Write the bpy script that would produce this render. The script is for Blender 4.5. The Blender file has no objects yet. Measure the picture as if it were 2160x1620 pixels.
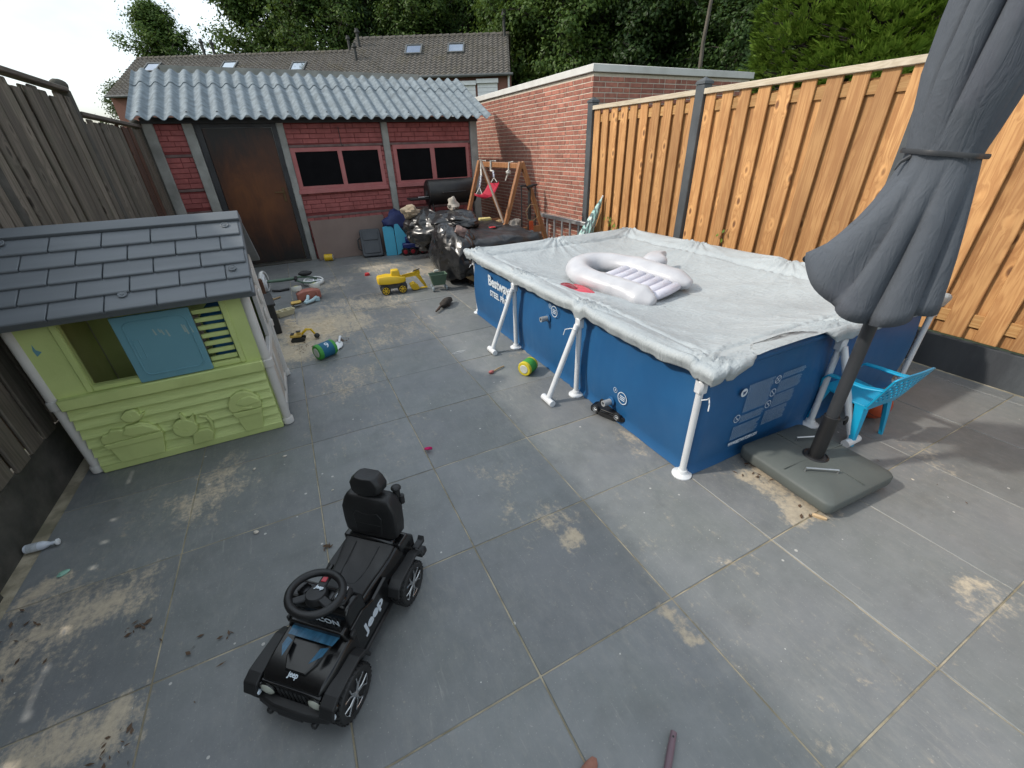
import bpy, math, random
from mathutils import Vector, Matrix, noise as mn
Rd = math.radians
sc = bpy.context.scene
col = sc.collection
random.seed(7)

# ---------------------------------------------------------------- camera
FPX, YAW, PIT, ROL, H = 876.3, 0.451021, -0.517797, -0.034184, 1.5705
_cy, _sy, _cp, _sp, _cr, _sr = (math.cos(YAW), math.sin(YAW), math.cos(PIT), math.sin(PIT), math.cos(ROL), math.sin(ROL))
FWD = Vector((_sy*_cp, _cy*_cp, _sp)); _r = Vector((_cy, -_sy, 0)); _u = _r.cross(FWD)
RGT = _cr*_r + _sr*_u; UPV = -_sr*_r + _cr*_u
cam = bpy.data.objects.new('camera', bpy.data.cameras.new('camera')); col.objects.link(cam)
cam.data.sensor_width = 36; cam.data.lens = FPX/2160*36; cam.data.clip_start = 0.02; cam.data.clip_end = 3000
cam.matrix_world = Matrix(((RGT.x, UPV.x, -FWD.x, 0), (RGT.y, UPV.y, -FWD.y, 0), (RGT.z, UPV.z, -FWD.z, H), (0, 0, 0, 1)))
sc.camera = cam

# ---------------------------------------------------------------- sky, sun, exposure
SUNDIR = Vector((0.77, -0.27, -0.67)).normalized()
w = bpy.data.worlds.new('World'); sc.world = w; w.use_nodes = True
nt = w.node_tree; nt.nodes.clear()
sky = nt.nodes.new('ShaderNodeTexSky'); sky.sky_type = 'NISHITA'; sky.sun_disc = False
sky.sun_elevation = math.asin(-SUNDIR.z); sky.sun_rotation = math.atan2(-SUNDIR.x, -SUNDIR.y)
sky.air_density = 1.2; sky.dust_density = 3.0
tc = nt.nodes.new('ShaderNodeTexCoord')
mp = nt.nodes.new('ShaderNodeMapping'); mp.inputs['Scale'].default_value = (1, 1, 2.6); mp.inputs['Location'].default_value = (4.2, 3.3, 0)
nz = nt.nodes.new('ShaderNodeTexNoise'); nz.inputs['Scale'].default_value = 1.6; nz.inputs['Detail'].default_value = 6
rp = nt.nodes.new('ShaderNodeValToRGB'); rp.color_ramp.elements[0].position = 0.36; rp.color_ramp.elements[1].position = 0.66
rp.color_ramp.elements[0].color = (.05, .05, .05, 1); rp.color_ramp.elements[1].color = (.97, .97, .97, 1)
mx = nt.nodes.new('ShaderNodeMix'); mx.data_type = 'RGBA'
mx.inputs[7].default_value = (9.3, 10.3, 10.9, 1)
bg = nt.nodes.new('ShaderNodeBackground'); bg.inputs['Strength'].default_value = 0.105
wo = nt.nodes.new('ShaderNodeOutputWorld')
for a, b in ((tc.outputs['Generated'], mp.inputs[0]), (mp.outputs[0], nz.inputs['Vector']), (nz.outputs[0], rp.inputs[0]),
             (rp.outputs[0], mx.inputs[0]), (sky.outputs[0], mx.inputs[6]), (mx.outputs[2], bg.inputs[0]), (bg.outputs[0], wo.inputs[0])):
    nt.links.new(a, b)
sun = bpy.data.objects.new('sun', bpy.data.lights.new('sun', 'SUN')); col.objects.link(sun)
sun.data.energy = 2.0; sun.data.angle = Rd(2.2); sun.data.color = (1.0, 0.94, 0.85)
sun.rotation_euler = SUNDIR.to_track_quat('-Z', 'Y').to_euler(); sun.location = (-8, 4, 9)
sc.view_settings.view_transform = 'Standard'; sc.view_settings.look = 'None'
sc.view_settings.exposure = 0.60; sc.view_settings.gamma = 1.0

cy_ = sc.cycles; cy_.max_bounces = 6; cy_.diffuse_bounces = 3; cy_.glossy_bounces = 3; cy_.transmission_bounces = 4; cy_.transparent_max_bounces = 4; cy_.caustics_reflective = False; cy_.caustics_refractive = False
# ---------------------------------------------------------------- measuring helpers (photo pixel -> point on a known plane of the yard)
def ray(x, y): return FWD + (x-1080)/FPX*RGT - (y-810)/FPX*UPV
def G(x, y, z=0.0):
    d = ray(x, y); return d*((z-H)/d.z) + Vector((0, 0, H))
def AX(x, y, X):
    d = ray(x, y); return d*(X/d.x) + Vector((0, 0, H))
def AY(x, y, Y):
    d = ray(x, y); return d*(Y/d.y) + Vector((0, 0, H))
NH = Vector((_sy, _cy, 0)); RH = Vector((_cy, -_sy, 0))
def AD(x, y, D):                       # on the upright plane D metres ahead of the camera
    d = ray(x, y); return d*(D/(d.x*NH.x+d.y*NH.y)) + Vector((0, 0, H))
def SD(s, D, z=0): return RH*s + NH*D + Vector((0, 0, z))

# ---------------------------------------------------------------- mesh builder
class MB:
    def __init__(s): s.v = []; s.f = []
    def add(s, vs, fs):
        o = len(s.v); s.v += [tuple(v) for v in vs]; s.f += [tuple(i+o for i in f) for f in fs]; return s
    def box(s, x0, x1, y0, y1, z0, z1):
        return s.add([(x0,y0,z0),(x1,y0,z0),(x1,y1,z0),(x0,y1,z0),(x0,y0,z1),(x1,y0,z1),(x1,y1,z1),(x0,y1,z1)],
                     [(0,3,2,1),(4,5,6,7),(0,1,5,4),(1,2,6,5),(2,3,7,6),(3,0,4,7)])
    def obox(s, c, size, m=None):
        a, b, d = size[0]/2, size[1]/2, size[2]/2
        n = len(s.v); s.box(-a, a, -b, b, -d, d); c = Vector(c)
        for i in range(n, len(s.v)):
            p = Vector(s.v[i]); p = (m @ p) if m else p; s.v[i] = tuple(p+c)
        return s
    def cbox(s, x0, x1, y0, y1, z0, z1, b=0.003):      # chamfered box
        vs = []; idx = {}
        X, Y, Z = (x0, x1), (y0, y1), (z0, z1)
        for i in (0, 1):
            for j in (0, 1):
                for k in (0, 1):
                    sx, sy, sz = (b, -b)[i], (b, -b)[j], (b, -b)[k]
                    idx[i,j,k,0] = len(vs); vs.append((X[i], Y[j]+sy, Z[k]+sz))
                    idx[i,j,k,1] = len(vs); vs.append((X[i]+sx, Y[j], Z[k]+sz))
                    idx[i,j,k,2] = len(vs); vs.append((X[i]+sx, Y[j]+sy, Z[k]))
        I = lambda i, j, k, a: idx[i, j, k, a]
        fs = [(I(0,0,0,0),I(0,0,1,0),I(0,1,1,0),I(0,1,0,0)), (I(1,0,0,0),I(1,1,0,0),I(1,1,1,0),I(1,0,1,0)),
              (I(0,0,0,1),I(1,0,0,1),I(1,0,1,1),I(0,0,1,1)), (I(0,1,0,1),I(0,1,1,1),I(1,1,1,1),I(1,1,0,1)),
              (I(0,0,0,2),I(0,1,0,2),I(1,1,0,2),I(1,0,0,2)), (I(0,0,1,2),I(1,0,1,2),I(1,1,1,2),I(0,1,1,2))]
        def q(a, b_, c, d): fs.append((a, b_, c, d))
        for k, fl in ((0, 0), (1, 1)):
            for i in (0, 1):
                f = (I(i,0,k,0), I(i,1,k,0), I(i,1,k,2), I(i,0,k,2)); fs.append(f if (i ^ k) == 0 else f[::-1])
            for j in (0, 1):
                f = (I(0,j,k,1), I(0,j,k,2), I(1,j,k,2), I(1,j,k,1)); fs.append(f if (j ^ k) == 0 else f[::-1])
        for i in (0, 1):
            for j in (0, 1):
                f = (I(i,j,0,0), I(i,j,0,1), I(i,j,1,1), I(i,j,1,0)); fs.append(f if (i ^ j) == 0 else f[::-1])
                for k in (0, 1):
                    f = (I(i,j,k,0), I(i,j,k,2), I(i,j,k,1)); fs.append(f if ((i+j+k) % 2 == 0) else f[::-1])
        return s.add(vs, fs)
    def ring(s, pts): o = len(s.v); s.v += [tuple(p) for p in pts]; return list(range(o, o+len(pts)))
    def bridge(s, a, b, closed=True):
        n = len(a)
        for i in range(n if closed else n-1):
            j = (i+1) % n; s.f.append((a[i], a[j], b[j], b[i]))
    def loft(s, rings, closed=True, caps=True):
        R_ = [s.ring(r) for r in rings]
        for a, b in zip(R_, R_[1:]): s.bridge(a, b, closed)
        if caps and closed: s.f.append(tuple(R_[0][::-1])); s.f.append(tuple(R_[-1]))
        return s
    def tube(s, path, r, n=8, closed=False, caps=True):
        P = [Vector(p) for p in path]; m = len(P); rs = r if isinstance(r, (list, tuple)) else [r]*m
        rings = []; prev = None
        for i in range(m):
            a = P[i-1] if (i or closed) else P[i]; b = P[(i+1) % m] if (i < m-1 or closed) else P[i]
            t = (b-a).normalized() if (b-a).length > 1e-9 else Vector((0, 0, 1))
            if prev is None:
                x = t.orthogonal().normalized()
            else:
                x = prev - t*prev.dot(t)
                x = x.normalized() if x.length > 1e-6 else t.orthogonal().normalized()
            prev = x; y = t.cross(x)
            rings.append([P[i]+(x*math.cos(2*math.pi*k/n)+y*math.sin(2*math.pi*k/n))*rs[i] for k in range(n)])
        R_ = [s.ring(r_) for r_ in rings]
        for a, b in zip(R_, R_[1:]): s.bridge(a, b)
        if closed: s.bridge(R_[-1], R_[0])
        elif caps: s.f.append(tuple(R_[0][::-1])); s.f.append(tuple(R_[-1]))
        return s
    def cyl(s, p0, p1, r0, r1=None, n=14, caps=True): return s.tube([p0, p1], [r0, r0 if r1 is None else r1], n, caps=caps)
    def lathe(s, prof, c=(0, 0, 0), n=24, m=None, caps=True):
        c = Vector(c); rings = []
        for r, z in prof:
            ring = [Vector((r*math.cos(2*math.pi*k/n), r*math.sin(2*math.pi*k/n), z)) for k in range(n)]
            rings.append([((m @ p) if m else p)+c for p in ring])
        return s.loft(rings, True, caps)
    def prism(s, poly, fn, w0, w1):
        a = [fn(u, v, w0) for u, v in poly]; b = [fn(u, v, w1) for u, v in poly]
        return s.loft([a, b], True, True)
    def grid(s, nu, nv, fn):
        o = len(s.v)
        for i in range(nu+1):
            for j in range(nv+1): s.v.append(tuple(fn(i/nu, j/nv)))
        for i in range(nu):
            for j in range(nv):
                a = o+i*(nv+1)+j; s.f.append((a, a+nv+1, a+nv+2, a+1))
        return s
    def blob(s, c, rad, seed=0, amp=.15, fr=1.5, nu=14, nv=9, m=None):
        c = Vector(c); rings = []
        for j in range(1, nv):
            th = math.pi*j/nv; ring = []
            for i in range(nu):
                ph = 2*math.pi*i/nu; d = Vector((math.sin(th)*math.cos(ph), math.sin(th)*math.sin(ph), -math.cos(th)))
                k = 1+amp*mn.noise(d*fr+Vector((seed*7.3, seed*3.1, seed)))
                p = Vector((d.x*rad[0], d.y*rad[1], d.z*rad[2]))*k; ring.append(((m @ p) if m else p)+c)
            rings.append(ring)
        return s.loft(rings)
    def xf(s, M, start=0):
        for i in range(start, len(s.v)): s.v[i] = tuple(M @ Vector(s.v[i]))
        return s

def mesh(name, mb, smooth=False, ang=40):
    me = bpy.data.meshes.new(name); me.from_pydata(mb.v, [], mb.f); me.validate(verbose=False)
    if smooth:
        me.polygons.foreach_set('use_smooth', [True]*len(me.polygons)); me.set_sharp_from_angle(angle=Rd(ang))
    me.update(); return me
def link(name, me, parent=None, loc=None):
    o = bpy.data.objects.new(name, me); col.objects.link(o)
    if parent: o.parent = parent
    if loc is not None: o.location = loc
    return o
def bev(o, wd, seg=2, ang=35):
    m = o.modifiers.new('bevel', 'BEVEL'); m.width = wd; m.segments = seg; m.limit_method = 'ANGLE'; m.angle_limit = Rd(ang)
    m.harden_normals = False; return o
def tag(o, label=None, cat=None, group=None, kind=None):
    for k, v in (('label', label), ('category', cat), ('group', group), ('kind', kind)):
        if v: o[k] = v
    return o
def thing(name, label, cat, loc=(0, 0, 0), rz=0, group=None, rot=None):
    o = bpy.data.objects.new(name, None); col.objects.link(o); o.empty_display_size = .1
    o.location = loc; o.rotation_euler = rot if rot else (0, 0, rz)
    return tag(o, label, cat, group)
def part(name, mb, m, parent=None, smooth=True, bw=0, seg=2, off=None, ang=40):
    """off: world position of the parent thing when the mesh was laid out in world coordinates"""
    if off is not None: mb.xf(Matrix.Translation(-Vector(off)))
    me = mesh(name, mb, smooth, ang); me.materials.append(m)
    o = link(name, me, parent)
    if bw: bev(o, bw, seg)
    return o
def one(name, mb, m, label, cat, loc=(0, 0, 0), rz=0, group=None, smooth=True, bw=0, seg=2, rot=None, ang=40):
    o = part(name, mb, m, None, smooth, bw, seg, ang=ang); o.location = loc; o.rotation_euler = rot if rot else (0, 0, rz)
    return tag(o, label, cat, group)

_tc = {}
def textmesh(s, size, bold=0.0, ext=0.0006, shear=0.0, sp=1.0):
    key = (s, size, bold, ext, shear)
    cu = bpy.data.curves.new('lettering', 'FONT'); cu.body = s; cu.size = size; cu.offset = bold; cu.extrude = ext; cu.shear = shear
    cu.align_x = 'LEFT'; cu.resolution_u = 3; cu.space_character = sp
    o = bpy.data.objects.new('lettering', cu); col.objects.link(o)
    dg = bpy.context.evaluated_depsgraph_get(); me = bpy.data.meshes.new_from_object(o.evaluated_get(dg))
    bpy.data.objects.remove(o); bpy.data.curves.remove(cu)
    return me
def text(s, size, m, parent, org, ax, ay, off=None, width=None, **k):
    me = textmesh(s, size, **k); ax = Vector(ax).normalized(); ay = Vector(ay); ay = (ay-ax*ay.dot(ax)).normalized(); az = ax.cross(ay)
    xs = [v.co.x for v in me.vertices]; sx = (width/(max(xs)-min(xs))) if width else 1; x0 = min(xs)
    org = Vector(org)-(Vector(off) if off is not None else Vector())
    for v in me.vertices: v.co = org+ax*((v.co.x-x0)*sx)+ay*v.co.y+az*v.co.z
    me.materials.clear(); me.materials.append(m)
    return link('lettering', me, parent)

# ---------------------------------------------------------------- materials
def newmat(name):
    m = bpy.data.materials.new(name); m.use_nodes = True; t = m.node_tree; t.nodes.clear()
    out = t.nodes.new('ShaderNodeOutputMaterial'); b = t.nodes.new('ShaderNodeBsdfPrincipled'); t.links.new(b.outputs[0], out.inputs[0])
    return m, t, b
def N(t, typ, **k):
    n = t.nodes.new('ShaderNode'+typ)
    for a, v in k.items():
        if a.startswith('i_'):
            n.inputs[a[2:].replace('_', ' ')].default_value = v
        else: setattr(n, a, v)
    return n
def L(t, a, b): t.links.new(a, b)
def ramp(t, fac, stops):
    r = N(t, 'ValToRGB'); e = r.color_ramp.elements
    while len(e) < len(stops): e.new(.5)
    for el, (p, c) in zip(e, stops):
        el.position = p; el.color = (c, c, c, 1) if isinstance(c, (int, float)) else (c[0], c[1], c[2], 1)
    L(t, fac, r.inputs[0]); return r.outputs[0]
def mix(t, fac, a, b, bt='MIX'):
    m = N(t, 'Mix', data_type='RGBA', blend_type=bt)
    for s, v in ((m.inputs[0], fac), (m.inputs[6], a), (m.inputs[7], b)):
        if hasattr(v, 'is_linked'): L(t, v, s)
        elif isinstance(v, (int, float)): s.default_value = v
        else: s.default_value = (v[0], v[1], v[2], 1)
    return m.outputs[2]
def mth(t, op, a, b=None, clamp=False):
    m = N(t, 'Math', operation=op, use_clamp=clamp)
    for s, v in ((m.inputs[0], a), (m.inputs[1], b)):
        if v is None: continue
        if hasattr(v, 'is_linked'): L(t, v, s)
        else: s.default_value = v
    return m.outputs[0]
def coords(t, world=False, scale=(1, 1, 1), rnd=0.0):
    if world: v = N(t, 'NewGeometry').outputs['Position']
    else: v = N(t, 'TexCoord').outputs['Object']
    mp_ = N(t, 'Mapping'); mp_.inputs['Scale'].default_value = scale; L(t, v, mp_.inputs[0]); v = mp_.outputs[0]
    if rnd:
        oi = N(t, 'ObjectInfo'); s = mth(t, 'MULTIPLY', oi.outputs['Random'], rnd)
        a = N(t, 'VectorMath', operation='ADD'); L(t, v, a.inputs[0]); L(t, s, a.inputs[1]); v = a.outputs[0]
    return v
def noi(t, v, scale, detail=5, rough=.55, dist=0):
    n = N(t, 'TexNoise'); n.inputs['Scale'].default_value = scale; n.inputs['Detail'].default_value = detail
    n.inputs['Roughness'].default_value = rough; n.inputs['Distortion'].default_value = dist; L(t, v, n.inputs['Vector']); return n.outputs[0]
def bumpn(t, b, hgt, strength, dist=.01):
    n = N(t, 'Bump'); n.inputs['Strength'].default_value = strength; n.inputs['Distance'].default_value = dist
    L(t, hgt, n.inputs['Height']); L(t, n.outputs[0], b.inputs['Normal'])
def rndval(t, c, amt):
    """value variation from object to object"""
    oi = N(t, 'ObjectInfo'); m = N(t, 'MapRange'); m.inputs[3].default_value = 1-amt; m.inputs[4].default_value = 1+amt
    L(t, oi.outputs['Random'], m.inputs[0])
    h = N(t, 'HueSaturation'); L(t, m.outputs[0], h.inputs['Value']); L(t, c, h.inputs['Color']); return h.outputs[0]
def mat(name, c1, c2=None, rough=.55, scale=9, bump=0.0, bscale=60, metal=0, stretch=(1, 1, 1), rnd=0.0, var=0.0, lo=.35, hi=.65, detail=6,
        world=False, r2=None, spec=.5, dirt=None, dirtamt=.5, coat=0, alpha=None, trans=0):
    m, t, b = newmat(name)
    v = coords(t, world, stretch, rnd)
    if c2 is None: c2 = tuple(x*.86 for x in c1)
    n = noi(t, v, scale, detail); c = mix(t, ramp(t, n, [(lo, 0), (hi, 1)]), c1, c2)
    if dirt:
        d = ramp(t, noi(t, v, scale*.37, 8, .65), [(.5, 0), (.72, dirtamt)]); c = mix(t, d, c, dirt)
    if var: c = rndval(t, c, var)
    L(t, c, b.inputs['Base Color'])
    b.inputs['Metallic'].default_value = metal; b.inputs['Specular IOR Level'].default_value = spec
    b.inputs['Coat Weight'].default_value = coat
    if alpha is not None: b.inputs['Alpha'].default_value = alpha
    if trans: b.inputs['Transmission Weight'].default_value = trans
    rr = ramp(t, noi(t, v, scale*1.7, 4), [(.3, rough), (.7, r2 if r2 is not None else min(1, rough*1.25))]); L(t, rr, b.inputs['Roughness'])
    if bump: bumpn(t, b, noi(t, v, bscale, 4), bump, .004)
    return m
# ---------------------------------------------------------------- setting materials
SANDC = (.36, .29, .20)
def tile_material():
    m, t, b = newmat('dark_porcelain_tile')
    P = N(t, 'NewGeometry').outputs['Position']
    base = mix(t, ramp(t, noi(t, P, 2.3, 6, .6), [(.3, 0), (.7, 1)]), (.138, .144, .149), (.182, .187, .189))
    base = mix(t, ramp(t, noi(t, P, 1.7, 4, .5), [(.38, 0), (.62, .75)]), base, (.146, .157, .150))
    base = mix(t, ramp(t, noi(t, P, 9, 7, .7), [(.4, 0), (.75, .55)]), base, (.215, .220, .218))
    base = rndval(t, base, .10)
    # worn sand: places where it was trodden and swept about
    wob = N(t, 'TexNoise'); wob.inputs['Scale'].default_value = 3.2; wob.inputs['Detail'].default_value = 5; L(t, P, wob.inputs['Vector'])
    s1 = N(t, 'VectorMath', operation='SUBTRACT'); L(t, wob.outputs[1], s1.inputs[0]); s1.inputs[1].default_value = (.5, .5, .5)
    s2 = N(t, 'VectorMath', operation='SCALE'); L(t, s1.outputs[0], s2.inputs[0]); s2.inputs['Scale'].default_value = .55
    s3 = N(t, 'VectorMath', operation='ADD'); L(t, P, s3.inputs[0]); L(t, s2.outputs[0], s3.inputs[1]); PW = s3.outputs[0]
    spots = [(670, 690, .95, 1.0), (620, 740, .5, 1.0), (760, 640, .8, .62), (860, 690, .8, .40), (740, 800, .6, .5), (700, 600, .7, .5), (800, 720, .5, .55), (240, 1290, .30, .78), (120, 1330, .42, .66),
             (200, 1545, .24, .80), (60, 1600, .25, .78), (430, 1060, .34, .66), (470, 1000, .28, .62), (1165, 1130, .17, .95), (1120, 1070, .24, .5), (1060, 1000, .28, .42),
             (2085, 1275, .20, .86), (1440, 1345, .10, .85), (1700, 1560, .14, .45), (1520, 1160, .20, .38), (1070, 690, .22, .80), (1110, 745, .2, .7),
             (1340, 930, .28, .52), (1600, 1010, .22, .85), (1680, 1060, .2, .85), (820, 640, .55, .55), (800, 560, .9, .62), (640, 545, .45, .85), (900, 570, .8, .6),
             (330, 1080, .4, .3), (90, 1250, .25, .7), (30, 1400, .25, .7), (1490, 1000, .2, .3), (1950, 950, .35, .34), (960, 560, .5, .6), (1560, 1400, .5, .16), (1900, 1450, .5, .14), (800, 900, .9, .18), (1300, 1150, .6, .16)]
    acc = None
    for px, py, r, a in spots:
        c = G(px, py)
        d = N(t, 'VectorMath', operation='DISTANCE'); L(t, PW, d.inputs[0]); d.inputs[1].default_value = c
        mr = N(t, 'MapRange', interpolation_type='SMOOTHSTEP'); mr.inputs[1].default_value = 0; mr.inputs[2].default_value = r; mr.inputs[3].default_value = a; mr.inputs[4].default_value = 0
        L(t, d.outputs['Value'], mr.inputs[0])
        acc = mr.outputs[0] if acc is None else mth(t, 'MAXIMUM', acc, mr.outputs[0])
    mp1 = N(t, 'Mapping'); mp1.inputs['Scale'].default_value = (1.6, .62, 1); mp1.inputs['Rotation'].default_value = (0, 0, .7); L(t, P, mp1.inputs[0])
    n1 = noi(t, mp1.outputs[0], 11, 7, .72, .6)
    n2 = noi(t, P, 46, 6, .7)
    nn = mth(t, 'ADD', mth(t, 'MULTIPLY', n1, .55), mth(t, 'MULTIPLY', n2, .45))
    k = mth(t, 'ADD', nn, mth(t, 'MULTIPLY', acc, .345))
    sand = ramp(t, k, [(.60, 0), (.67, .40), (.735, .85), (.82, 1)])
    dust = mth(t, 'MULTIPLY', ramp(t, noi(t, P, 1.3, 7, .65), [(.42, 0), (.70, 1)]), ramp(t, noi(t, mp1.outputs[0], 24, 8, .75), [(.46, 0), (.66, .55)]))
    c = mix(t, dust, base, (.30, .285, .25))
    c = mix(t, mth(t, 'MULTIPLY', sand, .82), c, mix(t, n2, (.37, .295, .20), (.64, .535, .39)))
    mp3 = N(t, 'Mapping'); mp3.inputs['Scale'].default_value = (3.2, .34, 1); mp3.inputs['Rotation'].default_value = (0, 0, -.9); L(t, P, mp3.inputs[0])
    scr = mth(t, 'MULTIPLY', ramp(t, noi(t, mp3.outputs[0], 17, 7, .78, .5), [(.575, 0), (.70, .6)]), ramp(t, noi(t, P, 2.1, 3), [(.42, 0), (.60, 1)]))
    c = mix(t, scr, c, (.34, .33, .30))
    c = mix(t, ramp(t, noi(t, P, 3.6, 8, .7), [(.52, 0), (.74, .45)]), c, (.085, .088, .086))
    c = mix(t, ramp(t, noi(t, P, 130, 2, .5), [(.66, 0), (.74, .55)]), c, (.36, .35, .32))
    # chalk and lime specks
    vo = N(t, 'TexVoronoi'); vo.inputs['Scale'].default_value = 21; L(t, P, vo.inputs['Vector'])
    sz = N(t, 'SeparateColor'); L(t, vo.outputs['Color'], sz.inputs[0])
    sp = mth(t, 'LESS_THAN', vo.outputs['Distance'], mth(t, 'MULTIPLY', mth(t, 'POWER', sz.outputs[0], 13), .15))
    c = mix(t, mth(t, 'MULTIPLY', sp, .8), c, (.52, .50, .46))
    L(t, c, b.inputs['Base Color'])
    rr = mth(t, 'ADD', mth(t, 'MULTIPLY', sand, .45), ramp(t, noi(t, P, 5, 6), [(.3, .40), (.7, .56)])); L(t, rr, b.inputs['Roughness'])
    bumpn(t, b, noi(t, P, 75, 5, .7), .22, .004)
    return m
M_tile = tile_material()
def joint_material():
    m, t, b = newmat('joint_sand'); P = coords(t, True)
    c = mix(t, ramp(t, noi(t, P, 7, 6), [(.42, 0), (.6, 1)]), (.22, .19, .13), (.42, .36, .26))
    L(t, mix(t, ramp(t, noi(t, P, 1.4, 3), [(.5, 0), (.65, .5)]), c, (.12, .12, .07)), b.inputs['Base Color']); b.inputs['Roughness'].default_value = .95
    bumpn(t, b, noi(t, P, 140, 3), .6, .003); return m
M_joint = joint_material()
M_soil = mat('ground_soil', (.09, .10, .05), (.06, .075, .03), .95, scale=.8, bump=.4, bscale=20, world=True)

def wood(name, c1, c2, knot, rough=.7, var=.15, gs=1.0, dirt=None, dirtamt=.5, knots=True, axis='z'):
    m, t, b = newmat(name)
    st = {'z': (9, 9, .55), 'x': (.55, 9, 9), 'y': (9, .55, 9)}[axis]
    st = tuple(x*gs for x in st)
    v = coords(t, False, (1, 1, 1), 37.0)
    dv = v
    if knots:
        ks = {'z': (0, 6.5, 3.2), 'x': (1.9, 0, 5.5), 'y': (5.5, 1.9, 0)}[axis]
        mk = N(t, 'Mapping'); mk.inputs['Scale'].default_value = ks; L(t, v, mk.inputs[0])
        vk = N(t, 'TexVoronoi'); vk.inputs['Scale'].default_value = 1.0; L(t, mk.outputs[0], vk.inputs['Vector'])
        kd = vk.outputs['Distance']
        kb = ramp(t, kd, [(0, 1), (.34, 0)])
        sh = N(t, 'VectorMath', operation='SCALE'); sh.inputs[0].default_value = (.05, .05, .10); L(t, kb, sh.inputs['Scale'])
        ad = N(t, 'VectorMath', operation='ADD'); L(t, v, ad.inputs[0]); L(t, sh.outputs[0], ad.inputs[1]); dv = ad.outputs[0]
    mpv = N(t, 'Mapping'); mpv.inputs['Scale'].default_value = st; L(t, dv, mpv.inputs[0])
    g1 = noi(t, mpv.outputs[0], 1.5, 3, .5, .8)
    wv = mth(t, 'SINE', mth(t, 'MULTIPLY', g1, 46)); wv = mth(t, 'ADD', mth(t, 'MULTIPLY', wv, .5), .5)
    fine = noi(t, mpv.outputs[0], 14, 4, .6)
    gr = mth(t, 'ADD', mth(t, 'MULTIPLY', wv, .45), mth(t, 'MULTIPLY', fine, .6))
    c = mix(t, ramp(t, gr, [(.25, 0), (.85, 1)]), c1, c2)
    big = noi(t, v, 2.2, 4); c = mix(t, ramp(t, big, [(.35, 0), (.7, .5)]), c, tuple(x*.8 for x in c2))
    if knots:
        c = mix(t, ramp(t, kd, [(.0, .95), (.07, .85), (.125, 0)]), c, knot)
        c = mix(t, ramp(t, kd, [(.11, 0), (.15, .45), (.25, 0)]), c, tuple(min(1, x*1.35) for x in c1))
    if dirt: c = mix(t, ramp(t, noi(t, v, 5, 8, .7), [(.48, 0), (.72, dirtamt)]), c, dirt)
    c = rndval(t, c, var)
    L(t, c, b.inputs['Base Color']); b.inputs['Roughness'].default_value = rough
    bumpn(t, b, gr, .35, .002); return m
M_newwood = wood('treated_pine', (.56, .305, .120), (.375, .172, .060), (.13, .054, .022), .70, .22)
M_newcap = wood('pale_cap_wood', (.60, .52, .40), (.46, .38, .27), (.28, .2, .12), .7, .06, axis='y')
M_oldwood = wood('weathered_grey_wood', (.170, .144, .114), (.090, .075, .058), (.035, .025, .018), .88, .28, dirt=(.075, .085, .05), dirtamt=.4)
M_oldred = wood('weathered_brown_wood', (.115, .052, .030), (.062, .028, .017), (.03, .015, .01), .85, .2)
M_oldcap = wood('weathered_cap_wood', (.15, .125, .10), (.08, .066, .052), (.03, .025, .018), .88, .1, axis='y')
M_darkconc = mat('anthracite_concrete', (.052, .056, .062), (.032, .035, .040), .8, 4, bump=.3, bscale=60, dirt=(.17, .19, .20), dirtamt=.45, stretch=(1, 1, .35))
M_postconc = mat('dark_concrete_post', (.082, .090, .097), (.056, .062, .068), .75, 5, bump=.25, bscale=70)
M_oldconc = mat('mossy_concrete', (.085, .078, .066), (.042, .040, .033), .95, 7, bump=.8, bscale=40, dirt=(.03, .035, .022), dirtamt=.7)
M_shedconc = mat('bare_concrete', (.34, .34, .315), (.24, .24, .22), .9, 6, bump=.4, bscale=50, dirt=(.15, .15, .135), dirtamt=.5)
M_ledge = mat('red_stained_concrete', (.19, .13, .12), (.12, .075, .07), .9, 8, bump=.4)
M_redbrick = mat('red_painted_brick', (.365, .108, .100), (.275, .078, .073), .72, 10, bump=.5, bscale=60, rnd=9, var=.12, dirt=(.13, .03, .03), dirtamt=.5)
M_redjoint = mat('red_painted_joint', (.19, .042, .040), (.15, .033, .032), .85, 12, bump=.3)
M_redframe = mat('red_painted_frame', (.42, .145, .138), (.35, .11, .105), .6, 5, bump=.15, dirt=(.36, .20, .19), dirtamt=.4)
M_brick = mat('fired_brick', (.40, .162, .112), (.285, .108, .080), .85, 14, bump=.6, bscale=70, rnd=21, var=.22, dirt=(.13, .06, .05), dirtamt=.5)
M_mortar = mat('pale_mortar', (.60, .54, .45), (.50, .445, .36), .95, 20, bump=.4, bscale=80)
M_coping = mat('pale_coping', (.62, .615, .585), (.52, .51, .48), .6, 3, bump=.1, dirt=(.33, .31, .27), dirtamt=.35)
M_fibre = mat('grey_fibre_cement', (.215, .252, .275), (.130, .155, .172), .88, 14, bump=.5, bscale=55, dirt=(.09, .107, .115), dirtamt=.6, detail=9)
M_black = mat('black_pane', (.004, .004, .005), (.006, .006, .007), .65, 4, spec=.08)
M_frameblk = mat('black_painted_timber', (.018, .019, .021), (.03, .03, .032), .55, 6)
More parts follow.
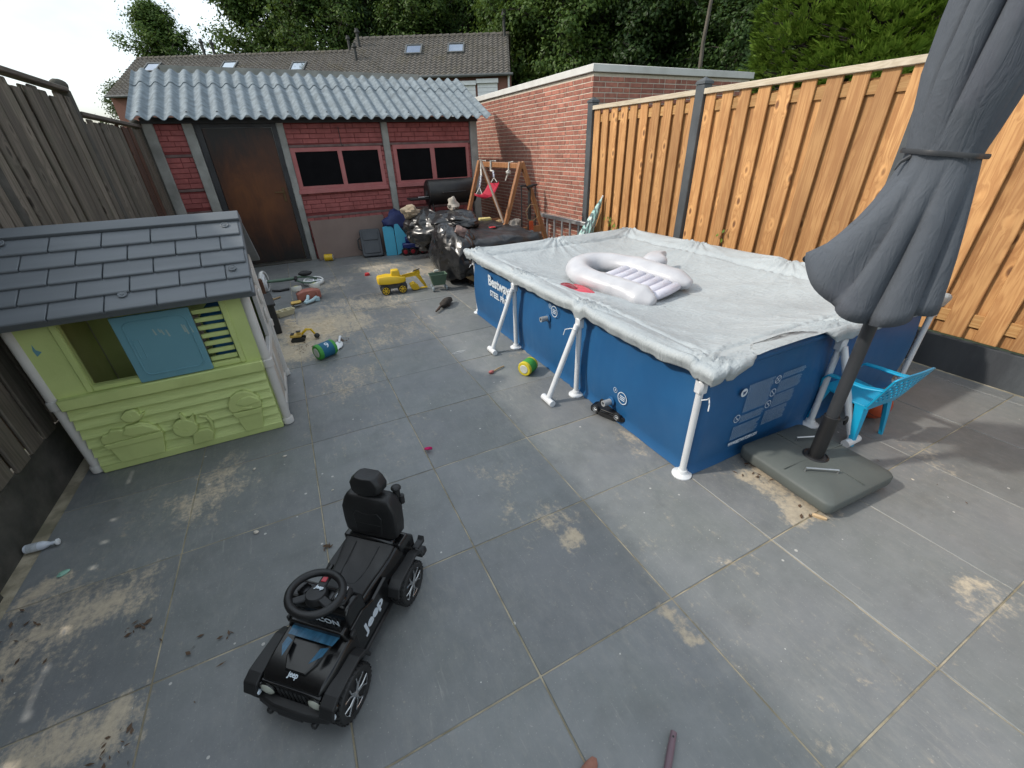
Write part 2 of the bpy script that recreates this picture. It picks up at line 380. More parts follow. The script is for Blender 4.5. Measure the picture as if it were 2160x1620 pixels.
def rust_door():
    m, t, b = newmat('rust_painted_door'); v = coords(t, False)
    mp_ = N(t, 'Mapping'); mp_.inputs['Scale'].default_value = (1.5, 1, .7); L(t, v, mp_.inputs[0])
    n1 = noi(t, mp_.outputs[0], 2.2, 8, .62, .9)
    mp2 = N(t, 'Mapping'); mp2.inputs['Scale'].default_value = (9, 1, 1.4); L(t, v, mp2.inputs[0]); n2 = noi(t, mp2.outputs[0], 3, 7, .65)
    d = N(t, 'VectorMath', operation='DISTANCE'); L(t, v, d.inputs[0]); d.inputs[1].default_value = (.05, 0, .98)
    cen = N(t, 'MapRange'); cen.inputs[1].default_value = .15; cen.inputs[2].default_value = .95; cen.inputs[3].default_value = .34; cen.inputs[4].default_value = -.22; L(t, d.outputs['Value'], cen.inputs[0])
    k = mth(t, 'ADD', mth(t, 'ADD', mth(t, 'MULTIPLY', n1, .8), mth(t, 'MULTIPLY', n2, .25)), cen.outputs[0])
    c = ramp(t, k, [(.30, (.013, .010, .009)), (.46, (.036, .015, .009)), (.66, (.078, .027, .011)), (.90, (.140, .048, .015))])
    L(t, c, b.inputs['Base Color']); b.inputs['Roughness'].default_value = .42; b.inputs['Metallic'].default_value = .25
    bumpn(t, b, n2, .15, .002); return m
M_rust = rust_door()
M_brass = mat('aged_brass', (.14, .095, .05), (.09, .06, .03), .45, 8, metal=.9)
M_steel = mat('brushed_steel', (.55, .56, .57), (.45, .46, .47), .35, 8, metal=.9)
M_white = mat('white_paint', (.74, .75, .76), (.68, .69, .70), .45, 6)
M_dark = mat('dark_metal', (.022, .023, .025), (.035, .036, .038), .5, 8)

# ---------------------------------------------------------------- ground and paving
gm = MB().grid(24, 24, lambda u, v: (-700+1400*u, -500+1400*v, -.06)); o = part('ground', gm, M_soil, smooth=False); tag(o, kind='structure')
pv = MB().box(-1.49, 4.20, -1.95, 8.30, -.05, -.0032); patio = part('patio', pv, M_joint, smooth=False); tag(patio, kind='structure')
def tile_mesh(wx, wy):
    b = MB().cbox(-wx/2, wx/2, -wy/2, wy/2, -.03, 0, .0022); me = mesh('paving_tile', b); me.materials.append(M_tile); return me
TM = {}
gx0, gy0 = -.8215, .6357
xs = [-1.4215]+[gx0+.6*i for i in range(0, 9)]+[4.115]; ys = [gy0+.6*j for j in range(-4, 13)]+[8.04]
rt = random.Random(3)
for i in range(len(xs)-1):
    for j in range(len(ys)-1):
        wx, wy = xs[i+1]-xs[i]-.0055, ys[j+1]-ys[j]-.0055
        if wx < .03 or wy < .03: continue
        k = (round(wx, 3), round(wy, 3))
        if k not in TM: TM[k] = tile_mesh(wx, wy)
        o = link('paving_tile', TM[k], patio, ((xs[i]+xs[i+1])/2, (ys[j]+ys[j+1])/2, rt.uniform(-.0012, .0012)))
        o.rotation_euler = (rt.uniform(-.0012, .0012), rt.uniform(-.0012, .0012), rt.uniform(-.0015, .0015))

# ---------------------------------------------------------------- new fence on the right
fx = 4.14
fence = thing('wooden_fence', 'new orange-brown vertical board fence with dark concrete posts behind the pool', 'fence', (fx, 2.9, 0))
FO = Vector((fx, 2.9, 0))
def board_mesh(wd, ht, th=.019, b=.004):
    m_ = MB().cbox(-th/2, th/2, -wd/2, wd/2, 0, ht, b); return mesh('board', m_)
fb = board_mesh(.124, 1.728); fbk = board_mesh(.140, 1.70); fbk.materials.append(M_newwood); fb.materials.append(M_newwood)
rb = random.Random(11)
posts = [5.68, 3.785, 1.79, -.11, -2.0]
for k in range(4):
    y1, y0 = posts[k]-.055, posts[k+1]+.055
    n = 10; pitch = (y1-y0)/9.55
    for i in range(n):
        yc = y1-.075-i*pitch
        if yc > y0-.02:
            o = link('board', fb, fence, Vector((fx+rb.uniform(-.002, .002), yc, .27))-FO); o.rotation_euler = (rb.uniform(-.004, .004), 0, rb.uniform(-.02, .02)); o.scale = (1, 1, rb.uniform(.992, 1.003))
        yb = yc-pitch/2
        if yb-.07 > y0-.02:
            o = link('board', fbk, fence, Vector((fx+.040, yb, .26))-FO); o.rotation_euler = (0, 0, rb.uniform(-.012, .012)); o.scale = (1, 1, .99)
    for z in (.40, 1.88):
        part('rail', MB().cbox(fx+.0105, fx+.0295, y0-.04, y1+.04, z-.045, z+.045, .003), wood('rail_wood', (.50, .30, .12), (.36, .18, .06), (.12, .05, .02), .7, .1, axis='y') if k == 0 and z == .40 else bpy.data.materials['rail_wood'], fence, off=FO)
    part('cap_rail', MB().cbox(fx-.035, fx+.075, y0-.045, y1+.045, 1.985, 2.035, .004), M_newcap, fence, off=FO)
    part('base_plate', MB().cbox(fx+.002, fx+.045, y0-.05, y1+.05, -.04, .245, .004), M_darkconc, fence, off=FO)
for i, y in enumerate(posts):
    b = MB().cbox(fx-.045, fx+.075, y-.055, y+.055, -.05, 2.075, .008); p = part('post', b, M_postconc, fence, off=FO)
    hh = .058; c = MB().add([(fx-.052, y-hh-.004, 2.0755), (fx+.082, y-hh-.004, 2.0755), (fx+.082, y+hh+.004, 2.0755), (fx-.052, y+hh+.004, 2.0755), (fx-.048, y-hh, 2.10), (fx+.078, y-hh, 2.10), (fx+.078, y+hh, 2.10), (fx-.048, y+hh, 2.10), (fx+.015, y, 2.14)],
                            [(3,2,1,0),(0,1,5,4),(1,2,6,5),(2,3,7,6),(3,0,4,7),(4,5,8),(5,6,8),(6,7,8),(7,4,8)])
    part('post_cap', c, M_postconc, p, smooth=False, off=FO)

# ---------------------------------------------------------------- weathered fence on the left
lx = -1.48
LO = Vector((lx, 4.5, 0))
lf = thing('old_fence', 'grey weathered board fence stepping down towards the shed', 'fence', LO)
rl = random.Random(5)
lb = {}
def left_boards(y0, y1, top, red=None):
    y = y0+.06; i = 0
    while y < y1-.03:
        wd = rl.uniform(.118, .136)
        front = i % 2 == 0
        is_red = red and red[0] < y < red[1]
        key = (round(wd*100)//1, is_red, round(top, 2))
        if key not in lb:
            lb[key] = board_mesh(wd, top-.30, .018, .005); lb[key].materials.append(M_oldred if is_red else M_oldwood)
        o = link('board', lb[key], lf, Vector((lx+(.0 if front else -.036), y, .285+rl.uniform(-.02, .02)))-LO)
        o.rotation_euler = (rl.uniform(-.008, .008), rl.uniform(-.004, .004), rl.uniform(-.04, .04)); o.scale = (1, 1, rl.uniform(.985, 1.005))
        y += .078; i += 1
lposts = [-.02, 1.9, 3.82, 5.74, 8.0]
left_boards(-1.9, 5.70, 2.10); left_boards(5.80, 7.98, 1.93, (7.0, 7.55))
for y0, y1, zt in ((-1.9, -.06, 2.11), (.02, 1.86, 2.11), (1.94, 3.78, 2.11), (3.86, 5.70, 2.11), (5.78, 7.97, 1.94)):
    part('cap_rail', MB().cbox(lx-.06, lx+.035, y0, y1, zt-.005, zt+.03, .006), M_oldcap, lf, off=LO)
    for z in (.55, 1.1, zt-.25): part('rail', MB().cbox(lx-.0245, lx-.0095, y0, y1, z-.04, z+.04, .003), M_oldcap, lf, off=LO)
    part('base_plate', MB().cbox(lx-.062, lx-.004, y0-.03, y1+.03, -.05, .27, .006), M_oldconc, lf, off=LO)
for y, zt in zip(lposts, (2.1, 2.1, 2.1, 2.13, 1.96)):
    b = MB().cbox(lx-.09, lx+.02, y-.045, y+.045, -.05, zt, .01); part('post', b, M_oldconc, lf, off=LO)
    part('post_cap', MB().blob((lx-.035, y, zt+.025), (.065, .065, .05), 3, .08), M_oldconc, lf, off=LO)

# ---------------------------------------------------------------- bricks
def brick_wall(parent, off, fn, length, height, z0, course, blen, joint, mname, mmat, depth, holes=(), nmax=300, seen=None, seed=1, key=None):
    """fn(s, z, d): wall coordinates -> world; the nearest bricks are single parts, the rest one joined part"""
    rr = random.Random(seed); L_ = []
    nz = int(height/course)
    for k in range(nz):
        z = z0+k*course; s = -(blen+joint)*(.5 if k % 2 else 0)-rr.choice((0, 0, .25))*blen
        while s < length:
            l = blen if rr.random() > .16 else (blen-joint)/2
            a, b_ = max(s, 0), min(s+l, length)
            if b_-a > .035:
                segs = [(a, b_)]
                for h in holes:
                    if h[2] < z+course*.6 and z+course*.4 < h[3]:
                        ns = []
                        for p, q in segs:
                            if h[1] <= p or h[0] >= q: ns.append((p, q)); continue
                            if h[0]-p > .03: ns.append((p, h[0]))
                            if q-h[1] > .03: ns.append((h[1], q))
                        segs = ns
                for p, q in segs: L_.append((p, q, z, z+course-joint))
            s += l+joint
    def rank(b_): return (fn((b_[0]+b_[1])/2, (b_[2]+b_[3])/2, 0)-Vector((0, 0, H))).length if not key else key(b_)
    L_.sort(key=rank); rest = MB()
    def bm_(b_, mb):
        d = rr.uniform(-.0022, .0022)
        P0 = [fn(s_, z_, w_) for w_ in (depth+d, -.02) for s_, z_ in ((b_[0], b_[2]), (b_[1], b_[2]), (b_[1], b_[3]), (b_[0], b_[3]))]
        c = .0022
        Pm = [fn(s_, z_, depth+d-.0035) for s_, z_ in ((b_[0], b_[2]), (b_[1], b_[2]), (b_[1], b_[3]), (b_[0], b_[3]))]
        Pf = [fn(s_, z_, depth+d) for s_, z_ in ((b_[0]+c, b_[2]+c), (b_[1]-c, b_[2]+c), (b_[1]-c, b_[3]-c), (b_[0]+c, b_[3]-c))]
        mb.add(Pf+Pm+P0[4:], [(0,1,2,3),(4,5,1,0),(5,6,2,1),(6,7,3,2),(7,4,0,3),(8,9,5,4),(9,10,6,5),(10,11,7,6),(11,8,4,7)])
    cache = {}
    for i, b_ in enumerate(L_):
        if i < nmax:
            mb = MB(); bm_(b_, mb); cc = fn((b_[0]+b_[1])/2, (b_[2]+b_[3])/2, 0)
            mb.xf(Matrix.Translation(-cc)); me = mesh('brick', mb); me.materials.append(mmat)
            link('brick', me, parent, cc-Vector(off))
        else: bm_(b_, rest)
    if rest.v:
        o = part(mname, rest, mmat, parent, smooth=False, off=off); o['kind'] = 'stuff'
M_brickfar = mat('fired_brick_run', (.36, .135, .090), (.235, .082, .060), .85, 7, bump=.6, bscale=70, lo=.42, hi=.58, detail=3)
M_brickshade = M_brick

# ---------------------------------------------------------------- brick garage behind the fence
gx, gy = 4.19, 5.76
GO = Vector((gx, gy, 0))
gar = thing('brick_garage', 'flat-roofed brown-red brick garage with white coping beyond the fence end', 'garage', GO)
part('wall', MB().box(gx+.006, 7.35, gy+.006, 11.2, -.05, 2.425), M_mortar, gar, smooth=False, off=GO)
def gl(s, z, d): return Vector((gx-d+.006, gy+s, z))
brick_wall(gar, GO, gl, 5.2, 2.42, .02, .0625, .208, .0115, 'brickwork', M_brick, .006, nmax=225, seed=4, key=lambda b_: (gl((b_[0]+b_[1])/2, b_[2], 0)-Vector((0, 0, H))).length+(9 if b_[2] < .42 else 0))
def gf(s, z, d): return Vector((gx+s, gy-d+.006, z))
brick_wall(gar, GO, gf, 3.16, .56, 1.894, .0625, .208, .0115, 'brickwork', M_brick, .006, nmax=75, seed=6)
part('coping', MB().cbox(gx-.035, 7.39, gy-.035, 11.24, 2.43, 2.52, .006), M_coping, gar, off=GO)

# ---------------------------------------------------------------- red brick shed
SY = 8.05; SOr = Vector((.95, SY, 0))
shed = thing('brick_shed', 'red painted brick shed with corrugated grey roof at the end of the yard', 'shed', SOr)
kx = SY/7.75
def sx(v): return v*kx
def sz(v): return H+(v-H)*kx
PIL = [(-1.41, -1.285), (-.973, -.851), (.149, .241), (1.615, 1.717), (3.104, 3.234)]
for a, b_ in PIL:
    part('pillar', MB().cbox(sx(a), sx(b_), SY-.045, SY+.08, -.05, 2.0, .01), M_shedconc, shed, off=SOr)
part('wall', MB().box(sx(-1.40), sx(-.86), SY+.004, SY+.07, -.05, 2.02).box(sx(.16), sx(3.2), SY+.004, SY+.07, -.05, 2.02), M_redjoint, shed, smooth=False, off=SOr)
part('wall', MB().box(sx(-1.40), sx(-1.33), SY+.09, 10.9, -.05, 2.1).box(sx(3.12), sx(3.22), SY+.09, 10.9, -.05, 2.1).box(sx(-1.33), sx(3.12), 10.82, 10.9, -.05, 3.0), M_shedconc, shed, smooth=False, off=SOr)
def sf(s, z, d): return Vector((s, SY-d, z))
wins = [(.245, 1.568, 1.068, 1.655), (1.755, 3.06, 1.075, 1.66)]
hol = [(sx(a), sx(b_), sz(c), sz(d)) for a, b_, c, d in wins]
left = .0
bays = [(sx(-1.285), sx(-.973), 90, .53), (sx(.241), sx(1.615), 130, .0), (sx(1.717), sx(3.104), 80, .45)]
for bi, (a, b_, nm, zc) in enumerate(bays):
    def fb_(s, z, d, a=a): return sf(a+s, z, d)
    hh = [(h[0]-a, h[1]-a, h[2], h[3]) for h in hol if a < h[0]+.1 and h[1] < b_+.2]
    bands = [.86, 1.16, 1.60] if bi == 0 else [sz(.70), sz(1.675)]
    hh += [(-1, 9, z-.022, z+.03) for z in bands]
    brick_wall(shed, SOr, fb_, b_-a, 2.0, .0, .066, .215, .007, 'brickwork', M_redbrick, .006, holes=hh, nmax=nm, seed=20+bi, key=lambda q, zc=zc: 0 if q[2] > zc else 1)
    for z in bands:
        part('concrete_band', MB().cbox(a+.002, b_-.002, SY-.010, SY+.02, z-.018, z+.018, .004), M_ledge, shed, off=SOr)
for wi, (a, b_, c, d) in enumerate(wins):
    x0, x1, z0, z1 = sx(a), sx(b_), sz(c), sz(d)
    panes = [((.306, .902), (.965, 1.513)), ((1.815, 2.373), (2.447, 3.01))][wi]
    pz0, pz1 = sz(1.140), sz(1.602)
    px = [(sx(p), sx(q)) for p, q in panes]
    fm = MB()
    fm.box(x0, px[0][0], SY-.018, SY+.03, z0+.005, z1).box(px[0][1], px[1][0], SY-.018, SY+.03, pz0, pz1).box(px[1][1], x1, SY-.018, SY+.03, z0+.005, z1)
    fm.box(px[0][0], px[1][1], SY-.018, SY+.03, pz1, z1).box(px[0][0], px[1][1], SY-.018, SY+.03, z0+.005, pz0)
    wf = part('window_frame', fm, M_redframe, shed, smooth=False, off=SOr)
    part('sill', MB().cbox(x0-.02, x1+.02, SY-.055, SY-.019, z0-.035, z0+.028, .006), M_redframe, wf, off=SOr)
    for p, q in px: part('pane', MB().box(p-.004, q+.004, SY-.004, SY+.0035, pz0-.004, pz1+.004), M_black, wf, smooth=False, off=SOr)
# door
dx0, dx1 = sx(-.842), sx(.146)
dr = MB(); dr.box(dx0, dx0+.075, SY-.03, SY+.06, 0, 2.0).box(dx1-.065, dx1, SY-.03, SY+.06, 0, 2.0).box(dx0+.075, dx1-.065, SY-.03, SY+.06, 1.935, 2.0)
part('door_frame', dr, M_frameblk, shed, smooth=False, bw=.004, off=SOr)
DO = Vector(((dx0+dx1)/2, SY, 0))
dm = MB().cbox(dx0+.08-DO.x, dx1-.07-DO.x, -.012, .03, .035, 1.93, .003); door = part('door', dm, M_rust, shed); door.location = DO-SOr
hx = dx1-.135-DO.x
part('door_handle', MB().cbox(hx-.018, hx+.018, -.022, -.013, .93, 1.13, .003).tube([(hx, -.02, 1.065), (hx, -.06, 1.065), (hx-.03, -.066, 1.065), (hx-.125, -.062, 1.068)], .009, 8), M_brass, door)
part('door_step', MB().cbox(dx0, dx1, SY-.10, SY+.05, -.02, .022, .004), M_oldconc, shed, off=SOr)
# corrugated roof sheets
ey, ez, ry, rz_ = 7.78, 2.035, 9.32, 2.715
slope = (rz_-ez)/(ry-ey); wl = .177; amp = .027
def sheet(x0, nw, ya, yb, lift):
    mb = MB(); n = nw*12
    def f(u, v, dz):
        x = x0+u*nw*wl; y = ya+(yb-ya)*v
        return (x, y, ez+(y-ey)*slope+amp*math.cos(2*math.pi*x/wl)+lift+dz)
    mb.grid(n, 3, lambda u, v: f(u, v, .0075)); mb.grid(n, 3, lambda u, v: f(u, v, 0))
    k = (n+1)*4
    for i in range(n):
        a = i*4; mb.f.append((a, a+k, a+4+k, a+4)); a += 3; mb.f.append((a, a+4, a+4+k, a+k))
    for j in range(3):
        a = j; mb.f.append((a, a+1, a+1+k, a+k)); a = n*4+j; mb.f.append((a, a+k, a+1+k, a+1))
    o = part('corrugated_sheet', mb, M_fibre, shed, off=SOr, ang=60)
    if lift < .009:
        for q in (1, nw-1):
            xq = x0+q*wl; xq = round(xq/wl)*wl; y = ya+.09
            part('roof_screw', MB().lathe([(.012, 0), (.012, .006), (.005, .012)], (xq, y, ez+(y-ey)*slope+amp+lift+.006), 8), M_dark, o, off=SOr)
X0 = -1.55; x = X0; i = 0
while x < 3.38:
    nw = 5 if x+5*wl < 3.52 else int(round((3.52-x)/wl))
    sheet(x-(.03 if i else 0), nw+0, ey+random.uniform(-.006, .006), 8.98, .0012*(i % 2)); sheet(x-(.02 if i else 0), nw, 8.84+random.uniform(-.012, .012), ry, .012+.0012*(i % 2))
    x += 5*wl; i += 1
part('purlin', MB().box(sx(-1.40), sx(3.24), 7.98, 8.03, 1.985, 2.055), M_frameblk, shed, smooth=False, off=SOr)
part('hanging_hook', MB().tube([(sx(.98), SY-.03, 1.93), (sx(.98), SY-.03, 1.70), (sx(.985), SY-.035, 1.672), (sx(1.0), SY-.04, 1.668), (sx(1.005), SY-.04, 1.69)], .005, 6), M_dark, shed, off=SOr)

# ---------------------------------------------------------------- row of houses behind
M_rooftile = mat('brown_roof_tile', (.135, .122, .107), (.085, .076, .066), .9, 3, bump=.0, dirt=(.10, .085, .04), dirtamt=.45, detail=8)
M_housebrick = mat('far_brick', (.23, .11, .082), (.17, .08, .062), .9, 30, bump=.3, bscale=90)
M_glass = mat('bright_roof_glass', (.55, .60, .64), (.50, .55, .6), .06, 2, metal=.85)
M_gutter = mat('zinc_gutter', (.10, .105, .105), (.07, .075, .075), .6, 4)
M_vent = mat('vent_pipe', (.035, .035, .035), (.06, .06, .055), .7, 4)
def row_house(label, s0, s1, D0, zg, zr, hw, lights, vents, shutters=(), gable=False):
    O = SD((s0+s1)/2, D0, 0)
    T = thing('row_house', label, 'house', O, 0, 'row of brick houses behind the shed')
    part('wall', MB().loft([[SD(s0, D0+.25, -.05), SD(s1, D0+.25, -.05), SD(s1, D0+2*hw-.25, -.05), SD(s0, D0+2*hw-.25, -.05)], [SD(s0, D0+.25, zg+.05), SD(s1, D0+.25, zg+.05), SD(s1, D0+2*hw-.25, zg+.05), SD(s0, D0+2*hw-.25, zg+.05)]]), M_housebrick, T, smooth=False, off=O)
    gb = MB()
    for s in (s0+.01, s1-.01): gb.add([SD(s, D0+.3, zg), SD(s, D0+2*hw-.3, zg), SD(s, D0+hw, zr-.12)], [(0, 1, 2)])
    part('gable', gb, M_housebrick, T, smooth=False, off=O)
    rm = MB(); rows = 16; pitch = .30; ncol = int((s1-s0+.2)/pitch); dD = hw/rows; dz = (zr-zg)/rows
    prof = [(0, 0), (.18, .035), (.38, .055), (.55, .035), (.68, .0), (.85, -.012)]
    for r in range(rows):
        a, b_ = [], []
        for c in range(ncol):
            for u, hgt in prof:
                s = s0-.1+(c+u)*pitch; a.append(SD(s, D0+r*dD-.03, zg+r*dz+hgt+.05)); b_.append(SD(s, D0+(r+1)*dD, zg+(r+1)*dz+hgt))
        ia = rm.ring(a); ib = rm.ring(b_); rm.bridge(ia, ib, False)
        ic = rm.ring([v-Vector((0, 0, .06)) for v in a]); rm.bridge(ic, ia, False)
    rm.add([SD(s0-.1, D0+hw, zr), SD(s1+.1, D0+hw, zr), SD(s1+.1, D0+2*hw, zg), SD(s0-.1, D0+2*hw, zg)], [(0, 1, 2, 3)])
    part('roof', rm, M_rooftile, T, smooth=True, off=O, ang=50)
    rg = MB(); n = int((s1-s0)/.4)
    for i in range(n):
        s = s0+i*(s1-s0)/n; rg.tube([SD(s, D0+hw, zr+.0), SD(s+(s1-s0)/n*1.04, D0+hw, zr+.025)], [.12, .135], 8)
    part('ridge_tiles', rg, M_rooftile, T, off=O)
    part('gutter', MB().tube([SD(s0-.1, D0-.08, zg-.02), SD(s1+.1, D0-.08, zg-.02)], .075, 8), M_gutter, T, off=O)
    def onroof(px, py):
        lo, hi = 0., 1.
        best = None
        for k in range(200):
            v = k/199; p = AD(px, py, D0+hw*v); e = abs(p.z-(zg+(zr-zg)*v))
            if best is None or e < best[0]: best = (e, v, p)
        return best[1], best[2].dot(RH)
    nrm = (NH*-(zr-zg)+Vector((0, 0, hw))).normalized(); upv = (NH*hw+Vector((0, 0, zr-zg))).normalized()
    for px, py in lights:
        v, s = onroof(px, py); c = SD(s, D0+hw*v, zg+(zr-zg)*v)+nrm*.07
        rot = Matrix((RH, upv, nrm)).transposed()
        fr = MB()
        for a, b_, w_, h_ in ((-.46, 0, .09, 1.15), (.46, 0, .09, 1.15), (0, .53, .83, .09), (0, -.53, .83, .09)): fr.obox(c+RH*a+upv*b_, (w_, h_, .14), rot)
        sk = part('roof_window', fr, M_gutter, T, smooth=False, off=O)
        part('pane', MB().obox(c, (.86, 1.0, .07), rot), M_glass, sk, smooth=False, off=O)
    for px, py, hh in vents:
        v, s = onroof(px, py); c = SD(s, D0+hw*v, zg+(zr-zg)*v)
        part('vent_pipe', MB().lathe([(.09, -.1), (.09, hh*.75), (.15, hh*.77), (.15, hh*.86), (.10, hh*.9), (.10, hh)], c, 10), M_vent, T, off=O)
    for px, py, w_, h_ in shutters:
        p = AD(px, py, D0+.22); s = p.dot(RH)
        sh = MB()
        k = 7
        for i in range(k): sh.obox(SD(s, D0+.20, p.z-h_+(i+.5)*h_/k), (w_, .05, h_/k-.012), Matrix((RH, NH, Vector((0, 0, 1)))).transposed())
        w1 = part('roller_shutter', sh, M_white, T, smooth=False, off=O)
        part('shutter_box', MB().obox(SD(s, D0+.15, p.z+.11), (w_+.1, .2, .2), Matrix((RH, NH, Vector((0, 0, 1)))).transposed()), M_white, w1, smooth=False, off=O)
    if gable: part('downpipe', MB().tube([SD(s1-.15, D0+.16, -.05), SD(s1-.15, D0+.16, zg-.05)], .06, 8), M_white, T, off=O)
row_house('nearer right-hand house of the brown tiled row, two roof windows and white roller shutters', -8.95, .55, 29.0, 5.17, 7.64, 4.1,
          [(873, 108), (962, 105)], [(758, 100, .9), (752, 128, .8), (1064, 78, 1.3)], [(975, 181, 1.5, 1.6), (1028, 176, 1.15, 1.4)], True)
row_house('farther left-hand house of the brown tiled row, three roof windows above the shed', -25.4, -8.97, 32.8, 5.17, 7.68, 4.1,
          [(322, 145), (484, 142), (630, 143)], [(431, 112, 1.0), (452, 112, .9), (737, 100, .9)])
# ---------------------------------------------------------------- trees
def leaf_material(name, c1, c2, c3):
    m = bpy.data.materials.new(name); m.use_nodes = True; t = m.node_tree; t.nodes.clear()
    out = N(t, 'OutputMaterial'); ge = N(t, 'NewGeometry')
    c = ramp(t, ge.outputs['Random Per Island'], [(0, c1), (.5, c2), (1, c3)])
    c = rndval(t, c, .12)
    d = N(t, 'BsdfDiffuse'); tr = N(t, 'BsdfTranslucent'); gl_ = N(t, 'BsdfGlossy'); gl_.inputs['Roughness'].default_value = .45
    L(t, c, d.inputs[0]); L(t, mix(t, .35, c, (.16, .22, .03)), tr.inputs[0])
    a = N(t, 'MixShader'); a.inputs[0].default_value = .30; L(t, d.outputs[0], a.inputs[1]); L(t, tr.outputs[0], a.inputs[2])
    b = N(t, 'MixShader'); b.inputs[0].default_value = .015; L(t, a.outputs[0], b.inputs[1]); L(t, gl_.outputs[0], b.inputs[2]); L(t, b.outputs[0], out.inputs[0])
    return m
M_leafA = leaf_material('leaf_green', (.034, .070, .014), (.058, .105, .022), (.100, .155, .036))
M_leafB = leaf_material('leaf_dark', (.018, .040, .011), (.030, .062, .016), (.050, .088, .024))
M_leafC = leaf_material('conifer_green', (.080, .150, .020), (.125, .215, .030), (.20, .29, .050))
M_leafD = leaf_material('leaf_birch', (.055, .085, .035), (.08, .115, .05), (.105, .14, .065))
M_bark = mat('bark', (.060, .052, .042), (.032, .028, .024), .95, 6, bump=.8, bscale=25, stretch=(1, 1, .25))
M_palebark = mat('pale_bark', (.12, .105, .085), (.07, .062, .05), .95, 6, bump=.6, bscale=25, stretch=(1, 1, .25))

def leaf(mb, p, n, up, sz):
    n = n.normalized(); x = n.cross(up); x = x.normalized() if x.length > 1e-4 else n.orthogonal().normalized(); y = n.cross(x)
    a = sz*.62; o = len(mb.v)
    mb.v += [tuple(p-y*sz), tuple(p+x*a-n*.12*sz), tuple(p+y*sz), tuple(p-x*a-n*.12*sz)]
    mb.f += [(o, o+1, o+2), (o, o+2, o+3)]
def tree_meshes(seed, h, cr, z0, limbs, per, lsz, spread, droop=0.0, flat=1.0):
    r = random.Random(seed); tm = MB(); lm = MB(); cen = []
    lean = Vector((r.uniform(-.04, .04), r.uniform(-.04, .04), 1))
    trunk = [Vector((0, 0, -.2))]; k = 9
    for i in range(1, k+1): trunk.append(Vector((lean.x*h*i/k+r.uniform(-.12, .12), lean.y*h*i/k+r.uniform(-.12, .12), h*.92*i/k)))
    tm.tube(trunk, [h*.017*(1-.85*i/k)+.02 for i in range(k+1)], 8)
    for i in range(limbs):
        f = (i+.5)/limbs; zz = z0+(h*.9-z0)*f
        ti = min(k-1, int(zz/(h*.92)*k)); b0 = trunk[ti].lerp(trunk[ti+1], zz/(h*.92)*k-ti)
        a = i*2.399+r.uniform(-.4, .4); prof = math.sin(math.pi*min(1, .18+.82*f))**.6*(1-.35*f)
        ln = cr*prof*r.uniform(.75, 1.12); el = r.uniform(.15, .75)+.25*f
        d = Vector((math.cos(a), math.sin(a), math.tan(el)*.7)).normalized()
        pts = [b0]; p = b0.copy()
        for s in range(5):
            d = (d+Vector((r.uniform(-.25, .25), r.uniform(-.25, .25), r.uniform(-.12, .2)-droop))).normalized(); p = p+d*ln/5; pts.append(p.copy())
            if s >= 1:
                cen.append((p.copy(), .55+.25*r.random()))
                for q in range(2):
                    d2 = Vector((r.uniform(-1, 1), r.uniform(-1, 1), r.uniform(-.4, .7))).normalized(); e = p+d2*ln*r.uniform(.16, .38)
                    tm.tube([p, (p+e)/2+Vector((0, 0, .08)), e], [.03, .02, .008], 4, caps=False); cen.append((e, .5+.3*r.random()))
        tm.tube(pts, [h*.006*(1-.16*s)+.012 for s in range(6)], 5, caps=False)
    ctr = Vector((lean.x*h*.5, lean.y*h*.5, z0+(h-z0)*.4))
    for c, rad in cen:
        R_ = rad*spread
        for q in range(per):
            o = Vector((r.gauss(0, .5), r.gauss(0, .5), r.gauss(0, .38*flat)))*R_; p = c+o
            n = (o*1.2+(p-ctr).normalized()*.5*R_+Vector((r.uniform(-.6, .6), r.uniform(-.6, .6), r.uniform(.1, 1.0)))*R_)
            leaf(lm, p, n, Vector((r.uniform(-1, 1), r.uniform(-1, 1), r.uniform(-1, .3))), lsz*r.uniform(.6, 1.25))
    return mesh('trunk', tm, True), mesh('crown', lm)
def put_tree(name, meshes, lm, bm_, label, cat, loc, rz, scl, group=None):
    T = thing(name, label, cat, loc, rz, group); T.scale = (scl, scl, scl)
    for nm, me, m in (('trunk', meshes[0], bm_), ('crown', meshes[1], lm)):
        o = link(nm, me, T)
        if not me.materials: me.materials.append(m)
        o.material_slots[0].link = 'OBJECT'; o.material_slots[0].material = m
    return T
TA = tree_meshes(1, 15, 4.6, 2.2, 48, 64, .118, 1.05)
TB = tree_meshes(2, 18, 4.4, 1.6, 56, 64, .125, 1.1, .02)
TC = tree_meshes(3, 16, 4.0, 1.0, 54, 64, .122, 1.05, .10)
TDm = tree_meshes(4, 8, 2.4, 1.5, 22, 16, .11, .9, .05)
WG = 'tall leafy trees behind the houses'
def tree_at(px, D, meshes, rz, scl, label, lm=M_leafA, bm_=M_bark, group=WG, name='broadleaf_tree', cat='tree'):
    p = AD(px, 70, D); put_tree(name, meshes, lm, bm_, label, cat, (p.x, p.y, -.05), rz, scl, group)
tree_at(345, 46, TA, .4, .93, 'rounded broadleaf tree standing alone against the sky left of the tree belt')
p_ = None
tree_at(195, 36, TDm, 1.0, .86, 'thin pale-leaved small tree rising between the old fence and the shed roof', M_leafD, group=None)
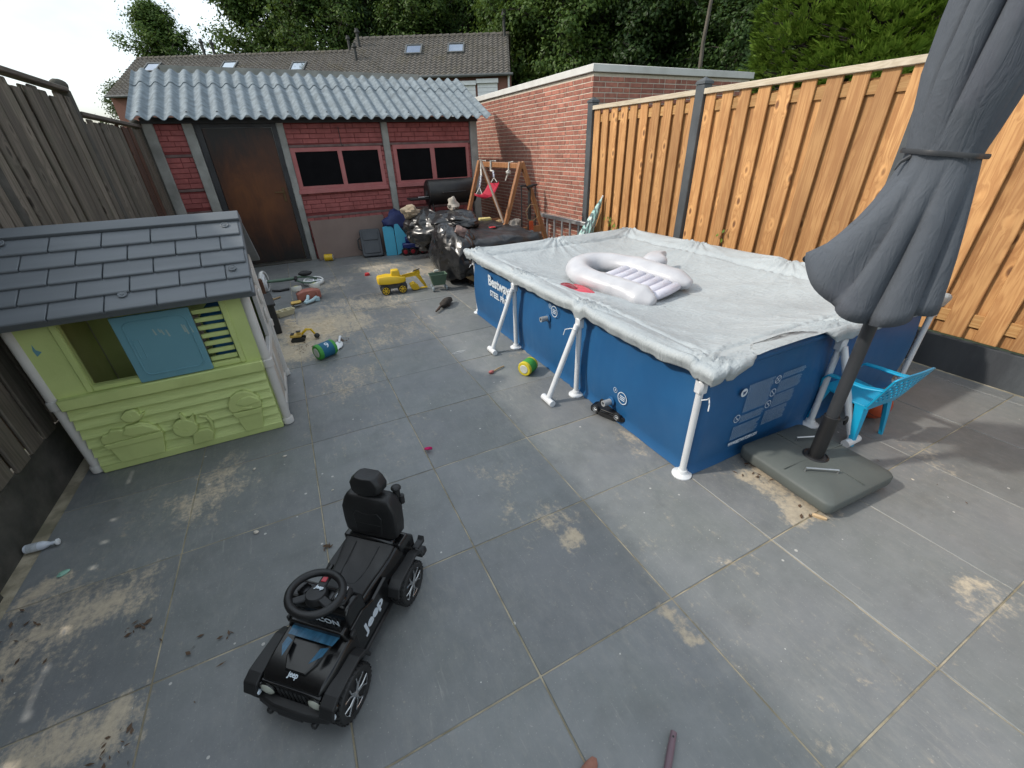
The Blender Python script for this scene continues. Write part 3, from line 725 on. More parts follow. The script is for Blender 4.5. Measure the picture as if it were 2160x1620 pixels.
rows = [(560, 45, TB, 2.1, .98, 'tall tree at the left edge of the tree belt beside the open sky', M_leafA),
        (665, 43, TA, 4.0, 1.12, 'tall tree with upright limbs above the lower house roof', M_leafA),
        (760, 47, TB, 5.1, 1.1, 'dark tall tree behind the step between the two house roofs', M_leafB),
        (880, 43, TA, 1.7, 1.0, 'broad tree above the middle of the higher house roof', M_leafA),
        (990, 46, TC, .9, 1.15, 'tall tree above the right end of the house roof', M_leafB),
        (1085, 38, TB, 3.3, .95, 'leafy tree just right of the house gable', M_leafA),
        (1180, 34, TC, 2.6, 1.0, 'drooping bright green tree above the brick garage corner', M_leafA),
        (1270, 38, TB, .2, 1.0, 'dark tree behind the brick garage roof', M_leafB),
        (1370, 33, TC, 4.4, .98, 'dark drooping tree over the middle of the garage coping', M_leafB),
        (1470, 36, TB, 5.6, 1.0, 'dark tree behind the bare pale trunk', M_leafB),
        (1570, 30, TA, 2.9, .9, 'dark tree beside the tall conifer hedge', M_leafB),
        (1680, 34, TB, 1.2, 1.0, 'dark tree hidden partly behind the conifer hedge', M_leafB),
        (620, 60, TC, 1.1, 1.2, 'distant tree filling the left of the tree belt', M_leafB), (820, 60, TB, 2.2, 1.2, 'distant tree filling the belt above the roof step', M_leafB),
        (950, 58, TA, 3.2, 1.3, 'distant tree showing between the two crowns over the higher roof', M_leafB), (1130, 56, TC, .3, 1.3, 'distant dark tree right of the house', M_leafB),
        (1230, 52, TB, 4.1, 1.2, 'distant dark tree left of the garage corner', M_leafB), (1330, 50, TA, 5.2, 1.25, 'distant dark tree over the garage', M_leafB),
        (1430, 48, TC, 1.9, 1.25, 'distant dark tree over the right of the garage', M_leafB), (1540, 46, TB, 2.7, 1.2, 'distant dark tree left of the conifer', M_leafB)]
for px, D, me, rz, s_, lab, lm_ in rows: tree_at(px, D, me, rz, s_, lab, lm_)
# bare pale trunk and shrubs under the dark trees
p = AD(1500, 20, 21); p0 = Vector((p.x, p.y, -.05))
bt = thing('dead_tree', 'bare pale broken trunk standing in front of the dark trees', 'tree', p0)
part('trunk', MB().tube([(0, 0, 0), (-.05, 0, 3), (-.10, .05, 5), (-.05, 0, 6.6), (-.12, .05, 8.6), (.0, .1, 10.2)], [.09, .085, .07, .06, .04, .012], 8), M_palebark, bt)
part('branch', MB().tube([(.2, 0, 6.4), (.9, .1, 7.4), (1.25, .1, 8.9)], [.05, .035, .01], 6), M_palebark, bt)
SH = tree_meshes(8, 3.4, 1.9, .3, 26, 26, .09, .8, .06)
for px, D, rz, s_, lab in ((1490, 17, .3, 1.02, 'leafy shrub showing above the garage coping'), (1590, 16, 2.2, 1.05, 'leafy shrub between the garage end and the conifer'), (1400, 19, 4.0, 1.0, 'low shrub behind the garage coping, left of the other shrubs')):
    tree_at(px, D, SH, rz, s_, lab, M_leafB, group='shrubs behind the garage', name='shrub', cat='shrub')
# conifer hedge
def conifer(seed, h, rb, n):
    r = random.Random(seed); lm = MB(); tm = MB(); tm.tube([(0, 0, -.1), (0, 0, h*.5), (0, 0, h*.97)], [.16, .1, .02], 8)
    for i in range(n):
        z = h*(r.random()**1.15)*.98+.1; f = z/h; rad = rb*(1-f)**.55*(.78+.30*mn.noise(Vector((math.cos(i*2.399)*2, math.sin(i*2.399)*2, z*.9+seed))))*r.uniform(.80, 1.06)
        a = i*2.399+r.uniform(-.3, .3); out = Vector((math.cos(a), math.sin(a), 0)); p = out*rad+Vector((0, 0, z))
        if i % 9 == 0: tm.tube([(0, 0, z*.9), tuple(p*.96+Vector((0, 0, z*.03)))], [.03, .008], 4, caps=False)
        side = out.cross(Vector((0, 0, 1))); d0 = (out*r.uniform(.5, 1.0)+Vector((0, 0, r.uniform(.1, .85)))+side*r.uniform(-.5, .5)).normalized()
        wv = side*math.cos(r.uniform(-.7, .7))+Vector((0, 0, 1))*r.uniform(-.5, .5); wv = (wv-d0*wv.dot(d0)).normalized()
        ln = r.uniform(.14, .30)
        for k in range(7):
            an = (k-3)*.26+r.uniform(-.08, .08); d = d0*math.cos(an)+wv*math.sin(an); l2 = ln*(1-abs(k-3)*.13)*r.uniform(.8, 1.15); nx = d0.cross(wv)
            b0 = p+d*l2*.1; e = p+d*l2; s = wv*math.cos(an)-d0*math.sin(an); wd = ln*.085
            lm.add([b0, (b0+e)/2+s*wd, e, (b0+e)/2-s*wd+nx*.01], [(0, 1, 2, 3)])
    return mesh('trunk', tm, True), mesh('crown', lm)
CO = [conifer(31, 7.5, 2.1, 9000), conifer(32, 7.0, 1.9, 8000)]
cg = 'conifers behind the new fence'
for px, D, k, s_, lab in ((1740, 11.5, 0, 1.0, 'bright green conifer beyond the fence, leftmost of the conifers'), (1885, 10.2, 1, 1.05, 'bright green conifer beyond the fence beside the parasol'), (2050, 9.6, 0, 1.0, 'bright green conifer beyond the fence hidden partly by the parasol'), (1830, 13.5, 1, 1.25, 'conifer standing behind the front pair of conifers')):
    p = AD(px, 60, D); put_tree('conifer', CO[k], M_leafC, M_bark, lab, 'conifer', (p.x, p.y, -.05), px*.37, s_, cg)
# ivy leaves creeping through the new fence
iv = thing('ivy', 'small green ivy sprigs creeping through the lower boards of the new fence', 'plant', (4.11, 5.0, 0))
rv = random.Random(9)
for k, (y, z, n) in enumerate(((5.07, .62, 9), (4.90, .52, 7), (3.13, .70, 3))):
    st = MB().tube([(4.118, y, .25), (4.112, y+.03, z-.05), (4.10, y-.02, z+.05)], .003, 5)
    part('stem', st, M_bark, iv, off=(4.11, 5.0, 0)); lm = MB()
    for q in range(n): leaf(lm, Vector((4.095-rv.uniform(0, .04), y+rv.uniform(-.09, .09), z+rv.uniform(-.09, .08))), Vector((-1, rv.uniform(-.5, .5), rv.uniform(0, 1))), Vector((0, 0, 1)), rv.uniform(.018, .032))
    part('leaves', lm, M_leafC, iv, smooth=False, off=(4.11, 5.0, 0))
# ================================================================ playhouse
M_green = mat('lime_plastic', (.545, .62, .235), (.475, .55, .20), .5, 5, bump=.12, bscale=120, dirt=(.30, .32, .12), dirtamt=.45)
def grained_green():
    m, t, b = newmat('lime_plank_plastic'); v = coords(t, False, (1.3, 1, 16), 5.0)
    n = noi(t, v, 5, 5, .6, .8); L(t, mix(t, ramp(t, n, [(.35, 0), (.65, 1)]), (.555, .63, .24), (.465, .54, .195)), b.inputs['Base Color'])
    b.inputs['Roughness'].default_value = .5; bumpn(t, b, n, .8, .006); return m
M_greenplank = grained_green()
M_roofgrey = mat('grey_roof_plastic', (.142, .155, .168), (.120, .132, .143), .45, 4, bump=.12, bscale=90, stretch=(.3, 3, 3))
M_teal = mat('teal_plastic', (.135, .30, .355), (.12, .27, .32), .42, 4, bump=.08, dirt=(.35, .37, .33), dirtamt=.18)
M_cream = mat('cream_plastic', (.60, .575, .535), (.53, .505, .465), .5, 6, bump=.1, dirt=(.38, .33, .26), dirtamt=.35)
M_beige = mat('beige_plastic', (.52, .445, .37), (.45, .38, .31), .55, 6)
FY = 2.755; HO = Vector((-.85, 3.14, 0))
ph = thing('playhouse', 'lime green plastic playhouse with grey shingle roof beside the old fence', 'playhouse', HO)
def FP(px, py): p = AY(px, py, FY); return (p.x, p.z)
def fp(u, v, w): return Vector((u, FY-w, v))
xl, xr = -1.35, -.345
# lower front: clapboards
part('wall', MB().box(xl+.01, xr-.01, FY+.002, FY+.03, .0, .50), M_green, ph, smooth=False, off=HO)
nb = 6; z0, z1 = .045, .42; bh = (z1-z0)/nb
for i in range(nb):
    za, zb = z0+i*bh, z0+(i+1)*bh
    m_ = MB().loft([[(x, FY+.002, za+.003), (x, FY-.032, za+.004), (x, FY-.029, za+.011), (x, FY-.005, zb), (x, FY+.002, zb)] for x in (xl+.03, xr-.03)])
    o = part('plank', m_, M_greenplank, ph, smooth=False)
    o.data.transform(Matrix.Translation(-Vector((0, 0, (za+zb)/2)))); o.location = Vector((0, 0, (za+zb)/2))-HO
part('ledge', MB().cbox(xl+.025, xr-.02, FY-.042, FY+.002, .425, .492, .006), M_green, ph, bw=0, off=HO)
part('plinth', MB().cbox(xl+.03, xr-.03, FY-.038, FY+.002, .002, .050, .005), M_green, ph, off=HO)
# upper front with the window opening
wx0, wx1, wz0, wz1 = -1.165, -.475, .525, .885
uf = MB().box(xl+.02, wx0, FY-.004, FY+.03, .49, .97).box(wx1, xr-.02, FY-.004, FY+.03, .49, .97).box(wx0, wx1, FY-.004, FY+.03, .49, wz0).box(wx0, wx1, FY-.004, FY+.03, wz1, .97)
part('wall', uf, M_green, ph, smooth=False, off=HO)
fr = MB()
for a in ((wx0-.03, wx0-.002, wz0-.03, wz1+.03), (wx1+.002, wx1+.03, wz0-.03, wz1+.03), (wx0-.002, wx1+.002, wz0-.03, wz0-.002), (wx0-.002, wx1+.002, wz1+.002, wz1+.03)): fr.cbox(a[0], a[1], FY-.014, FY-.0045, a[2], a[3], .003)
wf = part('window_frame', fr, M_green, ph, off=HO)
for z in (.545, .592, .640, .687, .735, .782, .830): part('slat', MB().cbox(-.615, -.478, FY+.0, FY+.018, z-.013, z+.013, .003), M_green, wf, off=HO)
sh = MB().prism([(-.957, .497), (-.617, .497), (-.612, .502), (-.612, .872), (-.957, .872)], fp, .017, .030)
shu = part('shutter', sh, M_teal, ph, smooth=False, bw=.004, seg=3, off=HO)
def rrect(x0, x1, z0, z1, r, n=5):
    P = []
    for cx, cz, a0 in ((x1-r, z0+r, -90), (x1-r, z1-r, 0), (x0+r, z1-r, 90), (x0+r, z0+r, 180)):
        for k in range(n+1): a = Rd(a0+90*k/n); P.append((cx+r*math.cos(a), cz+r*math.sin(a)))
    return P
part('shutter_panel', MB().tube([fp(u, v, .030) for u, v in rrect(-.918, -.640, .535, .838, .035)], .0045, 6, closed=True), M_teal, shu, off=HO)
part('finger_pull', MB().tube([fp(u, v, .030) for u, v in rrect(-.905, -.878, .63, .745, .005, 2)], .0028, 5, closed=True), M_teal, shu, off=HO)
# corner posts with collars
for x, y in ((xl, FY), (xr, FY), (xl, 3.53), (xr, 3.53)):
    r_ = .026
    p_ = part('corner_post', MB().lathe([(r_, .0), (r_, .99)], (x, y+.01, .002), 14), M_cream, ph, off=HO)
    part('collar', MB().lathe([(r_+.004, .0), (r_+.009, .004), (r_+.009, .04), (r_+.004, .046)], (x, y+.01, .003), 14), M_cream, p_, off=HO)
    part('collar', MB().lathe([(r_+.003, .0), (r_+.008, .004), (r_+.008, .05), (r_+.003, .055)], (x, y+.01, .428), 14), M_cream, p_, off=HO)
# door side (towards the yard), rear and fence side
sd = MB(); X = xr
for a in ((X-.018, X+.012, 2.79, 2.84, .03, .96), (X-.018, X+.012, 3.44, 3.50, .03, 1.0), (X-.018, X+.012, 2.84, 3.44, .03, .075), (X-.018, X+.012, 2.84, 3.44, .40, .455), (X-.018, X+.012, 3.10, 3.14, .075, .40)): sd.cbox(*a, .004)
part('side_frame', sd, M_cream, ph, off=HO)
part('half_door', MB().box(X-.010, X+.001, 2.84, 3.44, .07, .41), M_beige, ph, smooth=False, off=HO)
jm = MB().prism([(3.26, .455), (3.44, .455), (3.44, 1.02), (3.14, 1.24), (2.84, .98), (2.84, .93), (3.10, .93), (3.26, .93)], lambda u, v, w: Vector((X+w, u, v)), -.018, .010)
part('door_surround', jm, M_cream, ph, smooth=False, bw=.004, off=HO)
nt_ = MB()
for z in (.56, .70, .84): nt_.cbox(X+.010, X+.026, 3.36, 3.45, z-.05, z+.05, .006)
part('hinge_block', nt_, M_cream, ph, off=HO)
part('wall', MB().box(xl+.02, xr-.02, 3.50, 3.53, .0, .97).box(xl-.005, xl+.015, 2.79, 3.50, 0, .46).box(xl-.005, xl+.015, 2.79, 3.50, .46, .97), M_green, ph, smooth=False, off=HO)  # upper half of the fence side is added to keep daylight out of the interior
tray = MB().add([(-1.05, 3.2, .30), (-.72, 3.2, .36), (-.72, 3.48, .52), (-1.05, 3.48, .46)], [(0, 1, 2, 3)])
part('inner_shelf', MB().prism([(-1.12, .30), (-.74, .40), (-.74, .62), (-1.0, .66)], lambda u, v, w: Vector((u, 3.35+w+(v-.3)*.3, v)), 0, .02), M_beige, ph, smooth=False, off=HO)
part('toy_bin', MB().cbox(-.60, -.40, 2.82, 3.05, .02, .80, .02), mat('blue_bin', (.02, .13, .30), None, .5), ph, off=HO)
rsc = random.Random(3)
for k_ in range(7):
    u_, v_ = -.80+.018*k_+rsc.uniform(-.006, .006)+(.05 if k_ > 3 else 0), .80-rsc.uniform(0, .03); l_ = rsc.uniform(.02, .06)
    part('scuff_mark', MB().prism([(u_, v_), (u_+.005, v_), (u_+.012, v_-l_), (u_+.004, v_-l_)], fp, .0302, .0308), mat('pale_scuff', (.34, .42, .38), None, .7) if k_ == 0 else bpy.data.materials['pale_scuff'], shu, smooth=False, off=HO)
# relief figures on the planks (traced shapes have their own thickness)
def CP(u, v): return FP(120+u/4.32, 760+v/4.32)
def relief(name, pts, w, m=M_green, bw=.004): return part(name, MB().prism([CP(*p) for p in pts][::-1], fp, .004, w+.020), m, ph, smooth=False, bw=bw, seg=3, off=HO)
relief('flowerpot', [(500, 768), (985, 652), (1005, 800), (615, 895)], .024)
relief('pot_rim', [(445, 740), (975, 605), (990, 655), (490, 775)], .031)
relief('plant_relief', [(415, 690), (430, 655), (480, 640), (500, 605), (545, 602), (580, 595), (615, 600), (640, 570), (700, 558), (760, 535), (850, 540), (920, 570), (968, 606), (700, 676), (450, 738), (425, 715)], .028, bw=.008)
relief('plant_relief', [(610, 640), (640, 575), (720, 560), (800, 545), (900, 570), (950, 600), (700, 660)], .034, bw=.009)
relief('bird_relief', [(592, 492), (606, 470), (640, 440), (700, 420), (745, 430), (772, 462), (812, 440), (800, 480), (770, 508), (720, 530), (650, 533), (615, 508)], .028, bw=.007)
hd = [(1180+118*math.cos(a*math.pi/10), 583+80*math.sin(a*math.pi/10)) for a in range(20)]
relief('cat_relief', hd, .032, bw=.009)
relief('cat_ear', [(1200, 515), (1248, 455), (1275, 530)], .030); relief('cat_ear', [(1118, 460), (1132, 455), (1205, 512), (1150, 515)], .030)
relief('cat_body', [(1245, 640), (1300, 605), (1385, 588), (1442, 620), (1440, 690), (1330, 722), (1255, 738)], .027, bw=.008)
part('cat_tail', MB().tube([fp(*CP(u, v), .030) for u, v in ((1305, 487), (1365, 490), (1405, 530), (1425, 590), (1425, 650))], [.009, .010, .010, .010, .008], 8), M_green, ph, off=HO)
for u, v in ((1097, 580), (1187, 600)): part('cat_eye', MB().tube([fp(CP(u, v)[0]+.011*math.cos(a*.524), CP(u, v)[1]+.010*math.sin(a*.524), .0525) for a in range(12)], .0018, 5, closed=True), M_green, ph, off=HO)
part('bird_eye', MB().tube([fp(CP(682, 473)[0]+.008*math.cos(a*.524), CP(682, 473)[1]+.008*math.sin(a*.524), .0485) for a in range(12)], .0016, 5, closed=True), M_green, ph, off=HO)
relief('flowerpot', [(1645, 490), (1870, 440), (1885, 580), (1730, 620)], .024); relief('pot_rim', [(1605, 455), (1870, 395), (1870, 440), (1640, 495)], .031)
relief('plant_relief', [(1560, 375), (1580, 310), (1630, 270), (1700, 248), (1780, 265), (1840, 300), (1865, 350), (1868, 393), (1605, 453), (1570, 420)], .030, bw=.009)
relief('plant_relief', [(1625, 370), (1680, 310), (1760, 285), (1835, 310), (1850, 345), (1720, 390)], .036, bw=.009); relief('plant_relief', [(1650, 430), (1700, 385), (1780, 385), (1800, 405)], .035, bw=.007)
part('paint_mark', MB().prism([FP(67, 727), FP(76, 738), FP(89, 742), FP(80, 752), FP(70, 740)][::-1], fp, .0042, .0052), M_teal, ph, smooth=False, off=HO)
# roof: shell and single shingles
rx0, rx1 = -1.42, -.27
eY, eZ, rY, rZ = 2.625, .925, 3.12, 1.268
ln_ = math.hypot(rY-eY, rZ-eZ); ud = Vector((0, (rY-eY)/ln_, (rZ-eZ)/ln_)); nd = Vector((0, -ud.z, ud.y))
def rf(x, s, n): return Vector((x, eY, eZ))+ud*s+nd*n
roof = part('roof', MB().loft([[rf(x, 0, 0), rf(x, .0, -.035), rf(x, ln_, -.045), Vector((x, 3.63, .90)), Vector((x, 3.63, .93)), rf(x, ln_, 0)] for x in (rx0, rx1)]), M_roofgrey, ph, smooth=False, bw=.006, off=HO)
part('ridge_cap', MB().loft([[rf(x, ln_-.055, .001), rf(x, ln_-.055, .022), rf(x, ln_+.01, .024), Vector((x, rY+.06, rZ-.02)), Vector((x, rY+.05, rZ-.05))] for x in (rx0-.002, rx1+.002)]), M_roofgrey, roof, smooth=False, bw=.004, off=HO)
rows_ = 5; rh = (ln_-.06)/rows_; sw = .212; rs = random.Random(2)
for r_ in range(rows_):
    x = rx0+(.5 if r_ % 2 else 0)*sw-sw*.62
    while x < rx1-.01:
        a, b_ = max(x, rx0), min(x+sw, rx1)
        if b_-a > .03:
            s0_, s1_ = r_*rh-.004, (r_+1)*rh+.002; g_ = .003
            m_ = MB().loft([[rf(xx, s0_, .0), rf(xx, s0_, .016), rf(xx, s0_+.006, .020), rf(xx, s1_, .006), rf(xx, s1_, .0)] for xx in (a+g_, b_-g_)])
            part('shingle', m_, M_roofgrey, roof, smooth=False, bw=.0025, off=HO)
        x += sw
for px, py in ((476, 480), (492, 570), (262, 626), (5, 519)):
    best = min((abs((AX(px, py, -9).x) if False else 0)+((lambda p: abs((p-Vector((0, eY, eZ))).dot(nd)))(G(px, py, .93+k*.0025))), k) for k in range(140))
    c = G(px, py, .93+best[1]*.0025)+nd*.018; c = Vector(c)
    q = nd.to_track_quat('Z', 'Y').to_matrix()
    part('roof_screw', MB().lathe([(.020, 0), (.020, .003), (.017, .004), (.015, .0015), (.0, .0015)], c, 14, q).obox(c+nd*.0025, (.018, .003, .002), q).obox(c+nd*.0028, (.003, .018, .002), q), M_roofgrey, roof, off=HO)

# ================================================================ pool
M_liner = mat('blue_vinyl_liner', (.013, .098, .245), (.011, .082, .212), .42, 3, bump=.10, bscale=200, dirt=(.06, .14, .27), dirtamt=.3)
M_linedk = mat('navy_vinyl_liner', (.016, .060, .165), (.013, .052, .145), .36, 3, bump=.10, bscale=200)
M_print = mat('white_print', (.62, .68, .72), (.56, .62, .68), .5, 30)
M_pole = mat('white_coated_tube', (.70, .71, .72), (.63, .64, .66), .32, 5, dirt=(.45, .43, .40), dirtamt=.25)
M_grey = mat('grey_plastic', (.33, .34, .35), (.27, .28, .29), .45, 6)
px0, px1, py0, py1, pz = 1.575, 3.62, 1.115, 4.10, .635
PO = Vector(((px0+px1)/2, (py0+py1)/2, 0))
pool = thing('frame_pool', 'rectangular blue frame pool with white legs', 'swimming pool', PO)
def wall_path(x0, x1, y0, y1, r, step):
    P = []
    def seg(a, b_, n_):
        k = max(2, int((Vector(b_)-Vector(a)).length/step))
        for i in range(k): P.append((Vector(a).lerp(Vector(b_), i/k), Vector(n_)))
    def arc(c, a0):
        for i in range(6): a = Rd(a0+90*i/6); d = Vector((math.cos(a), math.sin(a))); P.append((Vector(c)+d*r, d))
    seg((x0, y1-r), (x0, y0+r), (-1, 0)); arc((x0+r, y0+r), 180); seg((x0+r, y0), (x1-r, y0), (0, -1)); arc((x1-r, y0+r), 270)
    seg((x1, y0+r), (x1, y1-r), (1, 0)); arc((x1-r, y1-r), 0); seg((x1-r, y1), (x0+r, y1), (0, 1)); arc((x0+r, y1-r), 90)
    return P
WP = wall_path(px0, px1, py0, py1, .05, .035)
def wallfn(k, v):
    p, n = WP[k]; z = pz*v; t_ = p.y if abs(n.x) > .5 else p.x
    off_ = -.012+.022*math.sin(math.pi*min(1, v*1.15))
    for ty, tn in ((3.06, 'x'), (2.11, 'x'), (2.60, 'y')):
        q = (p.y-ty) if tn == 'x' else (p.x-ty)
        if (abs(n.x) > .5) == (tn == 'x'):
            off_ -= .030*math.exp(-(q/.10)**2)*v; off_ += .011*math.sin(q*70+v*3)*math.exp(-abs(q)/.20)*(1-v*.5)
    off_ += .0035*mn.noise(Vector((p.x*6, p.y*6, z*1.4)))
    if v < .06: off_ += .02*(1-v/.06)
    return (p.x+n.x*off_, p.y+n.y*off_, z+.003)
wm = MB(); nv = 18; n_ = len(WP)
rings = [wm.ring([wallfn(k, (j/nv)**1.0) for k in range(n_)]) for j in range(nv+1)]
for a, b_ in zip(rings, rings[1:]): wm.bridge(a, b_)
part('liner', wm, M_liner, pool, off=PO)
part('rim_rail', MB().tube([(p.x-n.x*.012, p.y-n.y*.012, pz-.004) for p, n in WP[::3]], .023, 8, closed=True), M_liner, pool, off=PO)
def leg(x, y, nx, ny, brace=False, zt=.562):
    l_ = part('leg', MB().cyl((x, y, .02), (x, y, zt), .0175, n=12), M_pole, pool, off=PO)
    part('foot', MB().lathe([(.052, .0), (.052, .006), (.030, .018), (.024, .035)], (x, y, .001), 16), M_pole, l_, off=PO)
    part('top_joint', MB().cbox(x-.025, x+.025, y-.025, y+.025, zt-.05, zt+.03, .010), M_pole, l_, off=PO)
    if brace:
        bx, by = x+nx*.235, y+ny*.235
        b1 = part('brace', MB().cyl((bx, by, .026), (x+nx*.02, y+ny*.02, zt-.02), .019, n=12), M_pole, pool, off=PO)
        part('brace_foot', MB().cyl((bx-ny*.062, by-nx*.062, .024), (bx+ny*.062, by+nx*.062, .024), .023, n=12), M_pole, b1, off=PO)
        part('tie_cord', MB().tube([(x+nx*.05, y-.03*abs(nx)-.02*abs(ny), zt-.04), (x+nx*.055, y+.02*abs(nx), zt-.045), (x+nx*.075, y+.045*abs(nx)+.01, zt-.06), (x+nx*.085, y+.06*abs(nx), zt-.10)], .003, 5), M_white, b1, off=PO)
for x, y in ((1.556, 1.14), (1.60, 4.085), (3.64, 1.10), (3.64, 4.1)): leg(x, y, 0, 0)
for y in (3.06, 2.115): leg(1.535, y, -1, 0, True)
leg(2.60, 1.095, 0, -1, True)
for y in (3.06, 2.115): leg(3.66, y, 1, 0)
part('tie_cord', MB().tube([(1.53, 1.105, .50), (1.55, 1.09, .505), (1.58, 1.10, .50), (1.57, 1.085, .47), (1.565, 1.08, .44)], .003, 5), M_white, pool, off=PO)
part('tie_cord', MB().tube([(1.575, 4.06, .55), (1.55, 4.07, .53), (1.535, 4.09, .50), (1.55, 4.085, .53)], .003, 5), M_white, pool, off=PO)
# outlets with caps and round prints
for y, z in ((2.56, .435), (1.765, .125)):
    o_ = part('outlet', MB().lathe([(.020, 0), (.020, .058), (.013, .058), (.013, .02)], (px0-.02, y, z), 14, Matrix.Rotation(Rd(-90), 3, 'Y')), M_grey, pool, off=PO)
    part('outlet_flange', MB().lathe([(.032, 0), (.032, .008), (.022, .014)], (px0-.008, y, z), 16, Matrix.Rotation(Rd(-90), 3, 'Y')), M_liner, o_, off=PO)
def ringmark(c, r, ax, ay, bars=(), fill=False):
    ax, ay = Vector(ax), Vector(ay); c = Vector(c); mb = MB(); n = 28; az = ax.cross(ay)
    R1 = [c+(ax*math.cos(2*math.pi*k/n)+ay*math.sin(2*math.pi*k/n))*r for k in range(n)]; R2 = [c+(ax*math.cos(2*math.pi*k/n)+ay*math.sin(2*math.pi*k/n))*(0.001 if fill else r*.86) for k in range(n)]
    a, b_ = mb.ring(R1), mb.ring(R2); mb.bridge(a, b_)
    for (u0, v0, u1, v1, wd) in bars:
        p, q = c+ax*u0*r+ay*v0*r, c+ax*u1*r+ay*v1*r; t_ = (q-p).normalized(); s_ = t_.cross(az)*wd*r
        mb.add([p-s_, q-s_, q+s_, p+s_], [(0, 1, 2, 3)])
    return mb
SL = (0, -1, 0); ZU = (0, 0, 1)
wavy = [(-.55, .3-.3*k, .55, .3-.3*k, .07) for k in range(3)]
for (y, z, r) in ((2.47, .515, .042), (1.665, .20, .042)): part('print_mark', ringmark((px0-.0155, y, z), r, SL, ZU, wavy), M_print, pool, smooth=False, off=PO)
for (y, z, r) in ((2.53, .54, .018), (1.735, .225, .018)): part('print_mark', ringmark((px0-.0145, y, z), r, SL, ZU, [(0, -.5, 0, .5, .15)]), M_print, pool, smooth=False, off=PO)
text('Bestway', .135, M_print, pool, (px0-.016, 3.665, .425), SL, ZU, off=PO, width=.45, bold=.0042)
text('STEEL PRO', .078, M_print, pool, (px0-.0165, 3.635, .325), SL, ZU, off=PO, width=.385, bold=.0022)
# warning panel on the short side: rows of print too fine to read
rp_ = random.Random(4); PYW = py0-.0165
M_fine = mat('fine_white_print', (.33, .43, .54), None, .5)
def para(x0, x1, zt, zb, ragged=.02):
    mb = MB(); z = zt
    while z > zb:
        x = x0+rp_.uniform(0, .002); xe = x1-rp_.uniform(0, ragged)
        while x < xe:
            l = rp_.uniform(.005, .014); mb.add([(x, PYW, z-.0014), (min(x+l, xe), PYW, z-.0014), (min(x+l, xe), PYW, z+.0014), (x, PYW, z+.0014)], [(0, 1, 2, 3)]); x += l+.0035
        z -= .0068
    part('fine_print', mb, M_fine, pool, smooth=False, off=PO)
para(1.872, 2.075, .484, .315); para(1.872, 2.06, .298, .252); para(1.83, 2.055, .236, .148, .035)
para(2.137, 2.343, .484, .452); para(2.125, 2.325, .437, .365); para(2.115, 2.30, .352, .275); para(2.075, 2.27, .262, .172)
text('WWW.BESTWAYCORP.COM', .030, M_print, pool, (1.825, PYW-.001, .114), (1, 0, 0), ZU, off=PO, width=.235, bold=.0008)
slash = [(-.6, .6, .6, -.6, .07)]
for x, z, fl, bars in ((1.842, .452, True, ()), (2.105, .457, False, slash+[(-.6, -.6, .6, .6, .07)]), (2.094, .379, False, slash), (2.083, .308, False, slash+[(-.3, .1, .3, .1, .12)]), (1.842, .292, False, slash+[(-.4, -.2, .5, -.1, .07)])):
    part('print_mark', ringmark((x, PYW, z), .024, (1, 0, 0), ZU, bars, fl), M_print, pool, smooth=False, off=PO)
part('print_mark', MB().add([(1.835, PYW-.001, .44), (1.85, PYW-.001, .445), (1.858, PYW-.001, .462), (1.83, PYW-.001, .458)], [(0, 1, 2, 3)]), M_linedk, pool, smooth=False, off=PO)

# ---------------------------------------------------------------- pool cover
def cover_material():
    m, t, b_ = newmat('grey_woven_cover'); v = coords(t)
    c = mix(t, ramp(t, noi(t, v, 2.4, 6, .6), [(.3, 0), (.7, 1)]), (.42, .452, .462), (.345, .375, .388))
    c = mix(t, ramp(t, noi(t, v, 7, 8, .7), [(.55, 0), (.75, .35)]), c, (.27, .295, .305))
    L(t, c, b_.inputs['Base Color']); b_.inputs['Roughness'].default_value = .55
    hs = None
    for sc_, ro, s0, wt in (((3, 11, 1), .35, 2.2, 1.0), ((13, 4, 1), -.4, 1.6, .6), ((8, 24, 1), .5, 3.0, .45), ((60, 60, 60), 0, 1.0, .12)):
        q = N(t, 'Mapping'); q.inputs['Scale'].default_value = sc_; q.inputs['Rotation'].default_value = (0, 0, ro); L(t, v, q.inputs[0])
        n_ = mth(t, 'ABSOLUTE', mth(t, 'SUBTRACT', noi(t, q.outputs[0], s0, 3, .5, .4), .5)); n_ = mth(t, 'MULTIPLY', n_, wt)
        hs = n_ if hs is None else mth(t, 'ADD', hs, n_)
    bumpn(t, b_, hs, .55, .03); return m
M_cover = cover_material()
ties = [Vector((1.535, 3.06)), Vector((1.535, 2.115)), Vector((1.55, 1.12)), Vector((1.575, 4.09)), Vector((2.60, 1.085)), Vector((3.65, 1.10)), Vector((3.64, 4.10)), Vector((3.66, 3.06)), Vector((3.66, 2.115)), Vector((2.6, 4.13))]
cx0, cx1, cy0, cy1 = px0-.034, px1+.034, py0-.030, py1+.03
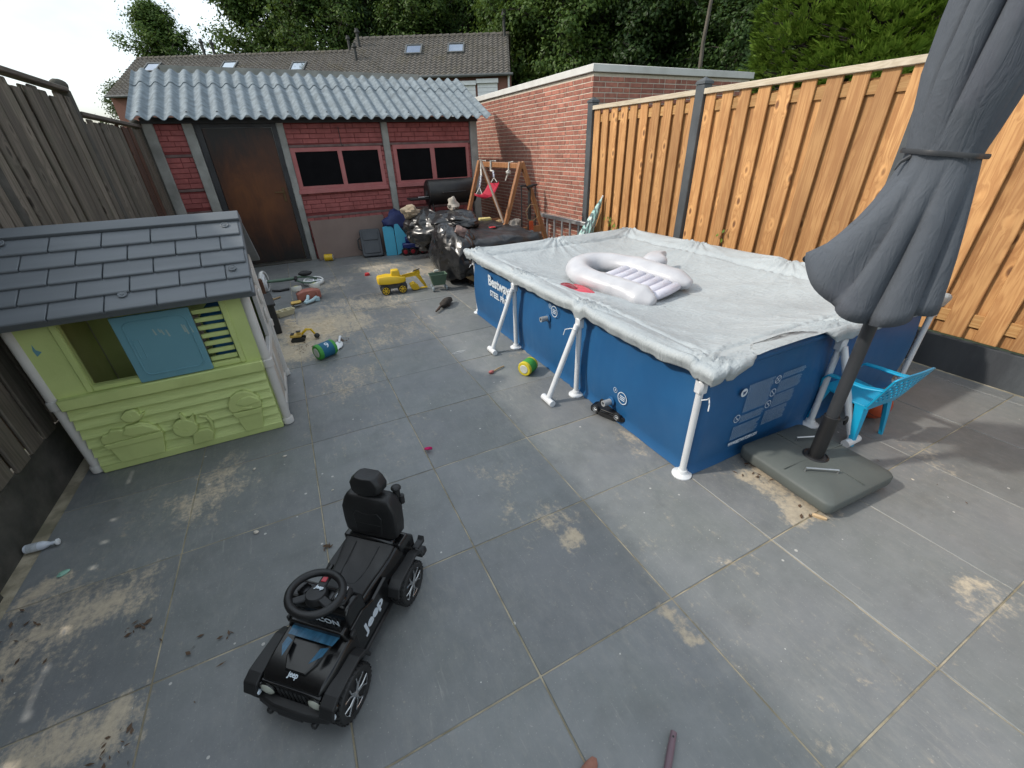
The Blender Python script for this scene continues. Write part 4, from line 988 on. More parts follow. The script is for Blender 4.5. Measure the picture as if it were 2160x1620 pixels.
def cover_z(x, y):
    u = (x-cx0)/(cx1-cx0); v = (y-cy0)/(cy1-cy0); u = min(max(u, 0), 1); v = min(max(v, 0), 1)
    du, dv = max(0, min(u, 1-u)*(cx1-cx0)-.045), max(0, min(v, 1-v)*(cy1-cy0)-.045); d = min(du, dv); dm = (1/(1/(du+.02)**3+1/(dv+.02)**3))**(1/3)
    sag = .20*(1-math.exp(-(dm/.42)**1.25))
    P = Vector((x, y, 0)); wr = 0; tf = 0
    wr += .010*mn.noise(P*2.1)+.003*mn.noise(P*6+Vector((3, 1, 0)))
    wr += .0028*math.sin((x*.45+y*1.0)*34+4*mn.noise(P*1.7))*min(1, d*3)*(.4+.6*abs(mn.noise(P*1.3+Vector((5, 5, 0)))))
    for t_ in ties:
        q = Vector((x, y))-t_; r_ = q.length
        if r_ < 1.0 and r_ > 1e-4:
            a = math.atan2(q.y, q.x); tf += .036*max(0, math.sin(a*17+t_.x*5+t_.y*3))*math.exp(-r_/.19)*min(1, r_/.07)
    def rdg(q): return (1-abs(mn.noise(q))*2)**3
    wr += .010*rdg(Vector((x*1.3+y*.9, y*.9-x*.3, 3)))+.004*rdg(Vector((x*3+y, y*2.2, 7)))
    wr -= .026*math.exp(-((d-.14)/.022)**2)*(1+.7*mn.noise(P*4))
    return pz+.038-sag+tf+wr*min(1, d*6)
def drop(t_, side):
    """how far the hem hangs at distance t along a side (0 = not over the rim at all)"""
    if side == 'w': return .074+.022*math.exp(-((t_-3.06)/.07)**2)+.022*math.exp(-((t_-2.115)/.07)**2)+.012*mn.noise(Vector((t_*5, 1, 0)))
    if side == 's':
        ss = lambda e0, e1: (lambda q: q*q*(3-2*q))(min(1, max(0, (t_-e0)/(e1-e0))))
        return .078-.20*ss(1.70, 1.98)*(1-ss(2.22, 2.50))+.012*mn.noise(Vector((t_*9, 3, 0)))
    return .08+.015*mn.noise(Vector((t_*6, 4, 0)))
cm = MB(); NU, NV = 176, 256; hem = 12
def cpos(i, j):
    iu, jv = (i-hem)/(NU-2*hem), (j-hem)/(NV-2*hem)
    x = cx0+(cx1-cx0)*min(max(iu, 0), 1); y = cy0+(cy1-cy0)*min(max(jv, 0), 1)
    ox = (hem-i)/hem if i < hem else ((i-NU+hem)/hem if i > NU-hem else 0); oy = (hem-j)/hem if j < hem else ((j-NV+hem)/hem if j > NV-hem else 0)
    if oy > 0 and j < hem:
        dp = drop(x, 's')
        if dp < 0:
            y = cy0+(-dp)*oy; oy = 0
        else: dy = dp
    # pull interior rows back where the near hem has slipped in
    z = cover_z(x, y)
    if j >= hem:
        dp = drop(x, 's') if 1.70 < x < 2.50 else 1
        if dp < 0 and y < cy0-dp: y = cy0-dp; z = cover_z(x, y)
    nx = -1 if i < hem else (1 if i > NU-hem else 0); ny = -1 if j < hem else (1 if j > NV-hem else 0)
    o_ = max(ox, oy)
    if o_ > 0:
        dd = drop(y, 'w') if ox >= oy and nx < 0 else (drop(x, 's') if (ny < 0 and oy >= ox) else drop(x+y, 'n'))
        dd = max(dd, .01); wv = .004*math.sin((x+y)*40+5*mn.noise(Vector((x*4, y*4, 0))))+.006*mn.noise(Vector((x*16, y*16, o_*.5)))
        th_ = min(1, o_/.4)*math.pi/2; cr_ = min(.032, dd); drp = cr_*(1-math.cos(th_))+max(0, dd-cr_)*max(0, o_-.4)/.6; out = .032*min(1, dd/.05)*math.sin(th_)-.014*max(0, o_-.4)/.6+wv*o_
        z = z-drp*(1+.10*mn.noise(Vector((x*9, y*9, 2))))
        x += nx*out*(1 if ox > 0 else 0); y += ny*out*(1 if oy > 0 else 0)
    return (x, y, z)
o0 = len(cm.v)
for i in range(NU+1):
    for j in range(NV+1): cm.v.append(cpos(i, j))
for i in range(NU):
    for j in range(NV):
        a = i*(NV+1)+j; cm.f.append((a, a+NV+1, a+NV+2, a+1))
cov = one('pool_cover', cm, M_cover, 'wrinkled silver-grey cover sagging over the blue pool', 'pool cover', ang=85)
md = cov.modifiers.new('thickness', 'SOLIDIFY'); md.thickness = .002; md.offset = 1

# ---------------------------------------------------------------- inflatable float lying upside down
M_infl = mat('white_vinyl', (.52, .52, .54), (.44, .44, .465), .34, 5, bump=.05)
M_infl2 = mat('clear_lilac_vinyl', (.58, .57, .63), (.52, .51, .58), .25, 5)
M_red = mat('red_vinyl', (.62, .025, .055), (.50, .015, .04), .18, 5)
M_dred = mat('dark_red_vinyl', (.16, .006, .014), (.22, .01, .02), .12, 5)
FC = Vector((2.40, 2.70, .50))
fl = thing('inflatable_float', 'white inflatable ring float with red tail lying upside down on the pool cover', 'inflatable', FC)
def U(t_):          # U-shaped centre line, bend towards the far left, arms towards the near right
    if t_ < .34: k = t_/.34; return Vector((-.27, -.50+.62*k, 0))
    if t_ < .66:
        a = math.pi*(1-(t_-.34)/.32); return Vector((.27*math.cos(a), .12+.38*math.sin(a), 0))
    k = (t_-.66)/.34; return Vector((.27, .12-.62*k, 0))
ra = Rd(13); RZ = Matrix.Rotation(ra, 3, 'Z')
pts, rads = [], []
for k in range(41):
    t_ = k/40; p = RZ @ U(t_); pts.append((p.x, p.y, .115+(.05*math.sin(math.pi*t_)))); rads.append(.128*min(1, .35+min(t_, 1-t_)*9)+.002*math.sin(k*9))
fm = MB(); path = [Vector(p) for p in pts]
# crimped tube
n = 20; R_ = []; prev = None
for i, p in enumerate(path):
    a = path[max(i-1, 0)]; b_ = path[min(i+1, 40)]; t_ = (b_-a).normalized(); x = Vector((0, 0, 1)).cross(t_).normalized(); y = t_.cross(x)
    ring_ = []
    for k in range(n):
        an = 2*math.pi*k/n; inner = .5+.5*math.cos(an)
        cr = 1-.075*(abs(math.sin(i*2.1))*(.3+.7*inner))+.15*mn.noise(p*4+Vector((math.cos(an), math.sin(an), 0)))-.10*(1-2*abs(mn.noise(p*7+Vector((math.cos(an)*.5, 0, 3)))))*.6
        ring_.append(p+(x*math.cos(an)+y*math.sin(an))*rads[i]*cr)
    R_.append(ring_)
fm.loft(R_)
tube_ = part('tube', fm, M_infl, fl, ang=80)
sm = tube_.modifiers.new('smooth', 'SUBSURF'); sm.levels = 1; sm.render_levels = 1
for k in range(7):
    y = .10-k*.088; p0 = RZ @ Vector((-.2, y, 0)); p1 = RZ @ Vector((.2, y, 0)); z = .165-.008*k
    part('seat_rib', MB().tube([p0+Vector((0, 0, z-.02)), p0.lerp(p1, .15)+Vector((0, 0, z+.005)), p0.lerp(p1, .5)+Vector((0, 0, z)), p0.lerp(p1, .85)+Vector((0, 0, z+.005)), p1+Vector((0, 0, z-.02))], [.02, .046, .048, .046, .02], 12), M_infl2, fl, ang=80)
fin = [(0, 0), (.10, .10), (.22, .17), (.36, .17), (.45, .08), (.34, .06), (.28, -.02), (.26, -.12), (.1, -.12)]
b0 = RZ @ Vector((.30, .06, 0)); m_ = MB()
sec = [(-.03, .5), (.0, .9), (.045, 1.0), (.09, .92), (.12, .5)]
m_.loft([[Vector((b0.x+.20+(u-.20)*s_, b0.y+.02+(v-.03)*s_+.0, .13+z*1.2)) for u, v in fin] for z, s_ in sec])
fo = part('fin', m_, M_infl, fl, ang=80); s2 = fo.modifiers.new('smooth', 'SUBSURF'); s2.levels = 1; s2.render_levels = 2
tp = RZ @ Vector((-.43, .12, 0))
part('tail_crest', MB().blob((tp.x-.09, tp.y-.05, .085), (.15, .22, .10), 4, .35, 2.2), M_red, fl)
part('tail_crest', MB().blob((tp.x-.13, tp.y-.14, .06), (.13, .20, .075), 9, .45, 3.0), M_red, fl)
part('tail_crest', MB().tube([(tp.x+.06, tp.y+.12, .04), (tp.x-.06, tp.y+.17, .05), (tp.x-.13, tp.y+.24, .05)], [.05, .035, .008], 10), M_red, fl)
part('tail_heart', MB().blob((tp.x-.14, tp.y+.02, .15), (.075, .12, .06), 2, .1), M_dred, fl)
fl.location = (FC.x, FC.y, cover_z(FC.x, FC.y)-.015); fl.rotation_euler = (Rd(3), Rd(-3), 0); fl.scale = (.93, .93, .70)

# ================================================================ parasol
M_canvas = mat('grey_canvas', (.086, .098, .116), (.076, .087, .104), .85, 3, bump=.25, bscale=700, dirt=(.078, .072, .098), dirtamt=.6)
def canvas_creases(m):
    t = m.node_tree; b_ = [n for n in t.nodes if n.type == 'BSDF_PRINCIPLED'][0]; v = coords(t, False, (1, 1, .22))
    n1 = mth(t, 'ABSOLUTE', mth(t, 'SUBTRACT', noi(t, v, 26, 3, .55, .6), .5)); n2 = noi(t, coords(t), 9, 5, .6)
    bumpn(t, b_, mth(t, 'ADD', n1, mth(t, 'MULTIPLY', n2, .35)), .55, .02)
canvas_creases(M_canvas)
M_canvin = mat('faded_lilac_canvas', (.090, .083, .112), (.078, .072, .098), .85, 4, bump=.25, bscale=700)
M_polegrey = mat('anthracite_tube', (.040, .043, .048), (.032, .034, .038), .45, 5)
M_baseg = mat('green_grey_plastic', (.096, .108, .101), (.082, .092, .087), .55, 5, bump=.2, bscale=150, dirt=(.12, .12, .10), dirtamt=.3)
M_tube = mat('black_tube', (.012, .012, .013), (.018, .018, .019), .4, 5)
UO = Vector((2.160, .828, 0))
um = thing('parasol', 'closed anthracite parasol standing in a square wheeled base by the pool', 'parasol', UO)
part('pole', MB().cyl((0, 0, .14), (0, 0, 2.62), .027, n=20), M_polegrey, um)
part('base_tube', MB().lathe([(.034, 0), (.034, .275), (.030, .278), (.028, .2)], (0, 0, .09), 22), M_tube, um)
part('tube_collar', MB().lathe([(.058, .0), (.060, .004), (.052, .009), (.048, .005), (.036, .006)], (0, 0, .113), 24), M_tube, um)
part('lock_knob', MB().tube([(.03, -.02, .34), (.055, -.035, .345), (.066, -.035, .36)], .006, 8).blob((.068, -.036, .335), (.009, .009, .028), 1, .0), M_tube, um)
bb = MB()
base_o = Vector((-.008, -.005, 0))
def bq(s, z, r, n=7):
    P = []
    for cx, cy, a0 in ((s-r, -s+r, -90), (s-r, s-r, 0), (-s+r, s-r, 90), (-s+r, -s+r, 180)):
        for k in range(n+1): a = Rd(a0+90*k/n); P.append(Vector((cx+r*math.cos(a), cy+r*math.sin(a), z))+base_o)
    return P
bb.loft([bq(.232, .030, .03), bq(.248, .036, .035), bq(.252, .05, .04), bq(.252, .084, .04), bq(.247, .094, .04), bq(.236, .097, .04), bq(.226, .108, .045), bq(.12, .114, .04), bq(.04, .115, .02)])
base = part('base', bb, M_baseg, um, ang=50); base.rotation_euler = (0, 0, Rd(-3))
part('seam', MB().box(-.235, .22, -.0012, .0012, .108, .1155).box(-.0012, .0012, -.235, .22, .108, .1155), M_baseg, base, smooth=False)
for (a, b_) in (((-.16, -.055), (-.035, -.135)), ((.03, .13), (.19, .07))):
    pa, pb = Vector((a[0], a[1], .112)), Vector((b_[0], b_[1], .112)); up_ = Vector((0, 0, .022))
    part('carry_handle', MB().tube([pa, pa+up_, pb+up_, pb], .0045, 8), M_steel, base)
for a, b_ in ((-.19, -.19), (.19, -.19), (-.19, .19), (.19, .19)):
    part('castor', MB().lathe([(.014, 0), (.016, .008), (.014, .016)], (a, b_-.008, .016), 12, Matrix.Rotation(Rd(90), 3, 'X')).cyl((a, b_, .02), (a, b_, .04), .008, n=8), M_tube, base)
# folded canopy: eight hanging pleats, waisted at the strap
cn = MB(); na = 128; prof = [(2.60, .045), (2.45, .085), (2.25, .125), (2.05, .148), (1.90, .152), (1.75, .148), (1.64, .130), (1.57, .118), (1.52, .108), (1.50, .106), (1.48, .108), (1.44, .116), (1.36, .130), (1.25, .147), (1.15, .160), (1.05, .171), (.98, .178), (.93, .182)]
wk = random.Random(6)
tipz = [.10, .10, .21, .03, -.03, .02, .05, .10]; tipr = [1.0, 1.2, 2.05, 1.42, 1.1, 1.05, 1.02, 1.0]
rings = []
for (z, r) in prof:
    ring_ = []
    fold0 = min(1, abs(z-1.50)/.30) if z < 1.5 else min(1, abs(z-1.50)/.45)*(1 if z < 2.3 else max(.3, (2.65-z)/.35))
    for k in range(na):
        fold = fold0; a = 2*math.pi*k/na; aw = a+.30*math.sin(2*a+1.0)+.16*math.sin(3*a+.4); s8 = ((aw/(2*math.pi))*(8 if z < 1.5 else 5)) % 8; i8 = int(s8) % 8; f = s8-int(s8)
        tw = .55*(z-1.5)+.8                                        # pleats wrap round the pole
        w_ = abs(math.sin(math.pi*f)); w2 = .5+.5*math.cos(2*math.pi*f)
        q = w_**.7
        lo_ = (1-f)*tipr[i8]+f*tipr[(i8+1) % 8]; dz = (1-f)*tipz[i8]+f*tipz[(i8+1) % 8]-.012*math.sin(math.pi*f)
        down = max(0, (1.45-z)/.5)
        fold *= 1 if z > 1.3 else max(.55, 1-(1.3-z)*1.2)
        rr = r*(1-fold*(.30+.10*math.sin(i8*2.3))*(1-q)**1.2+fold*.035*math.sin(a*7+z*4)+.02*fold*mn.noise(Vector((math.cos(a)*6, math.sin(a)*6, z*1.2))))*(1+(lo_-1)*down)
        rr *= 1+.03*mn.noise(Vector((math.cos(a)*3, math.sin(a)*3, z*2.2)))
        ring_.append(Vector((rr*math.cos(a+tw), rr*math.sin(a+tw), z+dz*max(0, down)**1.5)))
    rings.append(ring_)
ids = [cn.ring(r_) for r_ in rings]
for a, b_ in zip(ids, ids[1:]): cn.bridge(b_, a)
can = part('canopy', cn, M_canvas, um, ang=70)
sd_ = can.modifiers.new('thickness', 'SOLIDIFY'); sd_.thickness = .003; sd_.offset = -1
part('tie_strap', MB().loft([[Vector(((r_+.006*math.sin(k))*math.cos(2*math.pi*k/40), (r_+.006*math.sin(k))*math.sin(2*math.pi*k/40), 1.505+z-.012*math.cos(2*math.pi*k/40+1.0))) for k in range(40)] for r_, z in ((.119, -.008), (.121, 0), (.119, .008))], True, False).tube([(-.09, .055, 1.50), (-.105, .075, 1.48), (-.115, .08, 1.455)], [.008, .006, .004], 6), M_polegrey, um)
part('finial', MB().lathe([(.03, 0), (.035, .02), (.015, .05)], (0, 0, 2.6), 14), M_polegrey, um)
# ribs inside the folded canopy
rbm = MB()
for k in range(8):
    a = 2*math.pi*k/8+.3; part('rib', MB().tube([(.03*math.cos(a), .03*math.sin(a), 2.5), (.06*math.cos(a), .06*math.sin(a), 1.5), (.10*math.cos(a), .10*math.sin(a), 1.0)], .006, 6), M_polegrey, um)
# ================================================================ ride-on car
M_gloss = mat('gloss_black_plastic', (.005, .005, .0055), (.008, .008, .0085), .17, 5, r2=.26, dirt=(.05, .05, .05), dirtamt=.10)
M_matt = mat('matt_black_plastic', (.010, .010, .0105), (.014, .014, .0145), .46, 8, bump=.10, bscale=250)
M_vinyl = mat('black_leatherette', (.008, .008, .0085), (.012, .012, .0125), .42, 12, bump=.22, bscale=190)
M_tyre = mat('black_tyre', (.013, .013, .013), (.02, .02, .02), .6, 12)
M_chrome = mat('silver_rim', (.62, .63, .64), (.5, .51, .52), .22, 6, metal=.9)
M_lens = mat('headlamp_lens', (.42, .43, .36), (.34, .35, .3), .1, 5)
M_sticker = mat('blue_sticker', (.05, .165, .27), (.025, .085, .15), .2, 22, stretch=(1, 3, 1))
M_redbtn = mat('red_button', (.42, .03, .045), None, .3)
hdx, hdy = -.668, -.744; lfx, lfy = .744, -.668
JO = Vector((-.049-.168*lfx, .974-.168*lfy, 0))
JR = math.atan2(hdy, hdx)
car = thing('ride_on_car', 'black toy ride-on car with steering wheel in the foreground', 'ride-on car', JO, JR)
def sidep(poly, y0, y1): return MB().prism(poly, lambda u, v, w_: Vector((u, w_, v)), y0, y1)
# tub with waisted seat
tub = MB(); st = [(.12, .112, .085, .245), (.06, .112, .08, .245), (.0, .106, .075, .235), (-.06, .102, .075, .225), (-.12, .108, .075, .228), (-.17, .118, .075, .240), (-.22, .124, .075, .250), (-.29, .124, .09, .250)]
tub.loft([[Vector((x, -w_*.9, z0)), Vector((x, w_*.9, z0)), Vector((x, w_, z0+.05)), Vector((x, w_, z1-.03)), Vector((x, w_*.88, z1)), Vector((x, -w_*.88, z1)), Vector((x, -w_, z1-.03)), Vector((x, -w_, z0+.05))] for x, w_, z0, z1 in st])
body = part('body', tub, M_gloss, car, smooth=True, bw=.006, seg=3)
seat = MB(); st = [(.015, .086, .240), (-.03, .084, .236), (-.08, .084, .232), (-.13, .092, .236), (-.18, .102, .248), (-.215, .104, .258)]
seat.loft([[Vector((x, -w_, z-.02)), Vector((x, w_, z-.02)), Vector((x, w_, z+.004)), Vector((x, w_*.8, z+.010)), Vector((x, 0, z+.008)), Vector((x, -w_*.8, z+.010)), Vector((x, -w_, z+.004))] for x, w_, z in st])
se = part('seat', seat, M_vinyl, car, bw=.003)
part('seat_seam', MB().tube([(-.20, -.05, .264), (-.10, -.045, .243), (-.05, -.035, .2435), (-.045, 0, .2435), (-.05, .035, .2435), (-.10, .045, .243), (-.20, .05, .264)], .0014, 5), M_matt, se)
part('seat_hinge', MB().cbox(-.245, -.215, -.095, .095, .24, .275, .006), M_gloss, car)
# hood
hood = MB(); st = [(.262, .108, .118, .172), (.245, .116, .12, .186), (.19, .122, .12, .197), (.13, .124, .12, .206), (.085, .124, .12, .212)]
hood.loft([[Vector((x, -w_, z0)), Vector((x, w_, z0)), Vector((x, w_, z1-.018)), Vector((x, w_*.90, z1)), Vector((x, -w_*.90, z1)), Vector((x, -w_, z1-.018))] for x, w_, z0, z1 in st])
hd_ = part('hood', hood, M_gloss, car, bw=.004, seg=3)
hs = MB().loft([[Vector((x, -w_, z-.012)), Vector((x, w_, z-.012)), Vector((x, w_*.86, z+.009)), Vector((x, -w_*.86, z+.009))] for x, w_, z in ((.232, .040, .190), (.20, .062, .197), (.15, .072, .204), (.10, .080, .211))])
part('hood_scoop', hs, M_gloss, hd_, bw=.003)
def topdecal(poly, z, dz): return MB().prism(poly, lambda u, v, w_: Vector((u, v, z+dz*(.1-u)+w_)), 0, .0012)
part('sticker', topdecal([(.150, -.082), (.150, .082), (.101, .092), (.101, -.092)], .2205, -.115), M_sticker, hd_, smooth=False)
for s in (-1, 1): part('vent_sticker', topdecal([(.215, s*.048), (.165, s*.052), (.158, s*.076), (.185, s*.074)][::s], .2188, -.135), M_sticker, hd_, smooth=False)
text('Jeep', .022, M_print, hd_, (.2435, -.021, .1885), (0, 1, 0), (-1, 0, .35), width=.036, bold=.0005)
# grille, lamps, bumper
gr = part('grille', MB().cbox(.250, .268, -.108, .108, .100, .166, .004), M_gloss, car)
for k in range(7): part('grille_slot', MB().cbox(.2665, .2705, -.052+k*.0155, -.052+k*.0155+.009, .108, .154, .0015), M_matt, gr)
for s in (-1, 1):
    hl = part('headlight', MB().lathe([(.024, 0), (.024, .008), (.018, .013), (.0, .016)], (.266, s*.086, .136), 18, Matrix.Rotation(Rd(90), 3, 'Y')), M_lens, car)
    part('headlight_ring', MB().tube([(.271, s*.086+.0245*math.cos(a*.393), .136+.0245*math.sin(a*.393)) for a in range(16)], .0025, 6, closed=True), M_gloss, hl)
bp = MB().loft([[Vector((x, y, z)) for x, z in ((xf-.03, .055), (xf, .062), (xf+.006, .085), (xf, .104), (xf-.03, .108))] for y, xf in ((-.152, .255), (-.12, .285), (-.06, .297), (.06, .297), (.12, .285), (.152, .255))])
part('front_bumper', bp, M_matt, car, bw=.005)
part('plate', MB().cbox(.295, .3035, -.045, .045, .068, .086, .002), M_matt, car)
part('tow_lug', MB().cbox(.285, .305, -.090, -.072, .052, .074, .004), M_matt, car); part('tow_lug', MB().cbox(.285, .305, .072, .090, .052, .074, .004), M_matt, car)
# dash and windscreen frame
da = sidep([(.095, .195), (.092, .30), (.075, .318), (.02, .310), (.0, .285), (.0, .225)], -.112, .112)
dash = part('dashboard', da, M_gloss, car, smooth=False, bw=.009, seg=3)
text('RUBICON', .034, M_print, dash, (.0965, -.078, .245), (0, 1, 0), ZU, width=.156, bold=.0007)
part('console', MB().cbox(.008, .072, .038, .092, .300, .326, .008), M_matt, dash)
part('dial', MB().lathe([(.020, 0), (.022, .006), (.018, .012), (0, .014)], (.052, .070, .322), 18), M_gloss, dash)
part('dial_mark', MB().tube([(.052+.011*math.cos(a*.524), .070+.011*math.sin(a*.524), .3355) for a in range(12)], .0012, 5, closed=True), M_print, dash)
part('switch_plate', MB().cbox(.012, .032, .048, .078, .3255, .330, .002), M_steel, dash)
part('dial', MB().lathe([(.020, 0), (.022, .006), (.018, .012), (0, .014)], (.050, -.070, .312), 18), M_gloss, dash)
# fenders
def fender(xc, s, w0=.112, w1=.162):
    P = [(xc-.108, .120), (xc-.092, .162), (xc-.06, .179), (xc+.055, .174), (xc+.085, .160), (xc+.10, .125)]; Q = [(u*1-(u-xc)*.08, v-.012) for u, v in P][::-1]
    y0, y1 = (w0, w1) if s > 0 else (-w1, -w0)
    return part('fender', sidep(P+Q, y0, y1), M_matt, car, smooth=False, bw=.004)
for s in (-1, 1):
    f_ = fender(.197, s); fender(-.197, s)
    part('side_light', MB().cbox(.276, .290, s*.135-.026, s*.135+.026, .118, .134, .003), M_print, f_)
    part('fender_nose', MB().cbox(.245, .278, min(s*.101, s*.166), max(s*.101, s*.160), .112, .152, .010), M_gloss, f_)
    part('step_bar', MB().cbox(-.12, .10, min(s*.094, s*.122), max(s*.094, s*.122), .062, .078, .005), M_matt, car)
    part('side_panel', MB().prism([(-.115, .09), (.105, .09), (.095, .235), (.03, .24), (-.03, .21), (-.115, .22)], lambda u, v, w_: Vector((u, w_, v)), min(s*.104, s*.118), max(s*.104, s*.118)), M_gloss, car, smooth=False, bw=.004)
    text('Jeep', .060, M_print, car, (.052*1.0, .1195, .135) if s > 0 else (-.07, -.1195, .135), (-1, 0, .10) if s > 0 else (1, 0, .10), ZU, width=.120, bold=.0022)
    part('hinge_detail', MB().cbox(.085, .108, s*.121-.006, s*.121+.006, .205, .232, .003), M_matt, car)
part('rear_deck', sidep([(-.22, .20), (-.22, .262), (-.285, .258), (-.318, .215), (-.318, .12), (-.29, .09)], -.124, .124), M_gloss, car, smooth=False, bw=.008, seg=3)
part('rear_bumper', MB().cbox(-.352, -.312, -.155, .155, .085, .118, .008), M_matt, car)
part('tail_bracket', sidep([(-.29, .172), (-.335, .164), (-.350, .178), (-.346, .148), (-.30, .156)], .124, .152), M_matt, car, smooth=False, bw=.003)
# backrest and headrest
def rbox(w_, h_, d_, taper=.85):
    mb = MB(); R_ = []
    for z, s, t_ in ((0, .86, .8), (h_*.08, .97, .95), (h_*.3, 1.0, 1), (h_*.65, 1.0, 1), (h_*.88, taper, .95), (h_*.97, taper*.9, .8), (h_, taper*.78, .5)):
        R_.append([Vector((d_/2*t_*u, w_/2*s*v, z)) for u, v in ((1, -.8), (1.08, 0), (1, .8), (.8, 1), (-.8, 1), (-1, .8), (-1, -.8), (-.8, -1), (.8, -1))])
    return mb.loft(R_)
bk = part('backrest', rbox(.228, .190, .075), M_vinyl, car, bw=.006, seg=3, ang=60); bk.location = (-.262, 0, .268); bk.rotation_euler = (0, Rd(-6), 0)
part('backrest_pad', MB().prism([(-.055, .02), (.055, .02), (.062, .10), (.045, .125), (.02, .118), (-.02, .118), (-.045, .125), (-.062, .10)], lambda u, v, w_: Vector((w_, u, v)), .030, .041), M_vinyl, bk, smooth=False, bw=.004)
part('backrest_pad', MB().prism([(-.032, .125), (.032, .125), (.036, .165), (-.036, .165)], lambda u, v, w_: Vector((w_, u, v)), .028, .038), M_vinyl, bk, smooth=False, bw=.004)
part('pad_seam', MB().cbox(.0405, .0415, -.055, .055, .066, .068, .0003), M_matt, bk)
part('headrest', MB().loft([[Vector((x-.05*z, y*w_, .198+z)) for x, y in ((.034, -.8), (.040, 0), (.034, .8), (.02, 1), (-.02, 1), (-.03, .7), (-.03, -.7), (-.02, -1), (.02, -1))] for z, w_ in ((0, .046), (.012, .064), (.038, .068), (.062, .054), (.072, .040))]), M_vinyl, bk, bw=.004, seg=3, ang=60)
part('headrest_post', MB().cyl((-.005, -.022, .16), (-.005, -.022, .21), .006, n=8).cyl((-.005, .022, .16), (-.005, .022, .21), .006, n=8), M_matt, bk)
part('push_handle_socket', MB().cyl((-.045, .085, .10), (-.045, .085, .185), .014, n=12).blob((-.045, .085, .19), (.020, .020, .012), 1, 0).cyl((-.05, .10, .12), (-.05, .10, .155), .012, n=10), M_matt, bk)
# steering wheel
sw_ = thing('steering', None, None); sw_.parent = car; del_ = sw_
bpy.data.objects.remove(sw_)
tilt = Matrix.Rotation(Rd(-9), 4, 'Y'); SC = Matrix.Translation(Vector((.070, .0, .352))) @ tilt @ Matrix.Rotation(Rd(-25), 4, 'Z')
def stp(name, mb, m, parent=car, **k): mb.xf(SC); return part(name, mb, m, parent, **k)
swl = stp('steering_wheel', MB().tube([(.078*math.cos(a*math.pi/20), .090*math.sin(a*math.pi/20), 0) for a in range(40)], .0125, 12, closed=True), M_vinyl)
stp('steering_hub', MB().lathe([(.012, -.03), (.034, -.016), (.036, .0), (.030, .010), (.0, .014)], (0, 0, -.008), 22), M_matt, swl)
for a in (95, 215, 335):
    r_ = Matrix.Rotation(Rd(a), 4, 'Z'); stp('spoke', MB().cbox(.026, .080, -.014, .014, -.014, -.002, .004).xf(r_), M_matt, swl)
stp('red_button', MB().cbox(.045, .064, -.009, .009, -.003, .0015, .0015).xf(Matrix.Rotation(Rd(215), 4, 'Z')), M_redbtn, swl)
ht = text('Jeep', .018, M_print, swl, (0, 0, 0), (1, 0, 0), (0, 1, 0), width=.030, bold=.0005)
ht.data.transform(SC @ Matrix.Translation((-.004, -.016, .0075)) @ Matrix.Rotation(Rd(115), 4, 'Z'))
part('steering_column', MB().cyl((.07, 0, .30), (.070, 0, .348), .018, n=12), M_matt, car)
# wheels
def wheel(x, s):
    c = Vector((x, s*.142, .083)); q = Matrix.Rotation(Rd(-90*s), 3, 'X')
    ty = MB().lathe([(.060, -.024), (.077, -.026), (.0815, -.020), (.083, 0), (.0815, .020), (.077, .026), (.062, .0265), (.060, .018), (.0, .016)], c, 36, q)
    for k in range(30):
        a = 2*math.pi*k/30
        for zz in (-.013, .013):
            m4 = q.to_4x4() @ Matrix.Rotation(a+(.1 if zz > 0 else 0), 4, 'Z'); n0 = len(ty.v); ty.box(.0815, .0855, -.0035, .0035, zz-.010, zz+.010)
            ty.xf(Matrix.Translation(c) @ m4, n0)
    W_ = part('wheel', ty, M_tyre, car)
    rim = MB(); rim.lathe([(.011, .010), (.0115, .024), (.006, .027), (.0, .027)], c, 16, q)
    for k in range(5):
        a = 2*math.pi*k/5+.3
        for d0, d1 in ((-.16, -.34), (.16, .34)):
            p = [(.010*math.cos(a+d0), .010*math.sin(a+d0)), (.034*math.cos(a+d0*.7), .034*math.sin(a+d0*.7)), (.0600*math.cos(a+d1), .0600*math.sin(a+d1))]
            rim.tube([c+q @ Vector((u, v, .0225)) for u, v in p], [.0035, .0028, .0024], 6)
        rim.tube([c+q @ Vector((.0600*math.cos(a+t_), .0600*math.sin(a+t_), .0215)) for t_ in (-.34, 0, .34)], .0018, 5)
    part('rim', rim, M_chrome, W_)
for x in (.197, -.197):
    for s in (-1, 1): wheel(x, s)
part('axle', MB().cyl((.197, -.12, .078), (.197, .12, .078), .01, n=8).cyl((-.197, -.12, .078), (-.197, .12, .078), .01, n=8), M_matt, car)

